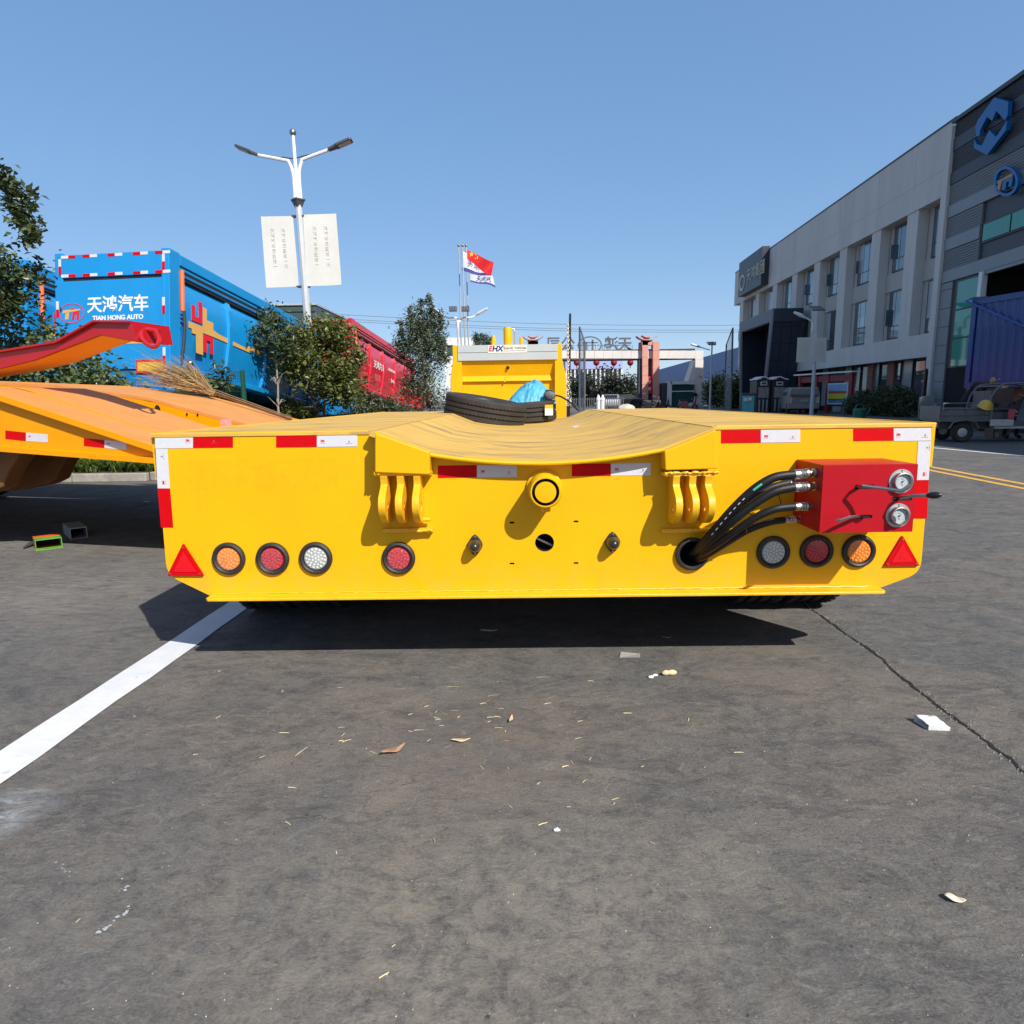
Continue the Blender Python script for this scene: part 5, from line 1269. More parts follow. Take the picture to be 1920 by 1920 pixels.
for x0, x1, t in ((1203, 1213.5, 636), (1223, 1234.5, 641)):
    for i in range(8):
        y0 = t+i*17; gbox("column_stone", pink, x0, x1, y0+.3, y0+16.8 if i < 7 else 800, -.5, .6)
gbox("column_back", tile_s, 1197.5, 1202.5, 674, 800, -.2, .9)
gbox("slit", tile_s, 1213.6, 1222.8, 674, 800, .3, .5); gbox("cap_block", pink, 1198.5, 1203, 642, 657, 0, .5)
bn = gbox("banner", redb, 1213, 1222.6, 706, 738, -.2, -.14)
for py in (716, 729):
    c = P(1217.6, py, DG-.25); mb = MB(); mb.mesh(platevf([(0, -.22), (.2, .05), (.12, .2), (0, .1), (-.12, .2), (-.2, .05)], (), .02), XZ(c.x, DG-.24, c.z)); mb.build("mark", whitep, bn, fix=False)
def pagoda(px, py, s=1.0):
    c = P(px, py+2, DG); mb = MB()
    for row, (w_, z) in enumerate(((1.15, .0), (.55, .30))):
        n = 9; vs = []
        for i in range(n+1):
            u = -1+2*i/n; zz = c.z+z+.38*abs(u)**2.4*w_; x = c.x+u*w_*s; th_ = .10-.05*abs(u)
            vs += [(x, DG-.7, zz), (x, DG+.5, zz), (x, DG+.5, zz+th_), (x, DG-.7, zz+th_)]
        mb.add(vs, [(0, 1, 2, 3), tuple(4*n+q for q in (3, 2, 1, 0))]+[(4*i+q, 4*i+4+q, 4*i+4+(q+1) % 4, 4*i+(q+1) % 4) for i in range(n) for q in range(4)])
        mb.box(c.x-w_*.5*s, c.x+w_*.5*s, DG-.5, DG+.3, c.z+z-.5, c.z+z)
    mb.build("pagoda_cap", pink, gate)
pagoda(1212, 637); pagoda(999, 637, 1.0)
gbox("column_stone", pink, 990, 1010, 641, 800, -.5, .6)
# characters on top of the gate, seen from behind (mirrored)
for px, ch in ((1038, "司"), (1066, "公"), (1147, "鸿"), (1173, "天")):
    c = P(px, 645.5, DG); mb = MB()
    mb.mesh(textvf(ch, 1.58, .10, 0, .03), frame((c.x, DG+.6, c.z), (-1, 0, 0), (0, 0, 1), (0, 1, 0)))
    mb.build("gate_letter", ironb, gate, fix=False)
c = P(1107, 648, DG); mb = MB(); mb.mesh(platevf(circ(0, .1, 1.35, 36, .95), [circ(0, .1, 1.2, 36, .82)], .1), XZ(c.x, DG+.6, c.z)); mb.box(c.x-.9, c.x+.9, DG+.55, DG+.65, c.z+.3, c.z+.42); mb.box(c.x-.5, c.x-.3, DG+.55, DG+.65, c.z-.75, c.z+.4); mb.box(c.x+.2, c.x+.4, DG+.55, DG+.65, c.z-.75, c.z+.7); mb.box(c.x-.7, c.x+.7, DG+.55, DG+.65, c.z-.75, c.z-.65)
mb.build("gate_emblem", ironb, gate)
mb = MB(); a = P(1045, 646, DG); b = P(1185, 646, DG); mb.tube([(a.x, DG+.9, a.z), (b.x, DG+.9, b.z)], .04, 6)
for px in range(1048, 1190, 14):
    q = P(px, 646, DG); mb.tube([(q.x, DG+.9, q.z), (q.x, DG+.9, P(px, 658, DG).z)], .03, 5)
mb.build("letter_frame", galv, gate)
# lanterns
for i, px in enumerate((1082, 1119, 1152, 1183)):
    c = P(px, 679.5, DG); o = thing("red_lantern", ("red lantern hanging under the gate beam, %s" % ("leftmost, beside the chain", "second from the left", "third from the left", "rightmost, next to the pink columns")[i]), "lantern", (c.x, DG+.4, c.z), group="red lanterns under the gate beam")
    mb = MB(); mb.lathe([(0, -.36), (.12, -.34), (.22, -.28), (.34, -.1), (.36, .02), (.30, .18), (.16, .28), (.1, .33), (0, .34)], (0, 0, 0), (0, 0, 1), 14); mb.build("shade", mat("lantern_red", (.24, .004, .014), .7), o, smooth=True, local=True)  # red darkened so the lanterns look shaded; the shade is in the colour
    mb = MB(); mb.tube([(0, 0, .33), (0, 0, .5)], .02, 5); mb.build("cord", black, o, local=True)
    mb = MB(); mb.lathe([(.04, -.36), (.07, -.62), (0, -.62)], (0, 0, 0), (0, 0, 1), 8); mb.build("tassel", redb, o, local=True)
# gatehouse below the right arm
gh = thing("gatehouse", "small white-framed gatehouse with green windows under the gate's right arm", "building", (P(1275, 748, DG-2).x, DG-2, 0))
def hb(nm, m, px0, px1, py0, py1, y0=0, y1=.5, bevel=0): return gbox(nm, m, px0, px1, py0, py1, y0, y1, gh, bevel, DG-2)
hb("wall", mat("gatehouse_dark", (.03, .032, .04), .6), 1245, 1252, 718, 800, .2, 3.2)
hb("frame", tile, 1252, 1258, 715, 800, 0, 3); hb("lintel", tile, 1258.1, 1304, 715, 720, 0, 3)
d1 = DG-2
a, b, c, d = [P(*q, d1) for q in ((1290, 715), (1303, 676), (1303.5, 676), (1303.5, 715))]
mb = MB(); mb.hexa([(p.x, d1, p.z) for p in (a, b, c, d)], [(p.x, d1+2, p.z) for p in (a, b, c, d)]); mb.build("brace", tile, gh)
for i, (x0, x1) in enumerate(((1258.6, 1272), (1272.8, 1287), (1287.8, 1302))):
    hb("window", glassg, x0, x1, 721, 733, .25, .35); hb("window", glassg, x0, x1, 734, 755 if i else 768, .25, .35)
hb("mullion", whitep, 1258, 1303, 733, 734, .2, .3); hb("base_wall", tile, 1272.5, 1303, 757, 800, .1, .6); hb("back_wall", tile_s, 1258, 1303, 720, 800, 2.8, 3)
# far buildings
bw = mat("shed_blue", (.10, .17, .36), .5, var=.08, vs=.2); gw = mat("shed_grey", (.34, .36, .37), .7, var=.08, vs=.2)
sh_ = thing("blue_shed", "long blue-clad shed beyond the gate on the right", "building", (P(1310, 748, 96).x, 96, 0))
A0 = P(1232, 694, 125); A1 = P(1392, 649, 84)
def shedquad(nm, m, f0, f1, th=6):
    p0 = Vector((A0.x, A0.y, 0)); p1 = Vector((A1.x, A1.y, 0)); n_ = Vector((.55, .85, 0))*th
    a_, b_ = A0.z, A1.z
    mb = MB(); mb.hexa([p0+Vector((0, 0, f0*a_)), p1+Vector((0, 0, f0*b_)), p1+n_+Vector((0, 0, f0*b_)), p0+n_+Vector((0, 0, f0*a_))], [p0+Vector((0, 0, f1*a_)), p1+Vector((0, 0, f1*b_)), p1+n_+Vector((0, 0, f1*b_)), p0+n_+Vector((0, 0, f1*a_))]); return mb.build(nm, m, sh_)
shedquad("cladding", bw, .55, 1.0); shedquad("lower_wall", gw, 0, .548)
fb_ = thing("far_block", "pale lilac-blue block beyond the gate opening", "building", (P(1112, 748, 118).x, 118, 0))
a, b = P(1060, 676, 118), P(1167, 691, 118)
mb = MB(); mb.box(a.x, b.x, 118, 130, b.z, a.z); mb.build("upper_wall", mat("lilac_blue", (.30, .36, .58), .6, var=.04), fb_)
mb = MB(); mb.box(a.x, b.x, 118.6, 129, 0, b.z); mb.build("lower_wall", mat("far_wall", (.16, .17, .19), .7), fb_)
for px in range(1062, 1168, 8):
    p = P(px, 691, 118); mb = MB(); mb.box(p.x-.12, p.x+.12, 118.1, 118.5, 0, p.z); mb.build("pilaster", whitep, fb_)
wb = thing("white_block", "low white block behind the gooseneck's left side", "building", (P(862, 748, 88).x, 88, 0))
for nm, px0, px1, py0 in (("wall", 837, 888, 633.5), ("side_wing", 836, 858, 648)):
    a = P(px0, py0, 88); b = P(px1, py0, 88); mb = MB(); mb.box(a.x, b.x, 88 if nm == "wall" else 86, 95, 0, a.z); mb.build(nm, whitep, wb)
for px in (843, 852, 868):
    a = P(px, 655, 86); mb = MB(); mb.box(a.x-.3, a.x+.3, 85.96, 85.99, a.z-.8, a.z+.5); mb.build("window", glassg, wb)
# trees beyond the gate
leaf_far = mat("leaf_far", (.030, .040, .028), .6, var=.3, vs=.5, island=.5, trans=.15)
for i, (px, py, D, rx, rz, lb) in enumerate(((1148, 735, 84, 46, 45, "broad dark tree filling the gate opening"), (1095, 735, 88, 30, 36, "dark tree left in the gate opening behind the net"), (1178, 745, 92, 20, 40, "dark tree beside the pink columns beyond the gate"), (1345, 735, 70, 16, 24, "small green tree behind the solar lamp right of the gate"), (1378, 735, 62, 16, 26, "bushy green tree beside the dark portico"))):
    c = P(px, py, D); base = Vector((c.x, D, 0))
    tree("far_tree", lb, base, [((c.x, D, c.z), (px2w(rx, D), 2.0, px2w(rz, D)), 60, 3800 if rx > 25 else 1900, .42, .2), ((c.x, D, 1.3), (px2w(rx, D)*.9, 1.6, 1.2), 30, 1500, .4, .2)], leaf_far if i < 3 else leaf_m, 50+i, .12, .42, .45, limbn=10)
for i, px in enumerate((893, 906, 918)):
    D = 80; c = P(px, 640+i*3, D); tree("far_tree", ("pale poplar top showing above the gooseneck, %s of three" % ("tallest", "middle", "lowest")[i]), Vector((c.x, D, 0)), [((c.x, D, c.z), (.55, .5, 1.25), 22, 650, .16, .2), ((c.x, D, 4), (.9, .8, 3.2), 20, 800, .3, .2)], leaf_g, 70+i, .08, .26, .4, group="poplars behind the gooseneck", limbn=8)
# flagpoles and flags
DFp = 62
flw = mat("flag_white", (.66, .66, .70), .7, var=.04); flb = mat("flag_blue", (.05, .06, .26), .7); flr = mat("flag_red", (.60, .006, .012), .65, var=.05); fly = mat("flag_yellow", (.80, .50, .02), .6)
fg_poles = []
for i, px in enumerate((867.5, 874.5, 881)):
    D = DFp+(1.6, 0, 3.2)[i]; b = P(px, 748, D); tz = P(px-1.2, 462, D).z
    t = thing("flagpole", "thin silver flagpole, %s of the three" % ("leftmost", "middle", "rightmost")[i], "flagpole", (b.x, D, 0), group="flagpoles")
    mb = MB(); mb.tube([(b.x, D, 0), (b.x, D, tz)], [.09, .05], 8); mb.build("pole", galv, t, smooth=True)
    mb = MB(); mb.ball((b.x, D, tz+.08), .13, 10, 8); mb.build("finial", steel, t, smooth=True)
    mb = MB(); mb.box(b.x-.35, b.x+.35, D-.35, D+.35, 0, .5); mb.build("base", concrete, t)
def flag(label, D, q, m, band=None, stars=False, seed=0):
    """q: hoist top, fly top, fly bottom, hoist bottom in pixels"""
    w_ = [P(*a, D) for a in q]; n1, n2 = 18, 10; vs = []
    def pt(u, v):
        p = (w_[0]*(1-u)+w_[1]*u)*(1-v)+(w_[3]*(1-u)+w_[2]*u)*v
        return p+Vector((0, .22*math.sin(7*u+2*v+seed)*u**.6, .10*math.sin(6*u+seed)*u))
    vs = [pt(i/n1, j/n2) for i in range(n1+1) for j in range(n2+1)]
    mb = MB(); N = n2+1
    for i in range(n1):
        for j in range(n2): mb.f.append((i*N+j, (i+1)*N+j, (i+1)*N+j+1, i*N+j+1)); mb.m.append(1 if band and j >= n2-2 else 0)
    mb.v = [tuple(v) for v in vs]
    o = mb.build("flag", [m, band or m], None, smooth=True, org=w_[0]); tag(o, label, "flag", "flags on the poles")
    ORG[o.name] = w_[0]
    if stars:
        for (u, v, r_) in ((.17, .25, .13), (.33, .10, .045), (.40, .20, .045), (.40, .34, .045), (.33, .45, .045)):
            c_ = pt(u, v)+Vector((0, -.03, 0)); pl = []
            for k in range(10):
                rr = r_*2.0*(1 if k % 2 == 0 else .4); a_ = math.pi/2+k*math.pi/5; pl.append((rr*math.cos(a_), rr*math.sin(a_)))
            mb = MB(); mb.mesh(platevf(pl, (), .01), XZ(c_.x, c_.y, c_.z)); mb.build("star", fly, o, fix=False)
    else:
        for (u, v, ch) in ((.35, .45, "天"), (.55, .5, "鸿"), (.75, .55, "汽")):
            c_ = pt(u, v)+Vector((0, -.06, 0)); mb = MB(); mb.mesh(textvf(ch, .55, .005), XZ(c_.x, c_.y, c_.z)); mb.build("lettering", flb, o, fix=False)
flag("red flag with yellow stars flying on the middle pole", DFp, ((875.5, 468), (926, 492), (921, 519), (876, 486)), flr, stars=True, seed=1)
flag("white flag with a blue lower band just below the red flag", DFp+1.6, ((867, 470), (906, 496), (918, 520), (866.5, 508)), flw, flb, seed=2)
flag("lower white flag with a blue band on the rightmost pole", DFp+3.2, ((881, 514), (924, 517), (929, 538), (882, 528)), flw, flb, seed=4)
# solar lamps
def solar_lamp(label, D, px, top, head, panel, arms, hbody=None):
    b = P(px, 748, D)
    t = thing("street_lamp", label, "street lamp", (b.x, D, 0), group="street lamps")
    mb = MB(); mb.tube([(b.x, D, 0), (b.x, D, P(px, top, D).z)], [.10, .06], 8); mb.build("pole", postg, t, smooth=True)
    for (x0, y0, x1, y1) in panel:
        a, c = P(x0, y0, D), P(x1, y1, D); mb = MB(); mb.hexa([(a.x, D-.4, c.z), (c.x, D-.4, c.z), (c.x, D+.3, a.z), (a.x, D+.3, a.z)], [(a.x, D-.42, c.z+.05), (c.x, D-.42, c.z+.05), (c.x, D+.28, a.z+.05), (a.x, D+.28, a.z+.05)]); pn = mb.build("solar_panel", galv, t)
        for k in range(5):
            u = a.x+(c.x-a.x)*(k+.5)/5; mb = MB(); mb.box(u-.04, u+.04, D-.46, D-.43, c.z+.02, a.z); mb.build("slat", mat("cell_dark", (.08, .085, .10), .3), pn)
    for path in arms:
        mb = MB(); w_ = [P(x, y, D) for x, y in path]; mb.tube(bez(w_, 5), .05, 6); mb.build("arm", lampw, t, smooth=True)
        e, f = w_[-1], w_[-2]; d = (e-f).normalized(); mb = MB(); mb.tube([e-d*.1, e+d*.15, e+d*.75, e+d*.8], [.05, .10, .10, .04], 6); mb.build("lamp_head", postg, t)
    if hbody:
        (x0, y0, x1, y1) = hbody; a, c = P(x0, y0, D), P(x1, y1, D); mb = MB(); mb.lathe([(.02, c.z), ((c.x-a.x)/2*.7, c.z+.3), ((c.x-a.x)/2, a.z)], (b.x, D, 0), (0, 0, 1), 10); mb.build("body", lampw, t, smooth=True)
solar_lamp("twin-arm solar street lamp in front of the flagpoles", 42, 862, 598, None, [(843, 576, 858, 586), (866, 576, 881, 586)], [((862, 604), (856, 596), (840, 596), (829, 589)), ((862, 604), (868, 596), (884, 595), (893, 590))], (858, 600, 866, 622))
solar_lamp("single-arm solar street lamp standing right of the gate", 58, 1331.5, 645, None, [(1326, 641.5, 1340, 648)], [((1331, 656), (1326, 655), (1312, 650.5))])
# net screens beside the drive
netm = mat("grey_net", (.30, .32, .33), .8, var=.1, alpha=.45)
def net(label, quad):
    w_ = [P(x, y, D) for x, y, D in quad]; w_[2].z = 0; w_[3].z = 0
    t = thing("net_screen", label, "net", tuple(w_[3]), group="tall net screens")
    for a, b in ((0, 3), (1, 2)):
        mb = MB(); mb.tube([w_[b], w_[a]], .07, 8); mb.build("post", ironb, t)
    mb = MB(); mb.tube([w_[0], w_[1]], .05, 6); mb.build("top_bar", ironb, t)
    mb = MB(); mb.quad(*w_); mb.build("net", netm, t)
net("tall grey net screen left of the gate drive beside the chain", ((1087, 613, 52), (1096, 640, 44), (1096, 775, 44), (1086, 775, 52)))
net("tall grey net screen right of the gate drive beside the building", ((1374, 615, 50), (1362, 646, 62), (1358, 770, 62), (1370, 775, 50)))
# overhead wires
for i, (ya, yb, yc) in enumerate(((592, 596, 610), (600, 606, 619), (604, 612, 623))):
    D = 150; pts = [P(680+40*k, ya+(yc-ya)*min(1, k/17)+6*math.sin(math.pi*k/17), D) for k in range(-14, 26)]
    mb = MB(); mb.tube(pts, .045, 5, cap=False); tag(mb.build("power_line", mat("wire", (.10, .11, .12), .6), None), "thin overhead wire crossing the sky above the gate, %s of the three" % ("topmost", "middle", "lowest")[i], "wire", "overhead wires")
# people -----------------------------------------------------------------
def person(label, base, joints, shirt, trousers, skin, hair, face=0.0, hat=None):
    """one skinned body; joints in local metres"""
    o = thing("person", label, "person", tuple(base))
    J = joints; names = list(J); idx = {n: i for i, n in enumerate(names)}
    edges = [(a, b) for a, b in (("pelvis", "waist"), ("waist", "chest"), ("chest", "neck"), ("neck", "head0"), ("head0", "head1"), ("chest", "shl"), ("shl", "ell"), ("ell", "wrl"), ("wrl", "hdl"), ("chest", "shr"), ("shr", "elr"), ("elr", "wrr"), ("wrr", "hdr"), ("pelvis", "hil"), ("hil", "knl"), ("knl", "anl"), ("anl", "tol"), ("pelvis", "hir"), ("hir", "knr"), ("knr", "anr"), ("anr", "tor")) if a in idx and b in idx]
    rad = dict(pelvis=.15, waist=.135, chest=.155, neck=.058, head0=.085, head1=.095, shl=.075, shr=.075, ell=.05, elr=.05, wrl=.034, wrr=.034, hdl=.038, hdr=.038, hil=.095, hir=.095, knl=.062, knr=.062, anl=.045, anr=.045, tol=.042, tor=.042)
    me = bpy.data.meshes.new("body"); me.from_pydata([J[n] for n in names], [(idx[a], idx[b]) for a, b in edges], [])
    t = bpy.data.objects.new("body", me); COL.objects.link(t)
    t.modifiers.new("skin", 'SKIN'); sd = me.skin_vertices[0].data
    for n, i in idx.items(): sd[i].radius = (rad[n], rad[n]*(.78 if n in ("pelvis", "waist", "chest") else 1))
    sd[idx["pelvis"]].use_root = True
    s2 = t.modifiers.new("sub", 'SUBSURF'); s2.levels = 2; s2.render_levels = 2
    m2 = bpy.data.meshes.new_from_object(t.evaluated_get(bpy.context.evaluated_depsgraph_get())); bpy.data.objects.remove(t)
    for m_ in (shirt, trousers, skin, hair): m2.materials.append(m_)
    zn = J["neck"][2]; zp = J["pelvis"][2]; hd = Vector(J["head1"])
    for p in m2.polygons:
        c = p.center; mi = 0
        if c.z > zn+.01: mi = 3 if (c.z > hd.z+.02 or (c.y-hd.y)*math.cos(face)-(c.x-hd.x)*math.sin(face)*0 > .02) else 2
        elif min((c-Vector(J[k])).length for k in ("hdl", "hdr", "wrl", "wrr") if k in J) < .07: mi = 2
        elif c.z < zp: mi = 1
        p.material_index = mi; p.use_smooth = True
    b = bpy.data.objects.new("body", m2); COL.objects.link(b); b.parent = o
    # simple face: nose, eyes, ears
    mb = MB(); f = Vector((math.sin(face), -math.cos(face), 0)); s_ = Vector((f.y, -f.x, 0)); h0 = hd+Vector((0, 0, -.02))
    mb.ball(h0+f*.105+Vector((0, 0, -.015)), .016, 6, 5, 0, (1, 1, 1.4))
    for k in (-1, 1): mb.ball(h0+f*.088+s_*.034*k+Vector((0, 0, .022)), .010, 6, 4, 1); mb.ball(h0+s_*.098*k, .022, 6, 4, 0, (.6, 1, 1.4))
    mb.ball(h0+f*.09+Vector((0, 0, -.055)), .014, 6, 4, 2, (1.6, .6, .5))
    mb.build("face", [skin, black, redink], o, smooth=True, local=True, fix=False)
    return o
skinm = mat("skin", (.42, .24, .16), .55, var=.08); hairm = mat("hair", (.012, .010, .009), .5); darkc = mat("dark_clothes", (.015, .015, .018), .85, var=.3, vs=6); greyc = mat("grey_clothes", (.09, .09, .10), .85, var=.3, vs=6)
STAND = dict(pelvis=(0, 0, .93), waist=(0, 0, 1.08), chest=(0, 0, 1.32), neck=(0, 0, 1.47), head0=(0, -.01, 1.56), head1=(0, -.01, 1.66), shl=(-.19, 0, 1.38), ell=(-.25, .03, 1.10), wrl=(-.24, -.08, .88), hdl=(-.23, -.11, .80), shr=(.19, 0, 1.38), elr=(.25, .03, 1.10), wrr=(.24, -.06, .88), hdr=(.23, -.09, .80), hil=(-.095, 0, .86), knl=(-.10, -.03, .48), anl=(-.10, .02, .08), tol=(-.11, -.15, .04), hir=(.095, 0, .86), knr=(.10, .02, .48), anr=(.10, .05, .08), tor=(.11, -.12, .04))
b = P(1302, 748, 64); person("person in dark clothes standing before the gatehouse window", (b.x, 64, 0), STAND, darkc, darkc, skinm, hairm)
# parked cars and small things by the gate
def car(label, px, D, m, L=4.3, W=1.75, H=1.45, yaw=0, group="cars parked beyond the gate"):
    b = P(px, 748, D); t = thing("parked_car", label, "car", (b.x, D, 0), group, rot=(0, 0, yaw))
    sec = [(-L/2, .45, .75), (-L/2+.1, .3, .85), (-L/2+1.0, .25, .95), (-L/2+1.6, .25, H-.05), (L/2-1.5, .25, H), (L/2-.5, .25, .98), (L/2-.08, .3, .90), (L/2, .45, .7)]
    mb = MB(); vs = []
    for x, z0, z1 in sec:
        i_ = .16 if z1 > 1.1 else .03
        zb = min(z1, .92)
        vs += [(x, -W/2, z0), (x, W/2, z0), (x, W/2, zb), (x, W/2-i_, z1), (x, -W/2+i_, z1), (x, -W/2, zb)]
    n = len(sec)-1
    mb.add(vs, [tuple(range(6)), tuple(6*n+k for k in range(5, -1, -1))]+[(6*i+k, 6*i+6+k, 6*i+6+(k+1) % 6, 6*i+(k+1) % 6) for i in range(n) for k in range(6)])
    mb.build("body", m, t, smooth=True, local=True)
    gl = mat("car_glass", (.012, .014, .016), .06, spec=.8)
    for s_ in (-1, 1):
        mb = MB(); mb.add([(-L/2+1.15, s_*(W/2+.004), .96), (L/2-.65, s_*(W/2+.004), .98), (L/2-1.5, s_*(W/2-.14), H-.06), (-L/2+1.68, s_*(W/2-.14), H-.09)], [(0, 1, 2, 3)]); mb.build("window", gl, t, local=True)
        for x in (-L/2+.85, L/2-.85):
            mb = MB(); mb.lathe([(0, -.1), (.28, -.1), (.31, -.07), (.31, .07), (.28, .1), (0, .1)], (x, s_*(W/2-.09), .31), (0, 1, 0), 20); mb.build("wheel", tyre_m, t, smooth=True, local=True)
    for x0, x1 in ((-L/2+1.02, -L/2+1.58), (L/2-.52, L/2-1.48)):
        mb = MB(); mb.add([(x0, -W/2+.12, .99), (x0, W/2-.12, .99), (x1, W/2-.2, H-.06), (x1, -W/2+.2, H-.06)], [(0, 1, 2, 3)]); mb.v = [(x-.02 if x0 < 0 else x+.02, y, z+.015) for x, y, z in mb.v]; mb.build("windscreen", gl, t, local=True)
car("white car parked left of the dark tree beyond the gate", 1146, 70, mat("car_white", (.45, .46, .47), .3), yaw=R(78)); car("black car parked beside the white one beyond the gate", 1168, 72, mat("car_black", (.012, .012, .014), .15, coat=1), yaw=R(5))
stm = mat("pale_stone", (.50, .45, .38), .9, var=.2, vs=2, bump=.5, bs=6)
c = G(1175, 775); c = P(1175, 748, 46); mb = MB(); mb.ball((0, 0, .28), .62, 12, 8, 0, (1, .7, .62)); mb.v = [(x+random.uniform(-.03, .03), y+random.uniform(-.03, .03), max(0, z+random.uniform(-.03, .03))) for x, y, z in mb.v]
o = mb.build("boulder", stm, None, smooth=True, fix=False); o.location = (c.x, 46, 0); tag(o, "pale rounded boulder by the drive left of the pink columns", "boulder")
for i, px in enumerate((1122, 1130)):
    c = P(px, 748, 44); o = thing("bollard", "white pointed bollard beside the net screen, %s one" % ("left", "right")[i], "bollard", (c.x, 44, 0), "white bollards")
    mb = MB(); mb.lathe([(.12, 0), (.12, .95), (.14, .96), (.14, 1.05), (.06, 1.25), (.02, 1.32), (0, 1.32)], (0, 0, 0), (0, 0, 1), 10); mb.build("shaft", whitep, o, smooth=True, local=True)
fn = thing("low_fence", "low grey fence line across the drive beyond the bollards", "fence", (P(1100, 748, 56).x, 56, 0))
for i in range(24):
    p = P(1072+i*4.2, 748, 56); mb = MB(); mb.box(p.x-.03, p.x+.03, 55.97, 56.03, 0, 1.15); mb.build("paling", ironb, fn)
for z in (.35, 1.0):
    a, b = P(1070, 748, 56), P(1172, 748, 56); mb = MB(); mb.box(a.x, b.x, 56.032, 56.07, z, z+.06); mb.build("rail", ironb, fn)
def scooter(label, px, D, m):
    b = P(px, 748, D); t = thing("scooter", label, "scooter", (b.x, D, 0), "scooters by the gatehouse")
    for x in (-.6, .6):
        mb = MB(); mb.lathe([(.12, -.05), (.22, -.05), (.25, 0), (.22, .05), (.12, .05)], (x, 0, .25), (0, 1, 0), 18, close=True); mb.build("wheel", tyre_m, t, smooth=True, local=True)
    mb = MB(); mb.prism([(-.6, .3), (-.75, .65), (-.5, .78), (-.05, .74), (.05, .35), (.4, .33), (.52, .95), (.62, .95), (.6, .4), (.3, .22), (-.3, .22)], lambda a, b_, c: (a, c, b_), -.13, .13); mb.build("body", m, t, bevel=.03, local=True)
    mb = MB(); mb.box(-.72, -.05, -.14, .14, .76, .86); mb.build("seat", black, t, bevel=.03, local=True)
    mb = MB(); mb.tube([(.55, -.3, 1.08), (.56, 0, 1.0), (.55, .3, 1.08)], .02, 6); mb.tube([(.6, 0, .3), (.55, 0, 1.02)], .03, 6); mb.build("handlebar", steel, t, local=True)
scooter("dark scooter parked left of the gatehouse", 1240, 55, mat("scooter_dark", (.03, .03, .035), .3)); scooter("red and white scooter parked in front of the gatehouse", 1290, 55, mat("scooter_red", (.35, .10, .10), .3)); scooter("black scooter parked below the pink columns", 1222, 55, black)
# ================================================================== office building on the right
bd = ray(1043, 748); BD = Vector((bd.x, 1, 0)).normalized(); BN = Vector((-BD.y, BD.x, 0))        # along the facade, out to the street
CF = 18.0
B0 = -BN*CF
def bw_(s, n, z): return B0+BD*s+BN*n+Vector((0, 0, z))
def fb(px, py, n=0.0):
    d = ray(px, py); o_ = Vector((0, 0, CAMH)); k = (B0+BN*n-o_).dot(BN)/d.dot(BN); p = o_+d*k
    return (p-B0).dot(BD), p.z
TB = frame(B0, BD, BN, (0, 0, 1))         # local (s, n, z)
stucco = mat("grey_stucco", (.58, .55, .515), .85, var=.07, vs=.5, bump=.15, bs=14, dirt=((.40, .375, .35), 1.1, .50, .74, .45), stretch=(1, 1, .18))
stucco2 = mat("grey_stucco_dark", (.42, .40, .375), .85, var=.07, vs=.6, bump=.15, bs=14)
glass = mat("window_glass", (.16, .20, .23), .05, .55, var=.35, vs=.5, spec=1.0)
glass_l = mat("window_blind", (.30, .33, .35), .25, var=.08, spec=.8)
framed = mat("window_frame_dark", (.035, .035, .04), .5)
navyp = mat("navy_panel", (.022, .030, .048), .45, var=.1, vs=.5)
S0 = fb(1803, 400)[0]; S1 = fb(1386, 600)[0]
ob = thing("office_building", "grey three-storey office building with deep window columns along the right side", "building", tuple(bw_(S0, 0, 0)))
def OB(nm, m, s0, s1, n0, n1, z0, z1, par=None, bevel=0):
    mb = MB(TB); mb.box(s0, s1, n0, n1, z0, z1); return mb.build(nm, m, par or ob, bevel=bevel)
ZR = 12.9
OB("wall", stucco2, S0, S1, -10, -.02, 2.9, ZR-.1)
OB("parapet", stucco, S0, S1, .0, .55, 9.85, ZR); OB("roof_edge", framed, S0, S1, -.05, .58, ZR, ZR+.08)
OB("lower_band", stucco, S0, fb(1519, 694)[0]+2, .0, .55, 2.8, 3.88)
OB("base_wall", framed, S0, S1, -10, -.62, 0, 2.9)
win_s = [fb(x_, y_)[0] for x_, y_ in ((1764, 436), (1696, 453), (1626, 486), (1568, 516), (1524, 534), (1482, 545), (1448, 557), (1415, 569))]
fins = [0]+[(a_+b_)/2 for a_, b_ in zip(win_s[:-1], win_s[1:])]+[win_s[-1]+2.4]
for s_ in fins[1:]:
    if s_ > S1-.5: break
    OB("column", stucco, s_-.52, s_+.52, .0, .5, 3.88, 9.85)
OB("column", stucco, S0, S0+.55, .0, .5, 3.88, 9.85)
for s_ in fins[1:]:
    if s_ < S1-.5: OB("wall_joint", stucco2, s_-.012, s_+.012, .551, .553, 9.9, ZR-.05)
OB("wall_joint", stucco2, S0+.1, S1-.2, .551, .5535, 11.0, 11.025)
pipe = mat("drain_pipe", (.30, .30, .30), .5)
for s_ in (fins[2]+.75, fins[4]+.75): OB("drain_pipe", pipe, s_-.05, s_+.05, .02, .12, 3.9, 9.8)
OB("spandrel", stucco2, S0+.56, S1-.1, -.015, .06, 6.5, 7.42)
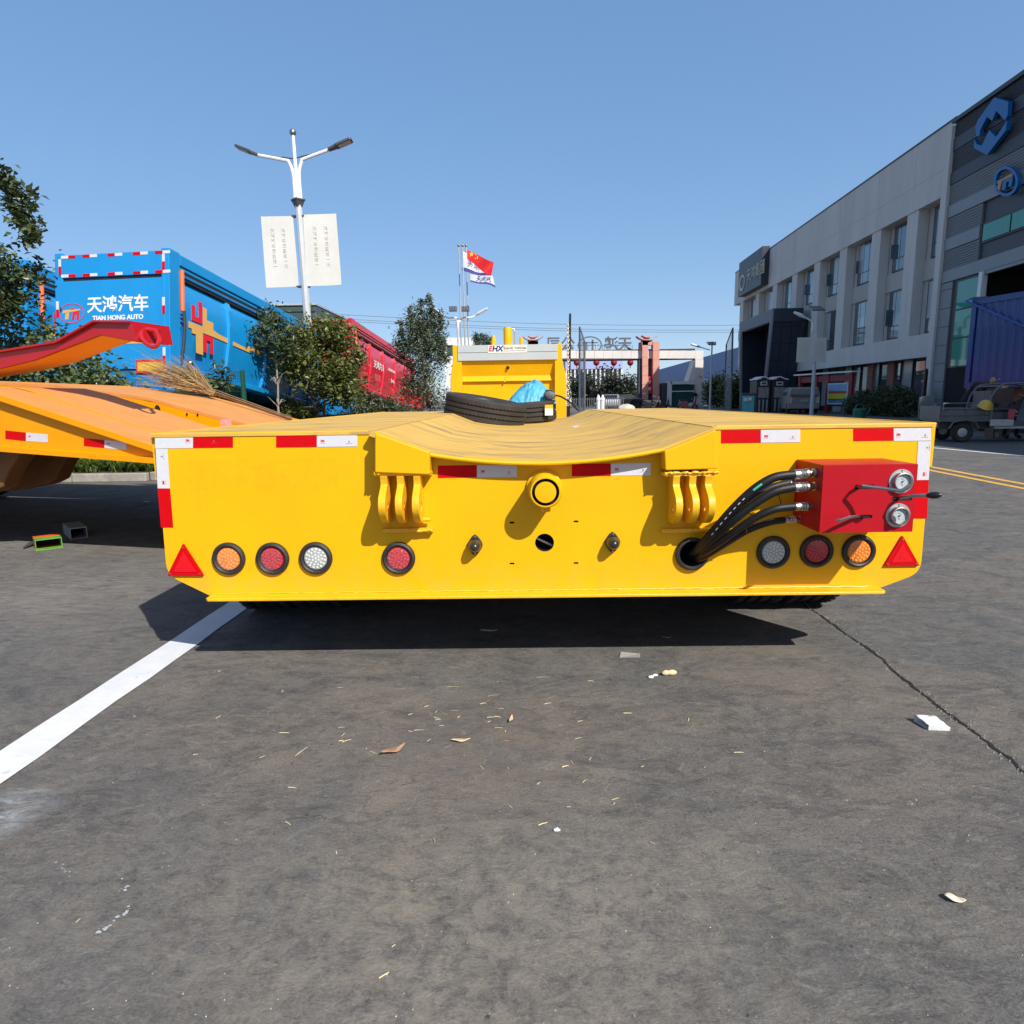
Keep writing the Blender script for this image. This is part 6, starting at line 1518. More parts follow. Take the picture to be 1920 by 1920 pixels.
for i, s_ in enumerate(win_s):
    if s_ > S1-1: break
    wd = .62 if i == 0 else 1.05
    for fl, (z0, z1) in enumerate(((4.0, 6.45), (7.47, 9.8))):
        w_ = OB("window", framed, s_-wd, s_+wd, -.01, .035, z0, z1)
        cols = 2 if i == 0 else 3
        for k in range(cols):
            a = s_-wd+.05+(2*wd-.1)*k/cols; b = s_-wd+.05+(2*wd-.1)*(k+1)/cols-.05
            top = z1-.06; zt = z0+.62
            m_ = glass_l if (i+fl+k) % 4 == 1 else glass
            OB("pane", m_, a, b, .03, .045, zt+.05, top, w_); OB("pane", glass, a, b, .03, .045, z0+.06, zt, w_)
        # opened sash
        if i in (1, 2, 3, 4) and fl == 1 or i == 1:
            mb = MB(TB); a = s_+wd-.1
            mb.hexa([(a, .05, z0+.7), (a+.02, .05, z0+.7), (a-.05, .24, z0+.7), (a-.07, .24, z0+.7)], [(a, .05, z1-.9), (a+.02, .05, z1-.9), (a-.05, .24, z1-.9), (a-.07, .24, z1-.9)]); mb.build("open_sash", glass, w_)
# ground floor glazing
k = 0; s_ = S0+.3
while s_ < 48:
    w_ = OB("shopfront_pane", glass if k % 3 else glass_l, s_, s_+1.12, -.55, -.50, .35, 2.85)
    OB("mullion", framed, s_+1.12, s_+1.2, -.56, -.42, 0, 2.88); s_ += 1.2; k += 1
OB("plinth", stucco2, S0+.3, 46, -.6, -.4, 0, .34)
for s_ in (38.2, 40.6):
    OB("red_pillar", mat("brick_red", (.36, .15, .11), .7), s_, s_+.7, -.48, -.38, 0, 2.8)
# sign box at the far top corner
e = .6; sn0 = fb(1428, 500, .56+e)[0]; sn1 = fb(1386, 500, .56+e)[0]
sb_ = OB("sign_box", navyp, sn0, sn1, .56, .56+e, fb(1386, 556, .56+e)[1], ZR+.25)
p = fb(1409, 517, .6+e); T = TB @ frame((p[0]-1.0, .57+e, p[1]+.1), (-1, 0, 0), (0, 0, 1), (0, 1, 0))
mb = MB(); mb.mesh(textvf("天鸿集团", 1.25, .03), T); mb.build("lettering", mat("pale_gold", (.42, .38, .26), .4), sb_, fix=False)
T2 = TB @ frame((p[0]+3.0, .57+e, p[1]-.1), (-1, 0, 0), (0, 0, 1), (0, 1, 0)); mb = MB(); mb.mesh(platevf(circ(0, 0, .9, 28, .7), [circ(.1, 0, .66, 28, .48)], .06), T2); mb.build("emblem", MATS["pale_gold"], sb_, fix=False)
# navy portico
pn = 2.7; pa = fb(1519, 640)[0]; pb_ = fb(1386, 640, pn)[0]
po = thing("entrance_portico", "dark navy panelled entrance portico jutting from the grey building", "portico", tuple(bw_(pa, 0, 0)))
def PO(nm, m, vs, fs=None):
    mb = MB(TB); mb.hexa(vs[:4], vs[4:]); return mb.build(nm, m, po)
zt = fb(1450, 578, pn)[1]; lw = 1.3
edge = mat("portico_edge", (.16, .17, .19), .6)
PO("roof", navyp, [(pa, .58, zt-.9), (pb_, .58, zt-.9), (pb_, pn-.1, zt-.9), (pa, pn-.1, zt-.9), (pa, .58, zt), (pb_, .58, zt), (pb_, pn-.1, zt), (pa, pn-.1, zt)])
# panelled near wall, panel by panel
nx, nz = 3, 6
for i in range(nx):
    for j in range(nz):
        z0 = (zt-.02)*j/nz; z1 = (zt-.02)*(j+1)/nz; lean = lambda z: -1.1*(1-z/zt)
        n0 = .6+(pn-.7)*i/nx; n1 = .6+(pn-.7)*(i+1)/nx; g_ = .012
        PO("wall_panel", navyp, [(pa+.0-lean(z0), n0+g_, z0+g_), (pa+.25-lean(z0), n0+g_, z0+g_), (pa+.25-lean(z0), n1-g_, z0+g_), (pa-lean(z0), n1-g_, z0+g_), (pa-lean(z1), n0+g_, z1-g_), (pa+.25-lean(z1), n0+g_, z1-g_), (pa+.25-lean(z1), n1-g_, z1-g_), (pa-lean(z1), n1-g_, z1-g_)])
PO("far_wall", navyp, [(pb_-1.2, .6, 0), (pb_-.8, .6, 0), (pb_-.8, pn-.1, 0), (pb_-1.2, pn-.1, 0), (pb_-.3, .6, zt-.9), (pb_, .6, zt-.9), (pb_, pn-.1, zt-.9), (pb_-.3, pn-.1, zt-.9)])
PO("inner_wall", dark, [(pa+1.3, .58, 0), (pb_-1.3, .58, 0), (pb_-1.3, .62, 0), (pa+1.3, .62, 0), (pa+.4, .58, zt-.9), (pb_-.4, .58, zt-.9), (pb_-.4, .62, zt-.9), (pa+.4, .62, zt-.9)])
PO("edge_frame", edge, [(pa+1.1, pn-.09, 0), (pa+1.75, pn-.09, 0), (pa+1.75, pn, 0), (pa+1.1, pn, 0), (pa, pn-.09, zt-.85), (pa+.6, pn-.09, zt-.85), (pa+.6, pn, zt-.85), (pa, pn, zt-.85)])
PO("edge_frame", edge, [(pb_-1.5, pn-.09, 0), (pb_-.9, pn-.09, 0), (pb_-.9, pn, 0), (pb_-1.5, pn, 0), (pb_-.6, pn-.09, zt-.85), (pb_, pn-.09, zt-.85), (pb_, pn, zt-.85), (pb_-.6, pn, zt-.85)])
PO("edge_frame", edge, [(pa, pn-.09, zt-.849), (pb_, pn-.09, zt-.849), (pb_, pn, zt-.849), (pa, pn, zt-.849), (pa, pn-.09, zt), (pb_, pn-.09, zt), (pb_, pn, zt), (pa, pn, zt)])
# ================================================================== workshop hall, nearer on the right
clad = mat("grey_cladding", (.19, .205, .22), .5, .2, var=.05, vs=.4); clad_d = mat("dark_cladding", (.055, .062, .075), .5, .2, var=.06, vs=.4); clad_l = mat("light_cladding", (.23, .245, .26), .5, .2, var=.05, vs=.4)
teal = mat("teal_glass", (.02, .26, .19), .06, var=.08, spec=.7)
wh = thing("workshop_hall", "grey ribbed workshop hall with blue emblems at the right edge", "building", tuple(bw_(S0-4, 0, 0)))
def WH(nm, m, s0, s1, n0, n1, z0, z1, par=None, bevel=0):
    mb = MB(TB); mb.box(s0, s1, n0, n1, z0, z1); return mb.build(nm, m, par or wh, bevel=bevel)
HS0 = -16.0; HS1 = S0-.25; HN = .75; HR = 12.6
dx0, dx1, dz = HS0+3, fb(1834, 520, HN)[0], fb(1850, 508, HN)[1]        # door opening
gx1 = fb(1780, 600, HN)[0]; gx0 = fb(1829, 600, HN)[0]; gz0 = fb(1800, 688, HN)[1]
zd = fb(1796, 345, HN)[1]
wz0, wz1 = fb(1841, 456, HN)[1], fb(1841, 418, HN)[1]; wx1 = fb(1840, 430, HN)[0]; wx0 = HS0+2
# ribbed cladding board by board: wide plain and finely ribbed courses
z = dz+.02; k = 0
while z < HR-.1:
    h = .52 if k % 2 == 0 else .86
    z1 = min(z+h, HR-.02); m_ = clad_d if z >= zd-.2 else (clad_l if k % 2 == 0 else clad)
    segs = [(HS0, HS1)]
    if z1 > wz0 and z < wz1: segs = [(wx1+.12, HS1), (HS0, wx0-.12)]
    for a, b in segs:
        if k % 2 == 0: WH("cladding_board", m_, a, b, HN-.12, HN, z+.01, z1-.01)
        else:
            n_ = 8
            mb = MB(TB); pr = []
            for i in range(n_): zz = z+.01+(z1-z-.02)*i/n_; dzz = (z1-z-.02)/n_; pr += [(HN-.015, zz), (HN-.045, zz+dzz*.35), (HN-.045, zz+dzz*.65), (HN-.015, zz+dzz)]
            poly = [(HN-.12, z+.01)]+pr+[(HN-.12, z1-.01)]
            mb.prism(poly, lambda p_, q_, c_: (c_, p_, q_), a, b); mb.build("cladding_board", m_, wh)
    z = z1; k += 1
WH("backing", clad_d, HS0, HS1, -9, HN-.13, dz+.02, HR)
WH("roof_edge", clad_d, HS0, HS1+.1, -9, HN+.1, HR, HR+.16)
# strip between the hall and the offices, and wall beside the glass
z = 0
while z < dz:
    WH("cladding_board", clad, gx1+.02, HS1, HN-.12, HN, z+.01, min(z+.8, dz)-.01); z += .8
WH("corner_pilaster", stucco, HS1+.02, HS1+.45, 0, HN+.1, 0, HR-.1)
ww = WH("window", framed, wx0, wx1, HN-.14, HN-.06, wz0, wz1); s_ = wx1-.08
while s_-1.7 > wx0:
    WH("pane", teal, s_-1.62, s_, HN-.058, HN-.03, wz0+.08, wz1-.1, ww); s_ -= 1.72
gw_ = WH("tall_window", framed, gx0, gx1, HN-.14, HN-.06, gz0, dz)
for i in range(3):
    z0 = gz0+.06+(dz-gz0-.1)*i/3; WH("pane", teal, gx0+.06, gx1-.35, HN-.058, HN-.03, z0, z0+(dz-gz0-.1)/3-.07, gw_)
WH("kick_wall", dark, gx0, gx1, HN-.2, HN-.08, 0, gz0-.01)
WH("door_post", whitep, gx0-.35, gx0-.12, HN-.1, HN+.12, 0, dz)
WH("door_header", clad_l, dx0, gx0-.1, HN-.1, HN+.05, dz-.12, dz)
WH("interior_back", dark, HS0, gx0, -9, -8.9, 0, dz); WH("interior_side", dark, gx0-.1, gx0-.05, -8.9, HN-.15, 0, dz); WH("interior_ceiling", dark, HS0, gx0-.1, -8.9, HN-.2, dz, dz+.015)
WH("near_wall", clad, HS0, dx0, HN-.12, HN, 0, dz)
# blue hexagon emblem
embl = mat("emblem_blue", (.005, .13, .36), .35, var=.05)
def fpoly(nm, m, pts, th, par=None, holes=()):      # outline in facade coordinates (s, z), standing proud of the cladding
    mb = MB(); mb.mesh(platevf(pts, holes, th), TB @ frame((0, HN+.06+th/2, 0), (1, 0, 0), (0, 0, 1), (0, 1, 0))); return mb.build(nm, m, par or wh, fix=False)
ez = lambda x, y: fb(1700+x*.2083, 100+y*.2083, HN)
fpoly("hexagon_emblem", embl, [ez(*q) for q in ((840, 395), (970, 432), (962, 560), (938, 600), (905, 565), (860, 515), (820, 605), (775, 568), (738, 640), (712, 690), (706, 740), (676, 745), (668, 660), (690, 600))], .16)
fpoly("hexagon_emblem", embl, [ez(*q) for q in ((660, 770), (680, 815), (725, 830), (795, 690), (858, 752), (945, 618), (958, 600), (948, 690), (775, 912), (655, 852))], .16)
cx_, cy_ = 1895.8, 339.6
ring = lambda k: [fb(cx_+23*k*math.cos(a), cy_+28*k*math.sin(a), HN) for a in [2*math.pi*i/40 for i in range(40)]]
em = fpoly("ring_emblem", embl, ring(1.0), .14, None, [ring(.82)])
fpoly("emblem_letter", embl, [ez(*q) for q in ((900, 1230), (912, 1150), (1003, 1100), (985, 1195), (960, 1200), (968, 1150), (940, 1160), (930, 1225))], .12, em)
fpoly("emblem_letter", mat("emblem_gold", (.42, .24, .10), .4), [ez(*q) for q in ((860, 1150), (1005, 1072), (1002, 1105), (905, 1150), (880, 1240), (858, 1240), (872, 1165), (858, 1172))], .14, em)
# ================================================================== street furniture in front of the offices
def lampR():
    D = 36; b = P(1523, 748, D); t = thing("street_lamp", "street lamp with two cream banners in front of the grey offices", "street lamp", (b.x, D, 0), group="street lamps")
    mb = MB(); mb.tube([(b.x, D, 0), (b.x, D, P(1523, 618, D).z)], [.11, .07], 8); mb.build("pole", postg, t, smooth=True)
    mb = MB(); w_ = [P(*q, D) for q in ((1523, 622), (1524, 606), (1519, 600), (1507, 594))]; mb.tube(bez(w_, 6), .05, 6); mb.build("arm", lampw, t, smooth=True)
    mb = MB(); mb.tube([P(1508, 594.5, D), P(1500, 590.5, D), P(1489, 585.5, D)], [.06, .10, .06], 6); mb.build("lamp_head", lampw, t)
    a = P(1527, 581, D); c = P(1540, 585, D); mb = MB(); mb.hexa([(a.x-.3, D-.5, c.z), (c.x, D-.5, c.z), (c.x+.1, D+.4, a.z+.2), (a.x-.2, D+.4, a.z+.2)], [(a.x-.3, D-.5, c.z+.05), (c.x, D-.5, c.z+.05), (c.x+.1, D+.4, a.z+.25), (a.x-.2, D+.4, a.z+.25)]); mb.build("solar_panel", ledd, t)
    for q in (((1496, 633), (1520, 632.5), (1517, 679), (1493, 679.5)), ((1527, 633), (1550, 633), (1549, 679), (1524, 679))):
        w_ = [P(*z_, D-.1) for z_ in q]; mb = MB(); mb.hexa(w_, [p+Vector((0, .03, 0)) for p in w_]); bn_ = mb.build("banner", boardw, t)
        for u in (.35, .68):
            for k in range(5):
                c_ = w_[0].lerp(w_[1], u).lerp(w_[3].lerp(w_[2], u), .2+k*.12); mb = MB(); mb.mesh(textvf("天鸿汽车质"[k], .13, .001), XZ(c_.x, D-.106, c_.z)); mb.build("faded_letter", fade, bn_, fix=False)
lampR()
# two black kiosks with white curved roofs
for i, (x0, x1) in enumerate(((1418.5, 1446), (1447, 1477))):
    D = 45; a, b = P(x0, 716, D), P(x1, 716, D); ztk = P(x0, 714, D).z
    t = thing("kiosk", "black kiosk with curved white roof before the portico, %s of the pair" % ("left", "right")[i], "kiosk", ((a.x+b.x)/2, D, 0), "pair of black kiosks")
    cx = (a.x+b.x)/2; hw_ = (b.x-a.x)/2-.03
    mb = MB(); mb.box(cx-hw_, cx+hw_, D, D+1.3, 0, ztk); mb.build("cabin", mat("kiosk_black", (.02, .021, .024), .5), t, bevel=.02)
    n = 12; mb = MB(); vs = []
    for k in range(n+1):
        u = -1+2*k/n; zz = ztk+.05+.17*math.exp(-(u*1.9+.15)**2); x = cx+u*(hw_+.03)
        vs += [(x, D-.12, zz), (x, D+1.35, zz), (x, D+1.35, zz+.07), (x, D-.12, zz+.07)]
    mb.add(vs, [(0, 1, 2, 3), tuple(4*n+q for q in (3, 2, 1, 0))]+[(4*k+q, 4*k+4+q, 4*k+4+(q+1) % 4, 4*k+(q+1) % 4) for k in range(n) for q in range(4)]); mb.build("roof", whitep, t, smooth=True)
    mb = MB(); mb.box(cx-.22, cx+.22, D-.02, D-.005, ztk-.30, ztk-.06); mb.build("sign", whitep, t); mb = MB(); mb.box(cx-.16, cx+.16, D-.03, D-.021, ztk-.25, ztk-.11); mb.build("sign_panel", ledd, t)
    mb = MB(); mb.box(cx-.34, cx+.34, D-.02, D-.005, .95, ztk-.42); mb.build("poster", mat("kiosk_poster", (.26, .22, .21), .6, var=.5, vs=4), t)
    for s2 in (-.25, 0, .25): mb = MB(); mb.box(cx+s2-.05, cx+s2+.05, D-.06, D-.01, .05, .85); mb.build("slat", galv, t)
# teal sign board
D = 38; a, b = P(1392, 741, D), P(1416, 741, D); t = thing("sign_board", "small teal sign board standing left of the kiosks", "sign", ((a.x+b.x)/2, D, 0))
mb = MB(); mb.box(a.x-.05, b.x+.12, D+.02, D+.12, 0, P(1400, 737, D).z); mb.build("case", ledd, t, bevel=.03)
mb = MB(); mb.box(a.x, b.x-.04, D-.0, D+.018, .1, P(1400, 742, D).z); fc_ = mb.build("face", mat("teal_face", (.10, .42, .42), .4, var=.25, vs=2), t)
mb = MB(); zq = P(1400, 749, D).z; mb.box(a.x+.08, a.x+.28, D-.004, D-.001, zq-.08, zq+.1); mb.box(a.x+.34, a.x+.52, D-.004, D-.001, zq-.06, zq+.12); mb.build("print", whitep, fc_, fix=False)
# grey van seen from behind
D = 40; a, b = P(1481, 748, D), P(1535, 748, D); W = b.x-a.x; zt = P(1505, 726, D).z
van = thing("van", "dusty grey van seen from behind, in front of the notice board", "van", ((a.x+b.x)/2, D, 0), rot=(0, 0, R(-15)))
vm = mat("van_grey", (.20, .195, .18), .4, var=.1, vs=1.5, dirt=((.16, .14, .11), 2, .4, .7, .6)); hw_ = W/2
mb = MB(); sec = [(0, .35, zt-.12), (.12, .3, zt-.02), (1.0, .28, zt+.02), (3.1, .28, zt), (3.9, .28, 1.15), (4.5, .3, .95), (4.6, .45, .7)]; vs = []
for y, z0, z1 in sec:
    zb = min(1.05, z1); i_ = .12 if z1 > 1.3 else .03
    vs += [(-hw_, y, z0), (hw_, y, z0), (hw_, y, zb), (hw_-i_, y, z1), (-hw_+i_, y, z1), (-hw_, y, zb)]
n = len(sec)-1; mb.add(vs, [tuple(range(6)), tuple(6*n+k for k in range(5, -1, -1))]+[(6*i+k, 6*i+6+k, 6*i+6+(k+1) % 6, 6*i+(k+1) % 6) for i in range(n) for k in range(6)]); mb.build("body", vm, van, smooth=True, local=True)
vg = mat("van_glass", (.035, .035, .032), .15, var=.2)
mb = MB(); mb.add([(-hw_+.12, -.012, 1.08), (hw_-.12, -.012, 1.08), (hw_-.2, .06, zt-.14), (-hw_+.2, .06, zt-.14)], [(0, 1, 2, 3)]); mb.build("rear_window", vg, van, local=True)
mb = MB(); mb.add([(-hw_-.006, 1.2, 1.08), (-hw_-.006, 3.4, 1.08), (-hw_+.10, 3.0, zt-.12), (-hw_+.10, 1.3, zt-.1)], [(0, 1, 2, 3)]); mb.build("side_window", vg, van, local=True)
for s_ in (-1, 1):
    mb = MB(); x = s_*(hw_-.10); mb.box(x-.08, x+.08, -.02, .03, .62, 1.04); mb.build("tail_lamp", mat("van_lamp", (.45, .35, .34), .3), van, local=True)
    for y in (.95, 3.75):
        mb = MB(); mb.lathe([(0, -.1), (.29, -.1), (.32, -.06), (.32, .06), (.29, .1), (0, .1)], (s_*(hw_-.1), y, .32), (1, 0, 0), 20); mb.build("wheel", tyre_m, van, smooth=True, local=True)
mb = MB(); mb.box(-hw_+.05, hw_-.05, -.03, .0, 1.00, 1.06); mb.build("trim_bar", mat("van_trim", (.10, .03, .03), .4), van, local=True)
mb = MB(); mb.box(-hw_+.02, hw_-.02, -.07, .05, .30, .48); mb.build("bumper", vm, van, bevel=.02, local=True)
mb = MB(); mb.box(-.22, .22, -.022, -.004, .72, .84); mb.build("plate", mat("plate_faded", (.30, .30, .30), .5), van, local=True)
# red notice board
p0 = P(1497, 748, 42.5); p1 = P(1598, 748, 37.5); nb = thing("notice_board", "red-framed notice board with a colourful poster, behind the grey van", "notice board", tuple(Vector((p1.x, p1.y, 0))))
dN = (p1-p0); dN.z = 0; LN = dN.length; dN.normalize(); nN = Vector((dN.y, -dN.x, 0)); TN = frame((p0.x, p0.y, 0), dN, nN, (0, 0, 1))
def NB(nm, m, a, b, n0, n1, z0, z1, par=None): mb = MB(TN); mb.box(a, b, n0, n1, z0, z1); return mb.build(nm, m, par or nb)
redf = mat("board_red", (.22, .012, .018), .5, var=.1)
for x in (0, LN*.33, LN*.55, LN-.25): NB("post", redf, x, x+.22, -.08, .08, 0, 2.3)
NB("roof", whitep, -.2, LN+.2, -.25, .30, 2.3, 2.38); NB("header", redf, .23, LN-.26, -.04, .04, 1.85, 2.2)
NB("case", mat("case_silver", (.45, .50, .55), .4), LN*.60, LN-.28, .06, .12, .55, 1.75)
for z0, z1, c_ in ((.62, .78, (.05, .16, .26)), (.781, .86, (.03, .04, .05)), (.861, 1.15, (.42, .42, .02)), (1.151, 1.30, (.35, .02, .02)), (1.301, 1.68, (.12, .30, .48))):
    NB("poster_band", mat("poster_%d" % int(z0*100), c_, .4, var=.1), LN*.60+.08, LN-.36, .121, .125, z0, z1)
# clipped hedge and watering can
D = 34; hb2 = thing("hedge", "dark clipped hedge in shade at the foot of the offices", "hedge", (P(1655, 748, D).x, D, 0)); pts = []
for k in range(9):
    px = 1602+k*13; Dk = 36.3-k*.62; c = P(px, 748, Dk); zt = 1.42 if 0 < k < 8 else 1.05
    pts.append(clumps((c.x, Dk, zt*.5), (.5, .6, zt*.5), 40, 1900, .10, 500+k, .6))
pts = np.concatenate(pts); pts = pts[pts[:, 2] > .03]
leaves("foliage", pts, .11, leaf_d, hb2, org=hb2.location, aspect=.5, seed=61)
mb = MB()
for k in range(9): px = 1602+k*13; Dk = 36.3-k*.62; c = P(px, 748, Dk); mb.tube([(c.x, Dk, 0), (c.x+.05, Dk, .9)], [.03, .01], 5)
mb.build("stems", bark, hb2, fix=False)["kind"] = "stuff"
D = 30.5; c = P(1613, 748, D); wc = thing("watering_can", "green watering can standing before the clipped hedge", "watering can", (c.x, D, .0))
gm_ = mat("can_green", (.012, .14, .09), .4)
mb = MB(); mb.lathe([(0, 0), (.26, 0), (.28, .42), (.22, .46), (0, .46)], (0, 0, 0), (0, 0, 1), 18); mb.build("body", gm_, wc, smooth=True, local=True)
mb = MB(); mb.tube([(.26, 0, .1), (.42, 0, .3), (.5, 0, .5)], [.05, .035, .03], 8); mb.build("spout", gm_, wc, smooth=True, local=True)
mb = MB(); mb.tube(bez([(-.2, 0, .45), (-.12, 0, .62), (.1, 0, .64), (.2, 0, .46)], 5), .025, 6); mb.build("handle", gm_, wc, smooth=True, local=True)
# dark post frame and small plate
D = 25.5; t = thing("post_frame", "slim dark steel post frame beside the workshop's glass", "frame", (P(1733, 748, D).x, D, 0))
a = P(1736, 693, D); b = P(1775, 691, D)
mb = MB(); mb.tube([(a.x-.05, D, 0), (a.x, D, a.z)], .05, 6); mb.build("post", black, t); mb = MB(); mb.tube([(a.x, D, a.z), (b.x, D+1.2, b.z)], .05, 6); mb.build("bar", black, t); mb = MB(); mb.tube([(b.x, D+1.2, 0), (b.x, D+1.2, b.z)], .05, 6); mb.build("post", black, t)
D = 25; t = thing("small_sign", "small white sign plate on a thin leg beside the post frame", "sign", (P(1746, 748, D).x, D, 0)); a, b = P(1737, 757, D), P(1755, 767, D)
mb = MB(); mb.box(a.x, b.x, D, D+.02, b.z, a.z); mb.build("plate", mat("plate_white", (.5, .5, .5), .5), t); mb = MB(); mb.cyl(((a.x+b.x)/2, D+.04, 0), ((a.x+b.x)/2, D+.04, a.z-.05), .015, n=6); mb.build("leg", galv, t)

# ================================================================== container truck
navyc = mat("container_blue", (.003, .045, .20), .4, var=.1, vs=1, coat=.3); navyl = mat("container_edge", (.05, .10, .34), .4)
q0 = P(1805, 748, 19.6); q1 = P(1920, 748, 17.8); dC = Vector((q1.x-q0.x, q1.y-q0.y, 0)).normalized(); nC = Vector((dC.y, -dC.x, 0))
if nC.x > 0: nC = -nC
TC = frame((q0.x, q0.y, 0), dC, nC, (0, 0, 1)); z0 = P(1797, 728, 19.6).z; z1 = P(1808, 562, 19.6).z; LC = 6.06; WC = 2.44
ct = thing("container_truck", "dark blue ribbed container on a truck before the workshop door", "truck", (q0.x, q0.y, 0))
def CT(nm, m, a, b, n0, n1, za, zb, par=None, bevel=0): mb = MB(TC); mb.box(a, b, n0, n1, za, zb); return mb.build(nm, m, par or ct, bevel=bevel)
bx = CT("container_core", navyc, .05, LC-.05, -WC+.05, -.06, z0+.05, z1-.05)
mb = MB(TC); pr = []; x = .16
while x < LC-.2: pr += [(x, -.055), (x+.05, -.015), (x+.13, -.015), (x+.18, -.055)]; x += .25
mb.prism([(.16, -.08)]+pr+[(LC-.1, -.08)], lambda a, b, c: (a, b, c), z0+.17, z1-.17); mb.build("ribbed_side", navyc, ct)
for nm, *bb in (("corner_post", 0, .15, -.14, .0, z0, z1), ("corner_post", LC-.15, LC, -.14, .0, z0, z1), ("top_rail", .151, LC-.151, -.1, .0, z1-.16, z1), ("bottom_rail", .151, LC-.151, -.1, .0, z0, z0+.16), ("end_wall", -.01, .05, -WC, -.15, z0, z1)): CT(nm, navyc, *bb)
a = Vector((-.12, .10, z1-.02)); mb = MB(TC); mb.tube([a, (2.6, .06, z0+1.1)], .03, 6); mb.build("side_stay", navyl, ct, smooth=True)
mb = MB(TC); mb.add([(-.14, .1, z1-.02), (.5, .02, z1-.01), (.5, .02, z1+.02), (.1, .1, z1+.05)], [(0, 1, 2, 3)]); mb.build("flap", navyl, ct)
rust = mat("chassis_orange", (.20, .065, .015), .6, var=.3, vs=3)
CT("chassis", rust, -.3, LC+1.6, -WC+.5, -.4, z0-.4, z0-.005)
for x in (.5, 1.8, LC+.6):
    for n_ in (-.35, -WC+.35):
        mb = MB(TC); mb.lathe([(0, -.14), (.46, -.14), (.5, -.09), (.5, .09), (.46, .14), (0, .14)], (x, n_, .5), (0, 1, 0), 24); mb.build("wheel", tyre_m, ct, smooth=True)
    CT("axle", rust, x-.08, x+.08, -WC+.35, -.35, .42, .58)
    for n_ in (-.75, -WC+.65): CT("hanger", rust, x-.2, x+.2, n_, n_+.1, .5, z0-.3)
CT("amber_lamp", mat("amber_plain", (.6, .25, .02), .3), .38, .58, -.42, -.38, z0-.28, z0-.1)
# ================================================================== cargo tricycle
D = 14.9; w0 = P(1800, 838, D); TX = Vector((.985, -.17, 0)).normalized(); TY = Vector((.17, .985, 0)).normalized(); o_ = Vector((w0.x, w0.y, 0))
TT = frame(o_, TX, TY, (0, 0, 1)); tk = thing("cargo_tricycle", "grey cargo tricycle with hooped cab parked by the white line", "tricycle", tuple(o_))
tg = mat("trike_grey", (.13, .14, .147), .5, .3, var=.12, vs=3, dirt=((.12, .11, .10), 4, .5, .7, .5)); tgd = mat("trike_dark", (.07, .075, .08), .5, var=.2)
def TK(nm, m, *b, bevel=0, par=None): mb = MB(TT); mb.box(*b); return mb.build(nm, m, par or tk, bevel=bevel)
def TKt(nm, m, pts, r, par=None): mb = MB(TT); mb.tube(pts, r, 8); return mb.build(nm, m, par or tk, smooth=True)
for x, y in ((0, 0), (0, .95), (1.75, .48)):
    mb = MB(TT); mb.lathe([(.10, -.05), (.14, -.07), (.19, -.07), (.22, -.03), (.22, .03), (.19, .07), (.14, .07), (.10, .05)], (x, y, .22), (0, 1, 0), 24, close=True); wo = mb.build("wheel", tyre_m, tk, smooth=True)
    mb = MB(TT); mb.lathe([(.12, -.04), (.03, -.05), (0, -.05)], (x, y, .22), (0, 1, 0), 16); mb.build("hub", galv, wo, smooth=True)
TK("bed", tg, -.48, .55, -.06, 1.02, .46, .52); TK("front_board", tg, .53, .56, -.06, 1.02, .52, .85)
sd = TK("side_board", tg, -.48, .53, -.065, -.045, .525, .76); TK("side_board", tg, -.48, .53, 1.0, 1.02, .525, .76); TK("tail_board", tg, -.5, -.482, -.05, 1.01, .52, .80)
for z in (.60, .74, .86): TKt("rail", tg, [(-.46, -.08, z), (.5, -.08, z)], .014)
for x in (-.45, .02, .5): TKt("stake", tg, [(x, -.08, .5), (x, -.08, .88)], .014)
TKt("fender", tg, [(-.30, -.08, .30), (-.22, -.09, .45), (0, -.10, .5), (.22, -.09, .45), (.30, -.08, .30)], .022)
TK("under_frame", tgd, -.4, 1.6, .2, .76, .30, .44); TK("foot_board", galv, .62, 1.45, -.03, .98, .30, .34)
TK("seat_box", tgd, .58, 1.0, .1, .9, .34, .66); TK("seat", black, .58, 1.02, .08, .92, .66, .75, bevel=.03); TK("seat_back", tgd, .56, .62, .08, .92, .75, 1.12, bevel=.02)
for y in (0.0, .96): TKt("hoop", tg, bez([(.48, y, .5), (.52, y, .95), (.68, y, 1.22), (.9, y, 1.27), (1.45, y, 1.26), (1.66, y, 1.12), (1.74, y, .8)], 6), .024)
for x, z in ((.68, 1.22), (1.5, 1.25)): TKt("cross_bar", tg, [(x, 0, z), (x, .96, z)], .02)
TK("canvas_back", mat("brown_canvas", (.10, .06, .045), .8), .86, 1.42, .93, .95, .84, 1.18)
mb = MB(TT); mb.prism([(1.45, .32), (1.52, .55), (1.60, .92), (1.80, .96), (1.98, .80), (1.98, .45), (1.85, .30)], lambda a, b, c: (a, c, b), .08, .90); mb.build("front_shield", tg, tk, bevel=.04)
TKt("handlebar", steel, [(1.5, .1, 1.02), (1.58, .3, .98), (1.58, .66, .98), (1.5, .86, 1.02)], .016); TKt("fork", tgd, [(1.62, .48, .95), (1.75, .48, .24)], .03)
TK("step_panel", mat("pale_panel", (.42, .42, .41), .5), .52, .98, -.075, -.05, .36, .50); TK("red_decal", mat("decal_red", (.42, .06, .08), .5, var=.4, vs=30), .86, .98, -.078, -.05, .51, .72)
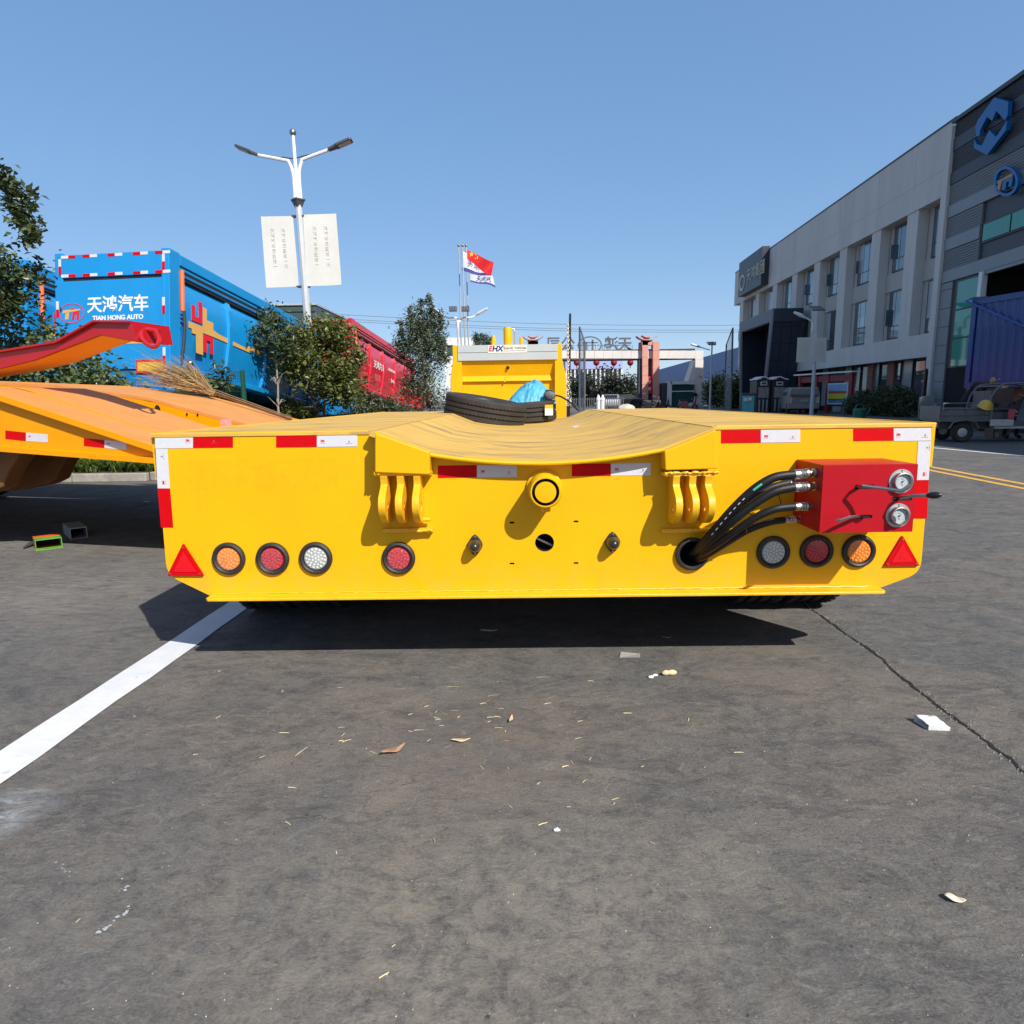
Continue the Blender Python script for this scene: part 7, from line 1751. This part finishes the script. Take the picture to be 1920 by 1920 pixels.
for i, (x, y, s_) in enumerate(((-.25, .3, .16), (.1, .5, .2), (.3, .25, .15))):
    mb = MB(TT); mb.ball((x, y, .60), s_, 10, 6, 0, (1.3, 1, .8)); mb.v = [(a+random.uniform(-.02, .02), b+random.uniform(-.02, .02), c) for a, b, c in mb.v]
    tag(mb.build("sack", mat("sack_%d" % i, ((.35, .36, .38), (.12, .13, .15), (.45, .45, .44))[i], .8, var=.3, vs=10), None, smooth=True, fix=False), ("pale sack at the rear of the tricycle's bed", "dark bundle in the middle of the tricycle's bed", "white bag at the front of the tricycle's bed")[i], "sack")
c = TT @ Vector((.36, -.14, .80)); mb = MB(); mb.lathe([(.0, .13), (.07, .115), (.12, .06), (.135, 0), (.15, -.02), (.135, -.03), (0, -.03)], (0, 0, 0), (0, -.5, .87), 18); ho = mb.build("helmet", mat("helmet_yellow", (.62, .38, .02), .3, coat=.4), None, smooth=True); ho.location = c; tag(ho, "yellow safety helmet hanging on the tricycle's side rail", "helmet")
mb = MB(TT); mb.prism([(-.5, .52), (-.5, 1.0), (-.2, 1.06), (-.15, .55)], lambda a, b, c: (a, c, b), 1.06, 1.10); tag(mb.build("tilted_board", tg, None), "grey board standing behind the tricycle's tail", "board")
# two people behind the tricycle
b = P(1815, 748, 16.6); SIT = {k: (x, y, z) for k, (x, y, z) in STAND.items()}
BEND = dict(STAND); BEND.update(waist=(.04, -.05, 1.06), chest=(.16, -.2, 1.22), neck=(.26, -.30, 1.30), head0=(.31, -.34, 1.36), head1=(.36, -.38, 1.42), shl=(-.02, -.22, 1.28), ell=(.05, -.42, 1.06), wrl=(.16, -.52, .90), hdl=(.20, -.55, .84), shr=(.34, -.18, 1.24), elr=(.42, -.38, 1.04), wrr=(.40, -.52, .90), hdr=(.39, -.56, .84))
person("person in black bending over behind the tricycle's cargo bed", (b.x, 16.6, 0), BEND, darkc, darkc, skinm, hairm)
b = P(1879, 748, 16.2); LOW = {k: (x, y, z*.765 if z > .9 else z*.74) for k, (x, y, z) in STAND.items()}
SITP = dict(LOW); SITP = {k: (x, y, z) for k, (x, y, z) in STAND.items()}
def sit(z0): 
    d = {}
    for k, (x, y, z) in STAND.items(): d[k] = (x, y, z-.93+z0) if z > .75 else (x, y, z)
    d["knl"] = (-.14, -.40, z0-.02); d["knr"] = (.14, -.40, z0-.02); d["anl"] = (-.14, -.38, .08); d["anr"] = (.14, -.38, .08); d["tol"] = (-.15, -.54, .04); d["tor"] = (.15, -.54, .04); d["hil"] = (-.10, -.05, z0-.05); d["hir"] = (.10, -.05, z0-.05)
    d["hdl"] = (-.12, -.36, z0+.08); d["hdr"] = (.12, -.36, z0+.08); d["wrl"] = (-.15, -.30, z0+.10); d["wrr"] = (.15, -.30, z0+.10); return d
person("person in grey seated behind the tricycle's cab, face to the camera", (b.x, 16.2, 0), sit(.52), greyc, darkc, skinm, hairm)
st = MB(); st.box(b.x-.22, b.x+.22, 16.05, 16.42, .36, .41); st.box(b.x-.2, b.x-.15, 16.1, 16.4, 0, .36); st.box(b.x+.15, b.x+.2, 16.1, 16.4, 0, .36); tag(st.build("stool", mat("stool_wood", (.18, .12, .07), .7), None), "low wooden stool under the person behind the tricycle", "stool")
# ================================================================== litter on the asphalt
strawm = mat("straw", (.50, .43, .28), .7, var=.2, vs=20, island=.4)
mb = MB(); rg = random.Random(12)
known = [(565, 1410, 40, 55), (492, 1420, 14, 40), (640, 1390, 10, 20), (548, 1478, 16, -10), (367, 1416, 10, 20), (850, 1288, 22, 2), (925, 1305, 22, 15), (906, 1320, 12, 15), (853, 1333, 16, 0), (818, 1335, 6, 70), (822, 1350, 12, 15), (828, 1361, 10, 8), (920, 1346, 14, 5), (933, 1345, 12, -15), (917, 1354, 8, 40), (935, 1366, 16, 0), (948, 1372, 8, 80), (785, 1370, 18, 5), (770, 1372, 9, -20), (804, 1389, 12, 50), (1018, 1271, 24, 4), (1108, 1278, 12, -5), (1027, 1320, 14, 20), (1177, 1338, 16, 0), (1088, 1353, 10, 20), (1084, 1385, 14, 25), (1060, 1438, 14, 25), (1107, 1424, 12, 65), (1010, 1470, 10, 55), (1096, 1466, 14, 55), (1154, 1499, 16, 30), (1018, 1546, 20, 30), (958, 1514, 12, -60), (814, 1577, 16, -80), (1066, 1514, 8, 0), (1385, 1412, 18, 0), (1205, 1438, 8, 40), (540, 1545, 14, -50), (650, 1390, 20, 30), (700, 1412, 16, -40), (738, 1775, 12, 50), (720, 1830, 30, 50), (640, 1365, 12, 15), (533, 1375, 18, 0), (147, 1727, 16, 60), (800, 1325, 10, 30), (860, 1345, 8, 60), (770, 1340, 10, 25), (940, 1330, 10, 10)]
for (px, py, L_, an) in known:
    p = G(px, py); a = G(px-L_/2*math.cos(R(an)), py+L_/2*math.sin(R(an))*.5); d = (p-a)*2; d.z = 0
    w_ = rg.uniform(.0009, .0018); lift = rg.uniform(.002, .006)
    mb.tube([p-d*.5+Vector((0, 0, .002)), p+Vector((rg.gauss(0, .0006), rg.gauss(0, .0006), lift*.6)), p+d*.5+Vector((0, 0, .002))], [w_, w_, w_*.6], 5)
for k in range(18):
    px = rg.gauss(880, 330); py = 1250+abs(rg.gauss(0, 190))
    if py > 1900 or px < 30 or px > 1890: continue
    p = G(px, py); a = rg.uniform(0, 3.14); L_ = rg.uniform(.006, .025); d = Vector((math.cos(a), math.sin(a), 0))*L_
    mb.tube([p-d*.5+Vector((0, 0, .0015)), p+d*.5+Vector((0, 0, .0025))], rg.uniform(.0007, .0016), 4)
o = mb.build("straw", strawm, None, smooth=True, fix=False); o["kind"] = "stuff"; o["label"] = "scattered straw stalks on the asphalt behind the trailer"
mb = MB()
for k in range(260):
    px = rg.uniform(-30, 1950); py = rg.uniform(1180, 1930); p = G(px, py); s_ = rg.uniform(.0006, .0018)
    mb.add([(p.x-s_, p.y-s_, 0), (p.x+s_, p.y-s_*.8, 0), (p.x+s_*.3, p.y+s_, 0), (p.x, p.y, s_*1.2)], [(0, 1, 3), (1, 2, 3), (2, 0, 3)])
o = mb.build("grit", mat("pale_grit", (.38, .36, .32), .8, var=.4, vs=3, island=.5), None, fix=False); o["kind"] = "stuff"; o["label"] = "pale grit scattered over the asphalt"
def leaf(label, px, py, L_, W_, ang, m, curl=.25, name="dry_leaf", cat="leaf"):
    p = G(px, py); n = 9; mb = MB(); vs = []
    for i in range(n+1):
        u = i/n; w_ = W_*math.sin(math.pi*min(1, u*.96+.04))**.8*(1+.15*math.sin(9*u+px)); z = .004+curl*L_*.8*(u-.5)**2+.08*W_*math.sin(7*u)
        for s_ in (-1, 0, 1): vs.append(((u-.5)*L_, s_*w_/2, z+(0 if s_ == 0 else curl*W_*.35)))
    mb.add(vs, [(3*i+k, 3*i+3+k, 3*i+4+k, 3*i+1+k) for i in range(n) for k in (0, 1)])
    o = mb.build(name, m, None, smooth=True); o.location = (p.x, p.y, .001); o.rotation_euler = (0, 0, ang)
    sol = o.modifiers.new("thick", 'SOLIDIFY'); sol.thickness = .0012
    return tag(o, label, cat)
brownl = mat("brown_leaf", (.34, .20, .12), .7, var=.3, vs=60); tanl = mat("tan_leaf", (.60, .46, .27), .7, var=.25, vs=60)
leaf("curled brown leaf on the asphalt below the trailer's left half", 738, 1411, .085, .028, R(38), brownl, .5)
leaf("pale tan husk on the asphalt right of the brown leaf", 864, 1391, .062, .017, R(5), tanl, .3)
leaf("pale dry leaf near the lower right of the asphalt", 1790, 1690, .040, .022, R(-25), mat("cream_leaf", (.72, .63, .48), .7, var=.2, vs=60), .3)
leaf("small twisted pale leaf among the straw stalks", 958, 1352, .05, .012, R(80), tanl, .6)
leaf("long pale strip lying in the trailer's shadow", 917, 1184, .085, .017, R(-2), whitep, .1, "plastic_strip", "litter")
leaf("dull disc-like scrap in shadow under the trailer's right half", 1250, 1197, .045, .022, R(4), mat("grey_scrap", (.28, .28, .28), .6), .1, "scrap", "litter")
leaf("sliver of bark lying in the orange trailer's shadow", 276, 942, .10, .04, R(10), whitep, .2, "scrap", "litter")
# peanut shell
p = G(1255, 1266); mb = MB(); mb.tube([(-.030, 0, .010), (-.026, 0, .010), (-.016, 0, .011), (-.002, 0, .011), (.012, 0, .011), (.024, 0, .010), (.030, 0, .010)], [.003, .008, .0115, .009, .0115, .009, .003], 12)
o = mb.build("peanut_shell", tanl, None, smooth=True); o.location = (p.x, p.y, 0); o.rotation_euler = (0, 0, R(8)); tag(o, "tan peanut shell on the asphalt below the trailer's right half", "nut shell")
for i, (px, py, s_) in enumerate(((1221, 1271, .012), (1229, 1267, .009), (1044, 1558, .009))):
    p = G(px, py); mb = MB(); mb.ball((0, 0, s_*.4), s_, 7, 5, 0, (1, .8, .5)); mb.v = [(a+rg.uniform(-.002, .002), b+rg.uniform(-.002, .002), c) for a, b, c in mb.v]
    o = mb.build("white_crumb", whitep, None, smooth=True, fix=False); o.location = (p.x, p.y, 0); tag(o, ("larger white crumb left of the peanut shell", "smaller white crumb left of the peanut shell", "white crumb near the middle of the asphalt")[i], "crumb", "white crumbs")
# clear plastic scrap
p = G(1180, 1231); mb = MB(); mb.add([(-.045, -.02, .003), (.04, -.026, .006), (.05, .02, .004), (-.03, .03, .010)], [(0, 1, 2, 3)]); o = mb.build("plastic_scrap", mat("clear_plastic", (.6, .6, .58), .2, alpha=.45), None); o.location = (p.x, p.y, 0); tag(o, "clear plastic scrap on the asphalt at the shadow's edge", "litter")
# crushed white packet, flattened carton with one open end
p = G(1745, 1362); pk = thing("crushed_packet", "crushed white packet beside the crack in the asphalt", "litter", (p.x, p.y, 0), rot=(0, 0, R(-8)))
wm = mat("packet_white", (.66, .67, .66), .5, var=.10, vs=40, bump=.15, bs=50)
top = [(-.040, .030, .026), (.030, .034, .020), (.046, -.028, .012), (-.020, -.030, .019)]; n = 6; vs = []
for i in range(n+1):
    for j in range(n+1):
        u, v = i/n, j/n; q = (Vector(top[0])*(1-u)+Vector(top[1])*u)*(1-v)+(Vector(top[3])*(1-u)+Vector(top[2])*u)*v
        q.z += .0022*math.sin(9*u+4*v)*math.sin(math.pi*u)+.0015*math.sin(13*v-5*u); vs.append(q)
mb = MB(); mb.add(vs, [(i*(n+1)+j, (i+1)*(n+1)+j, (i+1)*(n+1)+j+1, i*(n+1)+j+1) for i in range(n) for j in range(n)])
o = mb.build("top_panel", wm, pk, smooth=True, local=True); o.modifiers.new("t", 'SOLIDIFY').thickness = .001
mb = MB(); b = [(x*.98, y*.98, .001) for x, y, z in top]; mb.quad(top[3], top[2], b[2], b[3]); mb.quad(top[2], top[1], b[1], b[2]); mb.quad(top[1], top[0], b[0], b[1]); mb.quad(*b); o = mb.build("side_panel", wm, pk, local=True); o.modifiers.new("t", 'SOLIDIFY').thickness = .0008
